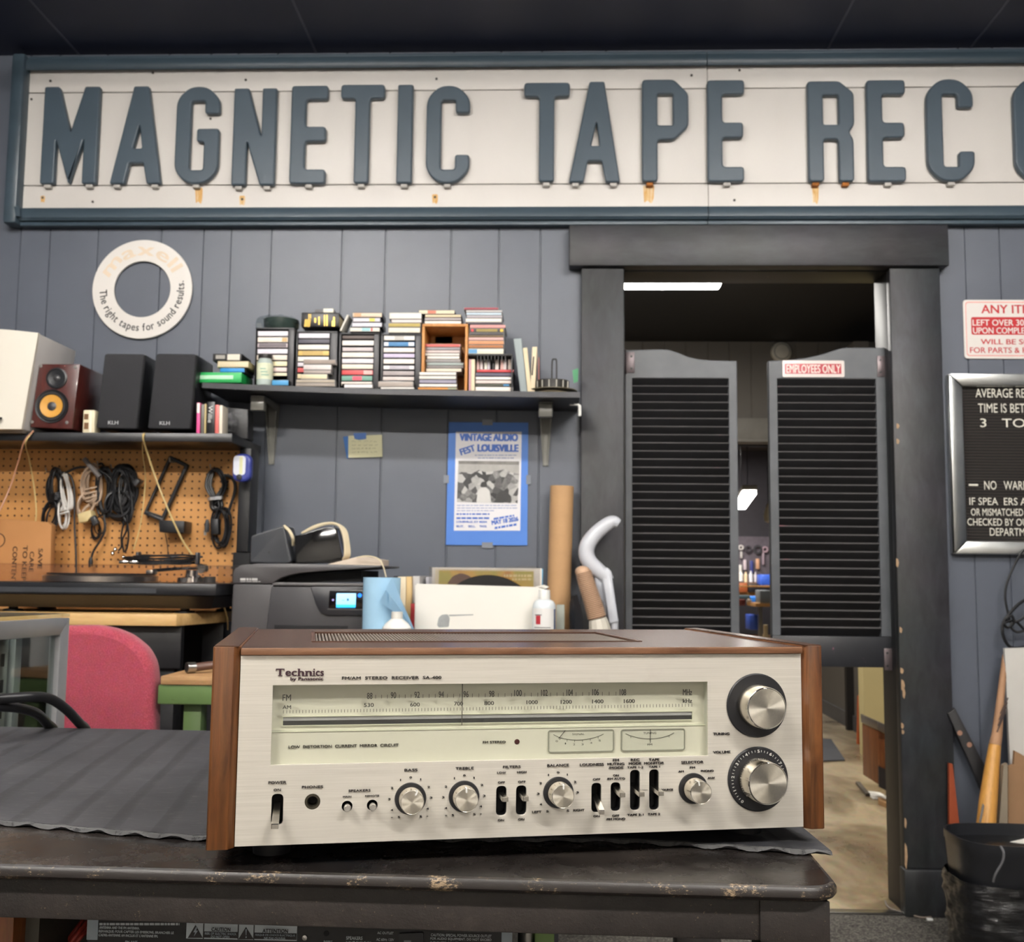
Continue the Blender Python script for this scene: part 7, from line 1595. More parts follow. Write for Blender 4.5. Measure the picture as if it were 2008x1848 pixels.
def inset(d):
    out = []
    n = len(path)
    for i, p in enumerate(path):
        a_ = Vector(path[i]); e1 = (Vector(path[i])-Vector(path[i-1])).normalized(); e2 = (Vector(path[(i+1) % n])-a_).normalized()
        nn = Vector((-(e1.y+e2.y), e1.x+e2.x)).normalized(); k = max(.5, nn.dot(Vector((-e1.y, e1.x)))); out.append(a_+nn*(d/k))
    return out
obj('table_top', MB().prism([TR @ Vector((p.x, p.y, TT-TH)) for p in inset(.004)], (0, 0, TH)), M_tab, tab, smooth=0.3)
prof = [(0.0041, TT-.00005), (0.0012, TT-.001), (-0.0005, TT-.0035), (-0.0005, TT-.0075), (0.0012, TT-.0098), (0.0041, TT-TH)]
rg = [inset(d) for d, z in prof]
obj('worn_edge', MB().loft([[TR @ Vector((r[k].x, r[k].y, z)) for r, (d, z) in zip(rg, prof)] for k in range(len(path)-1)]), M_edge, tab)
ap0 = U(0, 1808, C1.y).z
apx = (TR.inverted() @ U(1623, 1800, C1.y+.015)).x
AZ = U(700, 1829, C1.y+.012).z
tb('apron', M_apr, -TW+.03, apx, 0.012, 0.032, AZ, TT-TH-.0005, bev=.0015)
tb('side_apron', M_apr, apx-.02, apx-.0005, 0.0325, TD-.03, AZ, TT-TH-.0005, bev=.001)
tb('back_apron', M_apr, -TW+.03, apx-.021, TD-.05, TD-.03, AZ, TT-TH-.0005, bev=.001)
lx = (TR.inverted() @ U(1490, 1820, C1.y+.012)).x
tb('leg', M_apr, lx, apx-.0006, 0.0085, 0.05, 0, AZ-.0005, bev=.002)
obj('leg_block', MB().box(lx, apx+.0006, .0095, .0118, AZ, TT-TH-.001, .001, M=TR), M_apr, tab)
tb('leg', M_apr, apx-.055, apx-.0006, TD-.08, TD-.03, 0, AZ-.0005, bev=.002)
tb('leg', M_apr, -TW+.03, -TW+.085, 0.0125, 0.06, 0, AZ-.0005, bev=.002)
tb('leg', M_apr, -TW+.03, -TW+.085, TD-.08, TD-.03, 0, AZ-.0005, bev=.002)
SHZ = TT-.30
tb('lower_shelf', M_apr, -TW+.09, apx-.06, 0.05, TD-.05, SHZ-.02, SHZ, bev=.001)
# ribbed slate coloured mat with a scalloped front edge
w = NT('slate_mat'); mp = w.coords((1, 1, 1)); n1 = w.noise(w.coords((1, 5, 1), rot=(0, 0, 0.1)), 60, 6, 0.82); n2 = w.noise(mp, 9, 4, .6); wv = w.n('ShaderNodeTexWave', bands_direction='X'); wv.inputs['Scale'].default_value = 9.0; wv.inputs['Distortion'].default_value = 1.6; wv.inputs['Detail'].default_value = 2
mp2 = w.coords((1, 0.25, 1), rot=(0, 0, -0.6)); w.l(mp2, 'Vector', wv, 'Vector')
base = w.ramp(n2, 'Fac', [(0.3, (34, 34, 38)), (0.55, (46, 46, 50)), (0.75, (60, 60, 63))]); f = w.ramp(n1, 'Fac', [(0.55, (0, 0, 0, 1)), (0.7, (.55, .55, .55, 1))])
cr = w.ramp(wv, 'Fac', [(0.0, (.62, .62, .62, 1)), (0.22, (1, 1, 1, 1))])
m0 = w.mix(None, 1.0, base, 'Color', cr, 'Color', 'MULTIPLY'); m = w.mix(f, 'Color', m0, 2, lin((112, 108, 102)), None); w.l(m, 2, w.b, 'Base Color'); w.set(Roughness=0.6); w.bump(cr, 'Color', 0.4, 0.003); M_mat = w.m
mt = thing('slate_mat', 'grey black ribbed rubber mat with a scalloped edge under the receiver', 'mat', (TR @ Vector((-.8, .4, TT))))
mz = TT+.0006; th = .0036
front_px = [(-330, 1582), (0, 1607), (400, 1637), (760, 1640), (1140, 1640), (1380, 1652), (1628, 1667)]
fp = [V(x, y, mz+th) for x, y in front_px]; dense = []
fs = smooth(fp, 40)
acc = 0
for i, p in enumerate(fs):
    if i: acc += (fs[i]-fs[i-1]).length
    ph = abs(math.sin(acc/0.0345*PI*1.0)); dense.append(p+Vector((0, -.0028*ph+.0006*math.sin(acc*900), 0)))
back = [V(1551, 1612, mz), TR @ Vector((-.035, TD-.012, 0)), TR @ Vector((-1.55, TD-.012, 0))]
loop2 = [(p.x, p.y) for p in dense]+[(p.x, p.y) for p in back]
me = plate([loop2], th); me.transform(Matrix.Translation((0, 0, mz+th/2)))
obj('mat_sheet', MB().mesh(me), M_mat, mt)
bevl = [p+Vector((0, -.0012, 0)) for p in dense]
w2 = worn('mat_torn_edge', (74, 74, 74), (46, 46, 48), 0.55, 0.85, cs=160)
ac2 = 0; rings = []
for i, p in enumerate(dense):
    if i: ac2 += (Vector((dense[i].x, fs[i].y, 0))-Vector((dense[i-1].x, fs[i-1].y, 0))).length
    lift = .0026*abs(math.cos(ac2/0.0345*PI))**3
    rings.append([Vector((p.x, p.y-.0045, mz+.0002+lift)), Vector((p.x, p.y+.001, mz+.0002+lift*.8)), Vector((p.x, p.y+.001, mz+th-.0002)), Vector((p.x, p.y-.003, mz+th-.0006+lift*.25))])
obj('torn_edge', MB().loft(rings), w2, mt)
# two thick black leads at the left
MZ = mz+th
cyb = (TR @ Vector((-1.2, TD-.03, 0))).y
for lab, q in (('upper of the two thick black leads dropping behind the table edge', ((-60, 1373), (0, 1371), (60, 1367), (96, 1370), (128, 1390), (155, 1418), (172, 1440))), ('lower of the two thick black leads dropping behind the table edge', ((-60, 1386), (0, 1386), (40, 1390), (72, 1400), (93, 1420), (108, 1440)))):
    n = len(q); P0 = [U(x, y, 1.30+.185*(k/(n-1))) for k, (x, y) in enumerate(q)]
    e = P0[-1]; P0 += [Vector((e.x+.012, e.y+.006, e.z-.06)), Vector((e.x+.016, e.y+.01, e.z-.22))]
    solo('thick_lead', MB().tube(smooth(P0, 6), .0064, 12), mat('lead_black', (24, 24, 26), 0.38, var=.1), lab, 'cable', 'thick leads at the left of the table')
# ------------------------------------------------------------------ receivers stored under the table (rear panel showing)
UY = C1.y+.09
am = thing('stored_receiver', 'black audio receiver under the table turned to show its rear panel', 'receiver', (U(570, 1830, UY).x, UY+.17, SHZ))
q0, q1 = U(172, 1830, UY).x, U(986, 1830, UY).x; zt5 = AZ+.018
obj('rear_panel', MB().box(q0, q1, UY, UY+.004, SHZ+.012, zt5), mat('panel_black', (20, 20, 23), 0.45, var=.1), am)
obj('cover', MB().box(q0+.002, q1-.002, UY+.0045, UY+.34, SHZ+.012, zt5-.002, .003), M_satin, am)
M_pg = mat('panel_grey', (140, 150, 158), 0.5, var=.04); M_pt = mat('panel_text', (176, 182, 186), 0.5)
obj('end_flange', MB().bx(172, 1790, 191, 1844, UY-.001, .002), M_pg, am)
obj('end_flange', MB().bx(984, 1790, 1004, 1900, UY-.001, .002), M_pg, am)
for x in (q0+.03, q1-.03):
    for y in (UY+.04, UY+.28): obj('foot', MB().lathe([(0, 0), (.015, 0), (.015, .0118), (0, .0118)], (x, y, SHZ), 'Z', 16), M_rubber, am)
lb = obj('warning_label', MB().bx(366, 1810, 582, 1846, UY-.0012, .001), mat('label_grey', (170, 178, 184), 0.5, var=.03), am)
yl = UY-.0018
mb = MB()
mb.px([(368, 1840), (383, 1815), (397, 1840)], yl, .0008).px([(467, 1843), (482, 1819), (497, 1843)], yl, .0008)
for x0, y0, x1, y1 in ((400, 1827.5, 466, 1841), (499, 1830, 581, 1844), (398.6, 1812, 399.4, 1842), (466.4, 1814, 467.2, 1843), (497.4, 1815, 498.2, 1844)): mb.bx(x0, y0, x1, y1, yl, .0008)
obj('label_blocks', mb, M_ink, lb)
mb = MB(); ptext(mb, 'CAUTION', 415, 452, 1823, 7, yl, bold=.015); ptext(mb, 'ATTENTION', 515, 565, 1826, 7.4, yl, bold=.015); obj('label_heading', mb, M_ink, lb)
yt = UY-.0022
mb = MB(); ptext(mb, 'RISK OF ELECTRIC SHOCK', 402, 464, 1831.5, 4.4, yt, bold=.015); ptext(mb, 'DO NOT OPEN', 414, 450, 1837.5, 4.4, yt, bold=.015)
ptext(mb, 'RISQUE DE CHOCS ELECTRIQUE', 501, 579, 1834.5, 4.4, yt, bold=.015); ptext(mb, 'NE PAS OUVRIR', 518, 560, 1840.5, 4.4, yt, bold=.015)
mb.px([(384, 1819), (379, 1829), (383, 1829), (380, 1837), (388, 1826), (384, 1826), (387, 1819)], yt, .0006).px([(481, 1823), (484, 1823), (483, 1835), (482, 1835)], yt, .0006).bx(481.4, 1837, 483.6, 1840, yt, .0006)
obj('label_print', mb, M_pg, lb)
yt = UY-.0006; mb = MB()
for s, x0, x1, y, h in (('ANTENNA AND THE FM ANTENNA.', 195, 274, 1820, 5), ('REMARQUE: POUR CAPTER LES EMISSIONS, BRANCHER LE', 194, 341, 1828.5, 5.6), ('CADRE-ANTENNE AM INCLUS ET L\'ANTENNE FM.', 194, 310, 1835, 5), ('FM ANT.', 246, 271, 1848, 5), ('INSERT', 635, 652, 1847, 4), ('SPEAKERS', 679, 711, 1840, 6.6), ('HAUT-PARLEURS', 679, 728, 1849, 5),
                        ('AC OUTLET', 740, 772, 1830, 4.6), ('AC 60Hz 120V', 738, 773, 1843, 5), ('CAUTION: SPECIAL POWER SOURCE OUTLET', 845, 964, 1835, 5.2), ('FOR AUDIO EQUIPMENT. DO NOT EXCEED', 844, 964, 1842.5, 5.2), ('INDICATED POWER', 844, 900, 1849.5, 5)): ptext(mb, s, x0, x1, y, h, yt, bold=.012)
words(mb, 195, 352, 1813, 4.4, 41, yt)
obj('panel_lettering', mb, M_pt, am)
p_ = U(598, 1839, UY); obj('screw', MB().lathe([(0, -.002), (.002, -.0015), (.0024, .0005), (0, .0005)], p_, 'Y', 12), M_steel, am)
p_ = U(640, 1831, UY); obj('screw_hole', MB().lathe([(0, -.0004), (.0022, -.0004), (.0022, .0004), (0, .0004)], p_, 'Y', 12), M_matte, am)
ou = obj('outlet', MB().px(roundpoly([(782, 1832), (830, 1830), (830, 1870), (782, 1870)], 3), UY-.003, .004), M_satin, am)
obj('outlet_slot', MB().bx(792, 1845, 806, 1849, UY-.0034, .001), mat('slot_grey', (120, 122, 126), .5), ou)
solo('red_wires', MB().tube(smooth([U(128, 1880, UY+.1), U(140, 1848, UY+.08), U(166, 1816, UY+.09), U(190, 1780, UY+.12)]), .0022, 8).tube(smooth([U(136, 1880, UY+.1), U(150, 1848, UY+.08), U(172, 1822, UY+.09), U(196, 1784, UY+.12)]), .0022, 8).tube(smooth([U(118, 1880, UY+.12), U(132, 1848, UY+.1), U(156, 1814, UY+.1), U(180, 1780, UY+.13)]), .002, 8),
     mat('wire_red', (150, 50, 40), .45), 'red and brown wires running up beside the stored receiver', 'wires')
ws = thing('wooden_cabinet', 'brown wooden cabinet at the left under the table', 'cabinet', (U(20, 1840, UY+.1).x, UY+.1, SHZ))
q0, q1 = U(-300, 1830, UY+.02).x, U(26, 1830, UY+.02).x
obj('cabinet', MB().box(q0, q1, UY+.02, UY+.3, SHZ+.0004, AZ+.01, .002), wood('cabinet_brown', (104, 56, 26), (150, 88, 46), .45, (8, 8, 1.5)), ws)
obj('edge_strip', MB().box(q1+.0004, q1+.012, UY+.04, UY+.3, SHZ+.0004, AZ+.012), mat('edge_grey', (74, 70, 62), .5), ws)
b1 = U(1022, 1845, UY+.06).x; b2 = U(1058, 1845, UY+.06).x
solo('green_box', MB().box(U(1048, 1845, UY+.05).x, U(1087, 1845, UY+.05).x, UY+.05, UY+.2, SHZ+.0004, AZ+.004, .002), mat('box_green', (120, 150, 84), .5), 'pale green box beside the stored receiver under the table', 'box')
solo('steel_can', MB().lathe([(0, 0), (.008, 0), (.008, AZ+.006-SHZ), (0, AZ+.006-SHZ)], (U(1034, 1845, UY+.06).x, UY+.06, SHZ+.0004), 'Z', 20), M_steel, 'slim silver canister between the stored receiver and the green box', 'canister')

# ------------------------------------------------------------------ the silver receiver
RLOC = Vector((-0.01299, 0.83792, RZ)); RANG = 0.22217
RM = Matrix.Translation(RLOC) @ Matrix.Rotation(RANG, 4, 'Z'); RI = RM.inverted()
RW, RH, RDp = 0.48, 0.1452, 0.2831
rc = thing('stereo_receiver', 'silver faced vintage stereo receiver in a walnut cabinet on the table', 'receiver', RLOC, RANG)
def RF(px, py, y=0.004):
    o = RI @ EYE; d = (RI.to_3x3() @ ray(px, py)); t = (y-o.y)/d.y; q = o+d*t; return q.x, q.z
K = 3.2387
def z1(u, v, y=0.004): return RF(400+u/K, 1220+v/K, y)
def z2(u, v, y=0.004): return RF(1010+u/K, 1220+v/K, y)
def ro(nm, mb, m, par=None, **k): return obj(nm, mb, m, par or rc, local=True, **k)
w = NT('walnut'); mp = w.coords((18, 18, 1.6)); n1 = w.noise(mp, 7, 6, 0.62, 0.8); wv = w.n('ShaderNodeTexWave', bands_direction='X'); wv.inputs['Scale'].default_value = 26; wv.inputs['Distortion'].default_value = 5; wv.inputs['Detail'].default_value = 4; mpw = w.coords((1, 1, 0.12)); w.l(mpw, 'Vector', wv, 'Vector')
r = w.ramp(n1, 'Fac', [(0.28, (62, 36, 16)), (0.5, (98, 61, 30)), (0.72, (124, 83, 46))]); r2 = w.ramp(wv, 'Fac', [(0.1, (96, 54, 22)), (0.5, (190, 150, 110))])
m = w.mix(None, 0.22, r, 'Color', r2, 'Color', 'OVERLAY'); w.l(m, 2, w.b, 'Base Color'); w.set(Roughness=0.38); w.bump(n1, 'Fac', 0.06, 0.0006); M_wal = w.m
w = NT('walnut_top'); mp = w.coords((1.6, 18, 18)); n1 = w.noise(mp, 8, 6, 0.65, 0.6); n2 = w.noise(w.coords((1, 1, 1)), 260, 3, 0.85)
r = w.ramp(n1, 'Fac', [(0.28, (48, 30, 22)), (0.5, (70, 46, 34)), (0.75, (94, 66, 50))]); f = w.ramp(n2, 'Fac', [(0.66, (0, 0, 0, 1)), (0.74, (.6, .6, .6, 1))])
m = w.mix(f, 'Color', r, 'Color', lin((190, 166, 140)), None); w.l(m, 2, w.b, 'Base Color'); w.set(Roughness=0.27); w.bump(n1, 'Fac', 0.08, 0.0008); M_walt = w.m
w = NT('walnut_front'); mp = w.coords((1.6, 18, 18)); n1 = w.noise(mp, 8, 6, 0.65, 0.6); r = w.ramp(n1, 'Fac', [(0.28, (84, 54, 36)), (0.5, (116, 80, 56)), (0.75, (140, 102, 74))]); w.l(r, 'Color', w.b, 'Base Color'); w.set(Roughness=0.4); M_walf = w.m
hw = RW/2
# side panels (chamfered front edges)
def panel(s, wd):
    x0, x1 = (-hw, -hw+wd) if s < 0 else (hw-wd, hw)
    xi, xo = (x1, x0) if s < 0 else (x0, x1)
    sg = 1 if s < 0 else -1
    prof = [(xo, 0.0015), (xo+sg*0.0015, 0), (xi-sg*0.0045, 0), (xi, 0.0055), (xi, RDp), (xo, RDp)]
    return MB().prism([(x, y, 0.0) for x, y in prof], (0, 0, RH), 0.0006)
PL, PR = 0.0195, 0.0165
sl = ro('side_panel', panel(-1, PL), M_wal); sr = ro('side_panel', panel(1, PR), M_wal)
ro('panel_top', MB().box(-hw+.001, -hw+PL-.001, .001, RDp-.001, RH+.0001, RH+.0008), M_walt, sl); ro('panel_top', MB().box(hw-PR+.001, hw-.001, .001, RDp-.001, RH+.0001, RH+.0008), M_walt, sr)
xi0, xi1 = -hw+PL+.0003, hw-PR-.0003
ztp = RF(1000, 1284.5, 0.004)[1]
gx0, gx1, gy0, gy1 = -0.166, 0.107, 0.075, 0.215
top = ro('top_cover', MB().mesh(plate([[(xi0, .003), (xi1, .003), (xi1, RDp), (xi0, RDp)], [(gx0, gy0), (gx1, gy0), (gx1, gy1), (gx0, gy1)]], .005), Matrix.Translation((0, 0, RH-.0035))), M_walt)
ro('front_lip', MB().box(xi0, xi1, .0005, .0028, ztp+.0004, RH-.001, .0008), M_walf, top)
gm = MB(); n = 92
for k in range(n):
    x = gx0+(gx1-gx0)*(k+.5)/n; gm.box(x-.0008, x+.0008, gy0, gy1, RH-.005, RH-.0018)
for y in (gy0+.035, gy0+.07, gy0+.105): gm.box(gx0, gx1, y-.001, y+.001, RH-.0062, RH-.0045)
ro('vent_grille', gm, mat('grille_brown', (150, 138, 126), 0.3, 0.5, var=.1), top, kind='stuff')
ro('chassis', MB().box(xi0+.002, xi1-.002, .03, RDp-.004, .006, RH-.02), M_matte)
ro('vent_frame', MB().mesh(plate([[(gx0-.003, gy0-.003), (gx1+.003, gy0-.003), (gx1+.003, gy1+.003), (gx0-.003, gy1+.003)], [(gx0+.0002, gy0+.0002), (gx1-.0002, gy0+.0002), (gx1-.0002, gy1-.0002), (gx0+.0002, gy1-.0002)]], .0012), Matrix.Translation((0, 0, RH-.0008))), mat('vent_frame_dark', (70, 44, 32), .4), top)
for x, y, h in ((-hw+.045, .05, .0158), (hw-.05, .045, .0114), (-hw+.045, RDp-.04, .0114), (hw-.05, RDp-.04, .0114)):
    ro('foot', MB().lathe([(0, -h), (.014, -h), (.016, -.001), (.016, .0045), (0, .0045)], (x, y, .0015), 'Z', 24), M_rubber)
# face plate with cut-outs
w = NT('brushed_face'); mp = w.coords((4, 1, 420)); n1 = w.noise(mp, 3, 5, 0.65); n2 = w.noise(w.coords((1, 1, 1)), 22, 4, .6); n3 = w.noise(w.coords((1, 1, 1)), 5, 3, .5)
r = w.ramp(n1, 'Fac', [(0.25, (205, 200, 188)), (0.5, (216, 211, 200)), (0.75, (228, 223, 213))]); st = w.ramp(n2, 'Fac', [(0.62, (0, 0, 0, 1)), (0.78, (.16, .16, .16, 1))])
m = w.mix(st, 'Color', r, 'Color', lin((176, 160, 160)), None); w.l(m, 2, w.b, 'Base Color'); w.set(Roughness=0.42, Metallic=0.4, Anisotropic=0.4); w.bump(n1, 'Fac', 0.05, 0.0002); M_face = w.m
fzb = 0.0012
def RP(l): return [RF(x, y) for x, y in l]
wl, wt_ = RF(536, 1346); wr, wt2 = RF(1387.5, 1336.5); _, wb1 = RF(532, 1503); _, wb2 = RF(1387, 1480.5)
WX0, WX1, WZ0, WZ1 = wl-.0002, wr, (wb1+wb2)/2, (wt_+wt2)/2
holes = [[(WX0, WZ0), (WX1, WZ0), (WX1, WZ1), (WX0, WZ1)]]
slots = {}
for nm, f, u0, u1, v0, v1 in (('power', z1, 428, 502, 1093, 1290), ('low', z1, 1856, 1921, 1043, 1230), ('high', z2, 7, 72, 1040, 1226), ('loud', z2, 486, 548, 1024, 1210), ('mute', z2, 608, 670, 1020, 1203), ('rec', z2, 731, 793, 941, 1197), ('tape', z2, 853, 914, 938, 1195)):
    xa, za = f(u0, (v0+v1)/2); xb, zb = f(u1, (v0+v1)/2); xc, zc = f((u0+u1)/2, v0); xd, zd = f((u0+u1)/2, v1)
    slots[nm] = (xa, zd, xb, zc); holes.append(rrect(xa, zd, xb, zc, (xb-xa)/2*.98, 6))
def circ_at(f, u, v, ru): 
    x, z = f(u, v); xe, _ = f(u+ru, v); return x, z, abs(xe-x)
jx, jz, jr = circ_at(z1, 689, 1143, 49); holes.append(circle(jx, jz, jr, 32))
btn = [circ_at(z1, 909, 1172, 34), circ_at(z1, 1069, 1165, 34)]
for b in btn: holes.append(circle(*b, 24))
face = ro('face_plate', P(MB(), [[(xi0, fzb), (xi1, fzb), (xi1, ztp), (xi0, ztp)]]+holes, .0022, .004, .0003), M_face)
# slots backs
for nm, (xa, zd, xb, zc) in slots.items():
    b = ro('slot_well', MB().box(xa-.001, xb+.001, .0165, .0185, zd-.001, zc+.001), M_matte, face)
    ro('slot_liner', P(MB(), [rrect(xa-.0016, zd-.0016, xb+.0016, zc+.0016, (xb-xa)/2*.98, 6), rrect(xa-.0001, zd-.0001, xb+.0001, zc+.0001, (xb-xa)/2*.96, 6)], .0095, .0064), M_black, b)
# levers
M_lev = brushed('lever_metal', (206, 202, 194), 0.22, 1.0, (200, 200, 200))
def lever(nm, f, bu, bv, tu, tv, L, wd=.0044, ht=.0034):
    x, z = f(bu, bv, .006); x2, z2_ = f(tu, tv, -L)
    a_, b_ = Vector((x, .010, z)), Vector((x2, -L, z2_)); d = (b_-a_).normalized()
    rings = []
    for p, k in ((a_, .9), (b_-d*.0006, 1.0), (b_, .86)):
        rings.append([p+Vector((sx*wd/2*k, 0, sz*ht/2*k)) for sx, sz in ((-1, -1), (1, -1), (1, 1), (-1, 1))])
    return ro(nm, MB().loft(rings), M_lev, smooth=0.3)
lever('power_lever', z1, 465, 1165, 450, 1302, .014, .0052, .0036)
lever('filter_lever', z1, 1886, 1095, 1915, 1130, .012); lever('filter_lever', z2, 38, 1090, 70, 1126, .012)
lever('loudness_lever', z2, 514, 1110, 552, 1212, .013); lever('muting_lever', z2, 638, 1058, 684, 1103, .013); lever('rec_mode_lever', z2, 760, 1058, 806, 1098, .013); lever('tape_monitor_lever', z2, 882, 1055, 930, 1093, .013)
# headphone jack
jk = ro('phones_jack', MB().lathe([(jr*.99, -.0004), (jr*.99, .012), (jr*.62, .012), (jr*.62, .0006), (jr*.72, -.0006), (jr*.96, -.0006), (jr*.99, -.0004)], (jx, .0044, jz), 'Y', 32, Matrix.Rotation(-PI/2, 4, 'X') @ Matrix.Diagonal((1, 1, 1, 1)) @ Matrix.Diagonal((1, -1, 1, 1)) if False else YB), mat('jack_ring', (70, 66, 56), .3, .6))
ro('jack_hole', MB().lathe([(0, .010), (jr*.62, .010), (jr*.62, .011), (0, .011)], (jx, .0044, jz), 'Y', 24, YB), M_matte, jk)
for x, z, r_ in btn:
    b = ro('speaker_button', MB().lathe([(0, -.0085), (r_*.5, -.0085), (r_*.62, -.0078), (r_*.66, -.006), (r_*.66, .012), (0, .012)], (x, .004, z), 'Y', 24, YB), M_chrome)
    ro('button_well', MB().lathe([(0, .0095), (r_*1.08, .0095), (r_*1.08, .0105), (0, .0105)], (x, .004, z), 'Y', 24, YB), M_matte, b)
    ro('button_sleeve', MB().lathe([(r_*1.0, .0), (r_*1.0, .0094), (r_*1.08, .0094), (r_*1.08, .0), (r_*1.0, .0)], (x, .0062, z), 'Y', 24, YB), M_black, b)
# knobs
M_knobside = brushed('knob_side', (212, 206, 194), 0.2, 1.0, (2, 2, 2), amt=.02)
M_knobface = brushed('knob_face', (230, 224, 210), 0.33, 1.0, (200, 200, 200), aniso=.9, radial='Y', amt=.05)
M_skirt = mat('knob_skirt', (30, 30, 33), .4, var=.06)
def knob(nm, f, u, v, rs, rk, L, mark=None, skirt_marks=None):
    x, z = f(u, v)
    # each knob's parts get an origin on the knob axis so that the turned face reads round
    def at(n2, prof, m, par=None, seg=48):
        mb = MB().lathe(prof, (0, 0, 0), 'Y', seg, YB)
        o = obj(n2, mb, m, par or rc, local=True); o.location = (x, .0038, z) if par is None else (0, 0, 0); return o
    k = at(nm, [(rk*.9, -.002), (rk*1.02, -.0022), (rk*1.02, -L*.35), (rk*.99, -L*.4), (rk*.96, -L+.0009), (rk*.93, -L), (rk*.90, -L), (rk*.9, -.002)], M_knobside)
    at('knob_face', [(0, -L+.00002), (rk*.91, -L+.00002), (rk*.91, -L+.0012), (0, -L+.0012)], M_knobface, k)
    at('chrome_rim', [(rk*.905, -L+.0004), (rk*.93, -L-.0003), (rk*.968, -L+.0006), (rk*.972, -L+.0014), (rk*.905, -L+.0012), (rk*.905, -L+.0004)], M_chrome, k)
    at('skirt', [(0, -.0016), (rs*.96, -.0016), (rs, -.0009), (rs, -.0001), (0, -.0001)], M_skirt, k, 64)
    if mark is not None:
        a_ = mark; c_, s_ = math.sin(a_), math.cos(a_)
        mb = MB().box(-.0006, .0006, -L-.00025, -L*.6, rk*.62, rk*.985, 0, Matrix.Rotation(a_, 4, 'Y'))
        obj('pointer_mark', mb, M_white, k, local=True)
    return k, x, z
knob('bass_knob', z1, 1311, 1122, .0118, .0091, .0150, math.radians(24))
knob('treble_knob', z1, 1651, 1108, .0117, .0091, .0152, math.radians(-3))
knob('balance_knob', z2, 274, 1083, .0119, .0090, .0165, math.radians(2))
knob('selector_knob', z2, 1130, 1057, .0119, .0090, .0182, math.radians(-14))
tk, tx, tz = knob('tuning_knob', z2, 1532, 530, .0254, .0168, .0205)
vk, vx, vz = knob('volume_knob', z2, 1540, 997, .0254, .0169, .0205)
mb = MB()
for k in range(41):
    a_ = math.radians(-140+k*7.0); big = (k % 4 == 0)
    if big: continue
    mb.box(-.00018, .00018, -.0019, -.0015, .0212, .0228, 0, Matrix.Rotation(a_, 4, 'Y'))
for i in range(11):
    a_ = math.radians(-140+i*28.0); s = str(i)
    me = text_mesh(s, .02); b = bnd(me); k_ = .0024/.72
    mb.mesh(me, Matrix.Rotation(a_, 4, 'Y') @ Matrix.Translation((0, -.0019, .0220)) @ FRONT @ Matrix.Diagonal((k_*1.2, k_, 1, 1)) @ Matrix.Translation((-(b[0]+b[1])/2, -(b[2]+b[3])/2, 0)))
obj('volume_scale', mb, mat('scale_white', (206, 204, 198), .5), vk, local=True)
mb = MB().box(-.0004, .0004, -.0185, -.0022, .0171, .01735, 0, Matrix.Rotation(math.radians(-122), 4, 'Y')); obj('pointer_mark', mb, M_ink, vk, local=True)
# printing on the face
def rt(mb, f, s, u0, u1, vc, h, y=.0037, bold=.012, yp=None, **k):
    x0, zc = f(u0, vc, y if yp is None else yp); x1, _ = f(u1, vc, y if yp is None else yp); _, za = f((u0+u1)/2, vc-h/2, y); _, zb = f((u0+u1)/2, vc+h/2, y)
    _, zc = f((u0+u1)/2, vc, y)
    return text(mb, s, x0, x1, zc, za-zb, y, bold=bold, **k)
mb = MB()
for s, u0, u1, v, h in (('FM/AM  STEREO  RECEIVER  SA-400', 876, 1508, 355, 20), ('POWER', 409, 523, 1020, 18), ('ON', 442, 488, 1067, 16), ('PHONES', 622, 756, 1048, 17), ('SPEAKERS', 918, 1058, 1071, 15), ('MAIN', 882, 936, 1110, 11), ('REMOTE', 1023, 1112, 1105, 11),
    ('BASS', 1273, 1356, 941, 17), ('TREBLE', 1598, 1712, 930, 17), ('FILTERS', 1899, 2010, 920, 16), ('LOW', 1862, 1917, 958, 14), ('OFF', 1866, 1911, 1020, 14), ('ON', 1866, 1905, 1259, 14)): rt(mb, z1, s, u0, u1, v, h)
for s, u0, u1, v, h in (('BALANCE', 204, 342, 911, 17), ('HIGH', 12, 72, 954, 14), ('OFF', 18, 66, 1016, 14), ('ON', 20, 58, 1253, 14), ('LOUDNESS', 411, 563, 906, 17), ('OFF', 494, 541, 1000, 14), ('ON', 496, 536, 1234, 14), ('FM', 621, 659, 878, 16), ('MUTING', 586, 693, 902, 16), ('/MODE', 594, 687, 926, 16),
    ('ON', 622, 658, 975, 14), ('/FM AUTO', 583, 698, 996, 14), ('OFF', 616, 661, 1231, 14), ('/FM MONO', 579, 699, 1252, 14), ('REC', 734, 790, 876, 16), ('MODE', 721, 801, 899, 16), ('TAPE 1-2', 712, 813, 923, 13), ('TAPE', 849, 916, 875, 16), ('MONITOR', 819, 945, 897, 16), ('TAPE 1', 849, 918, 920, 13), ('TAPE 2-1', 712, 815, 1225, 13), ('TAPE 2', 843, 920, 1221, 13),
    ('SOURCE', 925, 1003, 1066, 13), ('SELECTOR', 1055, 1196, 891, 17), ('AM', 1036, 1070, 950, 13), ('FM', 1110, 1142, 925, 13), ('PHONO', 1179, 1260, 946, 13), ('AUX', 1222, 1269, 991, 13), ('TUNING', 1258, 1360, 711, 17), ('VOLUME', 1258, 1367, 827, 17), ('LEFT', 108, 167, 1207, 14), ('RIGHT', 370, 440, 1196, 14)): rt(mb, z2, s, u0, u1, v, h)
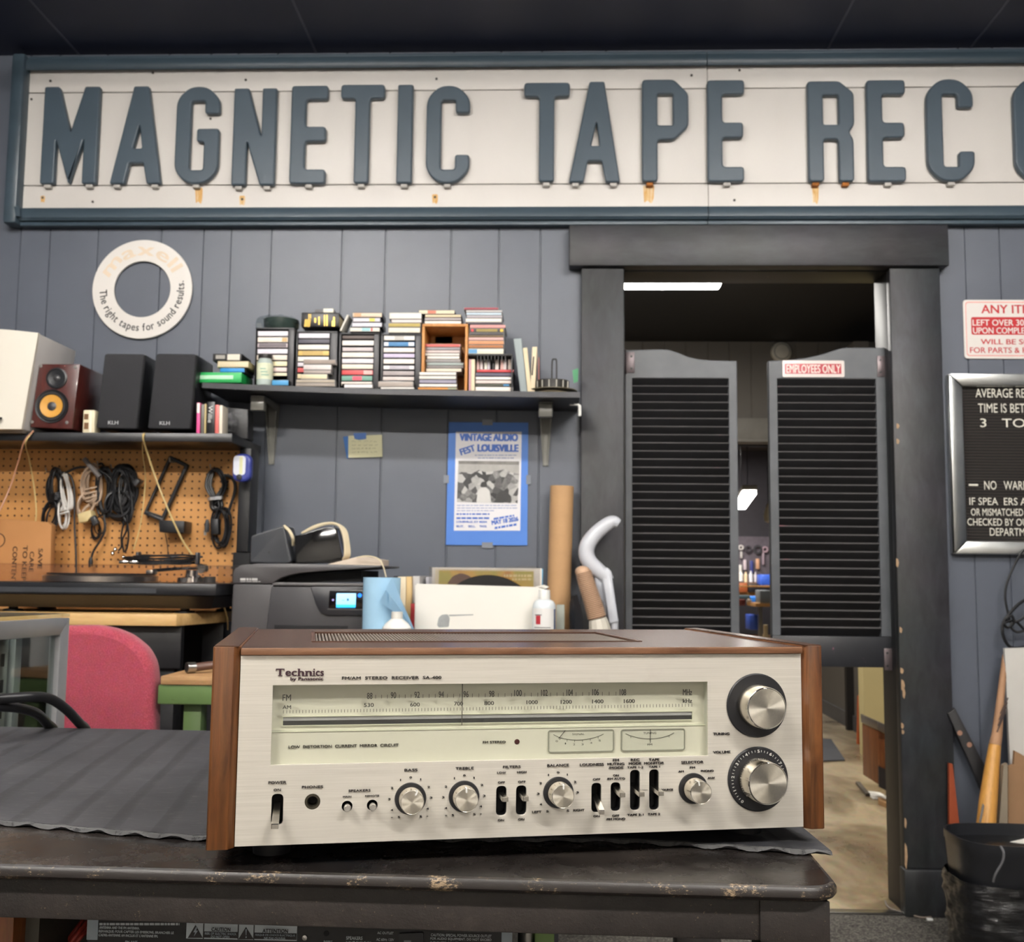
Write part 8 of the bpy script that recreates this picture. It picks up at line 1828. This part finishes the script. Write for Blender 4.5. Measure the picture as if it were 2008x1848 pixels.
for f, lst in ((z1, (('0', 1313, 987), ('1', 1248, 1004), ('1', 1376, 1000), ('2', 1195, 1055), ('2', 1427, 1048), ('3', 1177, 1126), ('3', 1442, 1116), ('4', 1193, 1195), ('4', 1420, 1186), ('5', 1238, 1240), ('5', 1377, 1236), ('-', 1193, 1242), ('+', 1418, 1234),
        ('0', 1653, 975), ('1', 1590, 993), ('1', 1715, 990), ('2', 1537, 1045), ('2', 1765, 1035), ('3', 1519, 1114), ('3', 1779, 1104), ('4', 1536, 1183), ('4', 1758, 1172), ('5', 1580, 1228), ('5', 1717, 1222), ('-', 1537, 1230), ('+', 1758, 1220))),
        (z2, (('0', 273, 956), ('1', 212, 972), ('1', 331, 970), ('2', 162, 1024), ('2', 381, 1016), ('3', 147, 1091), ('3', 396, 1083), ('4', 163, 1159), ('5', 205, 1203), ('5', 335, 1199)))):
    for s, u, v in lst:
        wd = 3 if s == '1' else (6 if s in '+-' else 8)
        rt(mb, f, s, u-wd, u+wd, v, 13 if s not in '+-' else (3 if s == '-' else 8))
x, z = z2(805, 1068); x2, _ = z2(842, 1068); mb.box(x, x2, .0036, .0037, z-.0001, z+.0001)
ro('face_lettering', mb, M_ink, face)
# maker's name with slab serifs
mb = MB()
for s, u0, u1, v, h in (('T', 457, 511, 320, 47), ('e', 517, 553, 327, 33), ('c', 556, 590, 327, 33), ('h', 595, 638, 320, 47), ('n', 643, 687, 327, 33), ('i', 692, 706, 320, 46), ('c', 710, 736, 327, 33), ('s', 739, 761, 327, 33)):
    rt(mb, z1, s, u0+(2 if s in 'hni' else 0), u1-(2 if s in 'hni' else 0), v, h, bold=.028)
def serif(u, v, wd, th=4.6):
    x0, z = z1(u-wd, v); x1, _ = z1(u+wd, v); _, z_ = z1(u, v+th); mb.box(x0, x1, .00355, .0037, z_, z)
for u, v, wd in ((484, 339, 14), (603, 340, 11), (632, 340, 10), (651, 340, 11), (681, 340, 10), (699, 340, 11), (601, 297, 7), (648, 311, 7), (696, 311, 6)): serif(u, v, wd)
for u in (459, 509):
    x0, za = z1(u-2.2, 299); x1, _ = z1(u+2.2, 299); _, zb = z1(u, 314); mb.box(x0, x1, .00355, .0037, zb, za)
ro('maker_name', mb, mat('name_ink', (58, 30, 42), .4), face)
mb = MB(); rt(mb, z1, 'by Panasonic', 549, 758, 364, 27, bold=.03); ro('maker_subtitle', mb, _mc['name_ink'], face)
# dial window
M_dial = mat('dial_plate', (222, 221, 212), .5, var=.015, scale=3)
yG, yP = .0068, .0155
win = ro('dial_window', P(MB(), [[(WX0-.001, WZ0-.001), (WX1+.001, WZ0-.001), (WX1+.001, WZ1+.001), (WX0-.001, WZ1+.001)]], .001, yG), clear('dial_glass', (250, 250, 246), .03, .01))
zs = z2(1200, 648, yP)[1]                                   # step between dial and lower strip
ro('dial_plate', MB().box(WX0-.004, WX1+.004, yP, yP+.002, zs, WZ1+.006), M_dial, win)
ro('lower_plate', MB().box(WX0-.004, WX1+.004, yP-.0035, yP+.002, WZ0-.006, zs-.0007), M_dial, win)
ro('step_edge', MB().box(WX0-.004, WX1+.004, yP-.0042, yP, zs-.0006, zs-.0001), mat('step_pale', (226, 228, 214), .35), win)
M_wing = mat('window_wall', (206, 207, 198), .5)
for q in ((WX0-.005, WX0-.0012, .0064, yP, WZ0-.005, WZ1+.005), (WX1+.0012, WX1+.005, .0064, yP, WZ0-.005, WZ1+.005), (WX0-.005, WX1+.005, .0078, yP, WZ1+.0012, WZ1+.004), (WX0-.005, WX1+.005, .0078, yP-.0036, WZ0-.004, WZ0-.0012)):
    ro('window_wall', MB().box(*q), M_wing, win)
# rail: pale channel with a dark slot
xr0, zr1 = z1(503, 604, yP); xr1, _ = z2(1120, 560, yP); _, zr1 = z1(1640, 588, yP); _, zr0 = z1(1640, 640, yP); _, zm = z1(1640, 612, yP)
ch = ro('tuning_channel', P(MB(), [[(xr0-.0006, zr0-.0006), (xr1+.0006, zr0-.0006), (xr1+.0006, zr1+.0006), (xr0-.0006, zr1+.0006)], [(xr0, zr0), (xr1, zr0), (xr1, zr1), (xr0, zr1)]], .0018, yP-.0017), mat('channel_frame', (220, 222, 206), .3), win)
ro('channel_upper', MB().box(xr0, xr1, yP-.0008, yP-.0001, zm, zr1), mat('channel_pale', (176, 177, 184), .25), ch)
ro('channel_slot', MB().box(xr0, xr1, yP-.0007, yP-.0001, zr0, zm-.0001), mat('channel_dark', (54, 55, 58), .35), ch)
# pointer
xp, zp1 = z1(1641, 392, yP-.004); _, zp0 = z1(1637, 655, yP-.004)
ro('dial_pointer', MB().box(xp-.00028, xp+.00028, yP-.005, yP-.004, zp0, zp1), mat('pointer_dark', (70, 66, 62), .4), win)
# scale printing on the back of the glass
yS = yG+.0016
mb = MB()
for f, lst in ((z1, (('FM', 499, 553, 481, 40), ('AM', 499, 553, 542, 24), ('88', 1035, 1070, 470, 40), ('90', 1186, 1220, 466, 40), ('92', 1336, 1370, 463, 40), ('94', 1490, 1523, 461, 40), ('96', 1647, 1680, 459, 40), ('98', 1810, 1843, 457, 40), ('530', 1016, 1078, 528, 25), ('600', 1309, 1370, 525, 25), ('700', 1588, 1645, 519, 25), ('800', 1780, 1841, 516, 25))),
        (z2, (('100', -6, 42, 452, 40), ('102', 165, 206, 451, 40), ('104', 326, 366, 449, 40), ('106', 490, 531, 447, 40), ('108', 664, 704, 447, 40), ('MHz', 1065, 1122, 446, 38), ('kHz', 1065, 1123, 501, 26), ('1000', 72, 143, 510, 25), ('1200', 289, 359, 508, 25), ('1400', 489, 560, 505, 25), ('1600', 690, 759, 503, 25)))):
    for s, u0, u1, v, h in lst: rt(mb, f, s, u0, u1, v, h, y=yS, bold=.012)
def tick(f, u, v0, v1, wd=1.0):
    x, za = f(u, v0, yS); _, zb = f(u, v1, yS); mb.box(x-.00017*wd, x+.00017*wd, yS-.0001, yS, zb, za)
cen = [('z1', u) for u in (1053, 1203, 1353, 1507, 1664, 1827)]+[('z2', u) for u in (20, 186, 346, 511, 684)]
au = [u if f == 'z1' else u+1975.6 for f, u in cen]
for a_, b_ in zip(au, au[1:]):
    for k in (1, 2, 3):
        u = a_+(b_-a_)*k/4; tick(z1, u, 460-(u-1053)*.013+4, 484-(u-1053)*.013+4)
n = 128
for k in range(n):
    u = 505+(3098-505)*k/(n-1); v = 562-(u-505)*.0165
    tick(z1, u, v, v+20)
ro('dial_lettering', mb, mat('dial_ink', (40, 38, 34), .5), win)
yL = yP-.0037
mb = MB()
rt(mb, z1, 'LOW  DISTORTION  CURRENT  MIRROR  CIRCUIT', 537, 1235, 788, 18, y=yL); rt(mb, z1, 'FM STEREO', 1771, 1916, 763, 15, y=yL)
ro('strip_lettering', mb, mat('dial_ink', (40, 38, 34), .5), win)
lx, lz = z1(1988, 762, yL); ro('stereo_lamp', MB().lathe([(0, -.0006), (.0017, -.0004), (.0021, .0), (0, .0)], (lx, yL, lz), 'Y', 20, YB), mat('lamp_red', (72, 22, 26), .25), win)
for nm, u0, u1, v0, v1 in (('signal_meter', 208, 627, 684, 827), ('tuning_meter', 672, 1078, 678, 818)):
    xa, za = z2(u0, (v0+v1)/2, yL); xb, _ = z2(u1, (v0+v1)/2, yL); _, zt6 = z2((u0+u1)/2, v0, yL); _, zb6 = z2((u0+u1)/2, v1, yL)
    o2, i2 = rrect(xa, zb6, xb, zt6, .0022), rrect(xa+.0008, zb6+.0008, xb-.0008, zt6-.0008, .0017)
    mt_ = ro(nm, P(MB(), [o2, i2], .0012, yL-.001), mat('meter_rim', (150, 151, 142), .3), win)
    ro('meter_card', P(MB(), [i2], .0004, yL-.0003), mat('meter_card_grey', (206, 207, 198), .5, var=.01), mt_)
    mb = MB(); yy = yL-.0005
    if nm == 'signal_meter':
        q = [(243, 716), (285, 735), (340, 747), (400, 751), (460, 745), (520, 730), (562, 713)]
        rt(mb, z2, 'SIGNAL', 363, 441, 713, 13, y=yy, bold=0)
        for s, u, v in (('0', 265, 758), ('1', 320, 773), ('2', 375, 778), ('3', 428, 778), ('4', 483, 769), ('5', 538, 754)): rt(mb, z2, s, u-(3 if s == '1' else 7), u+(3 if s == '1' else 7), v, 12, y=yy, bold=0)
        tk_ = [(285, 736), (330, 746), (378, 751), (428, 749), (478, 742), (528, 728)]
        nd = ((276, 740), (318, 690))
    else:
        q = [(702, 710), (740, 725), (800, 740), (858, 743), (915, 738), (970, 724), (1010, 704)]
        rt(mb, z2, 'TUNING', 814, 897, 706, 13, y=yy, bold=0); rt(mb, z2, 'FM', 841, 871, 779, 13, y=yy, bold=0)
        tk_ = [(735, 724), (858, 743), (978, 721)]; nd = ((858, 768), (858, 682))
    mb.tube(smooth([Vector((z2(u, v, yy)[0], yy, z2(u, v, yy)[1])) for u, v in q], 5), .0002, 4)
    for u, v in tk_:
        x, za = z2(u, v, yy); _, zb = z2(u, v+14, yy); mb.box(x-.00012, x+.00012, yy-.0001, yy+.0001, zb, za)
    ro('meter_scale', mb, mat('dial_ink', (40, 38, 34), .5), mt_)
    ro('needle', MB().tube([Vector((z2(*nd[0], yy)[0], yy-.0006, z2(*nd[0], yy)[1])), Vector((z2(*nd[1], yy)[0], yy-.0006, z2(*nd[1], yy)[1]))], .00022, 6), M_ink, mt_)
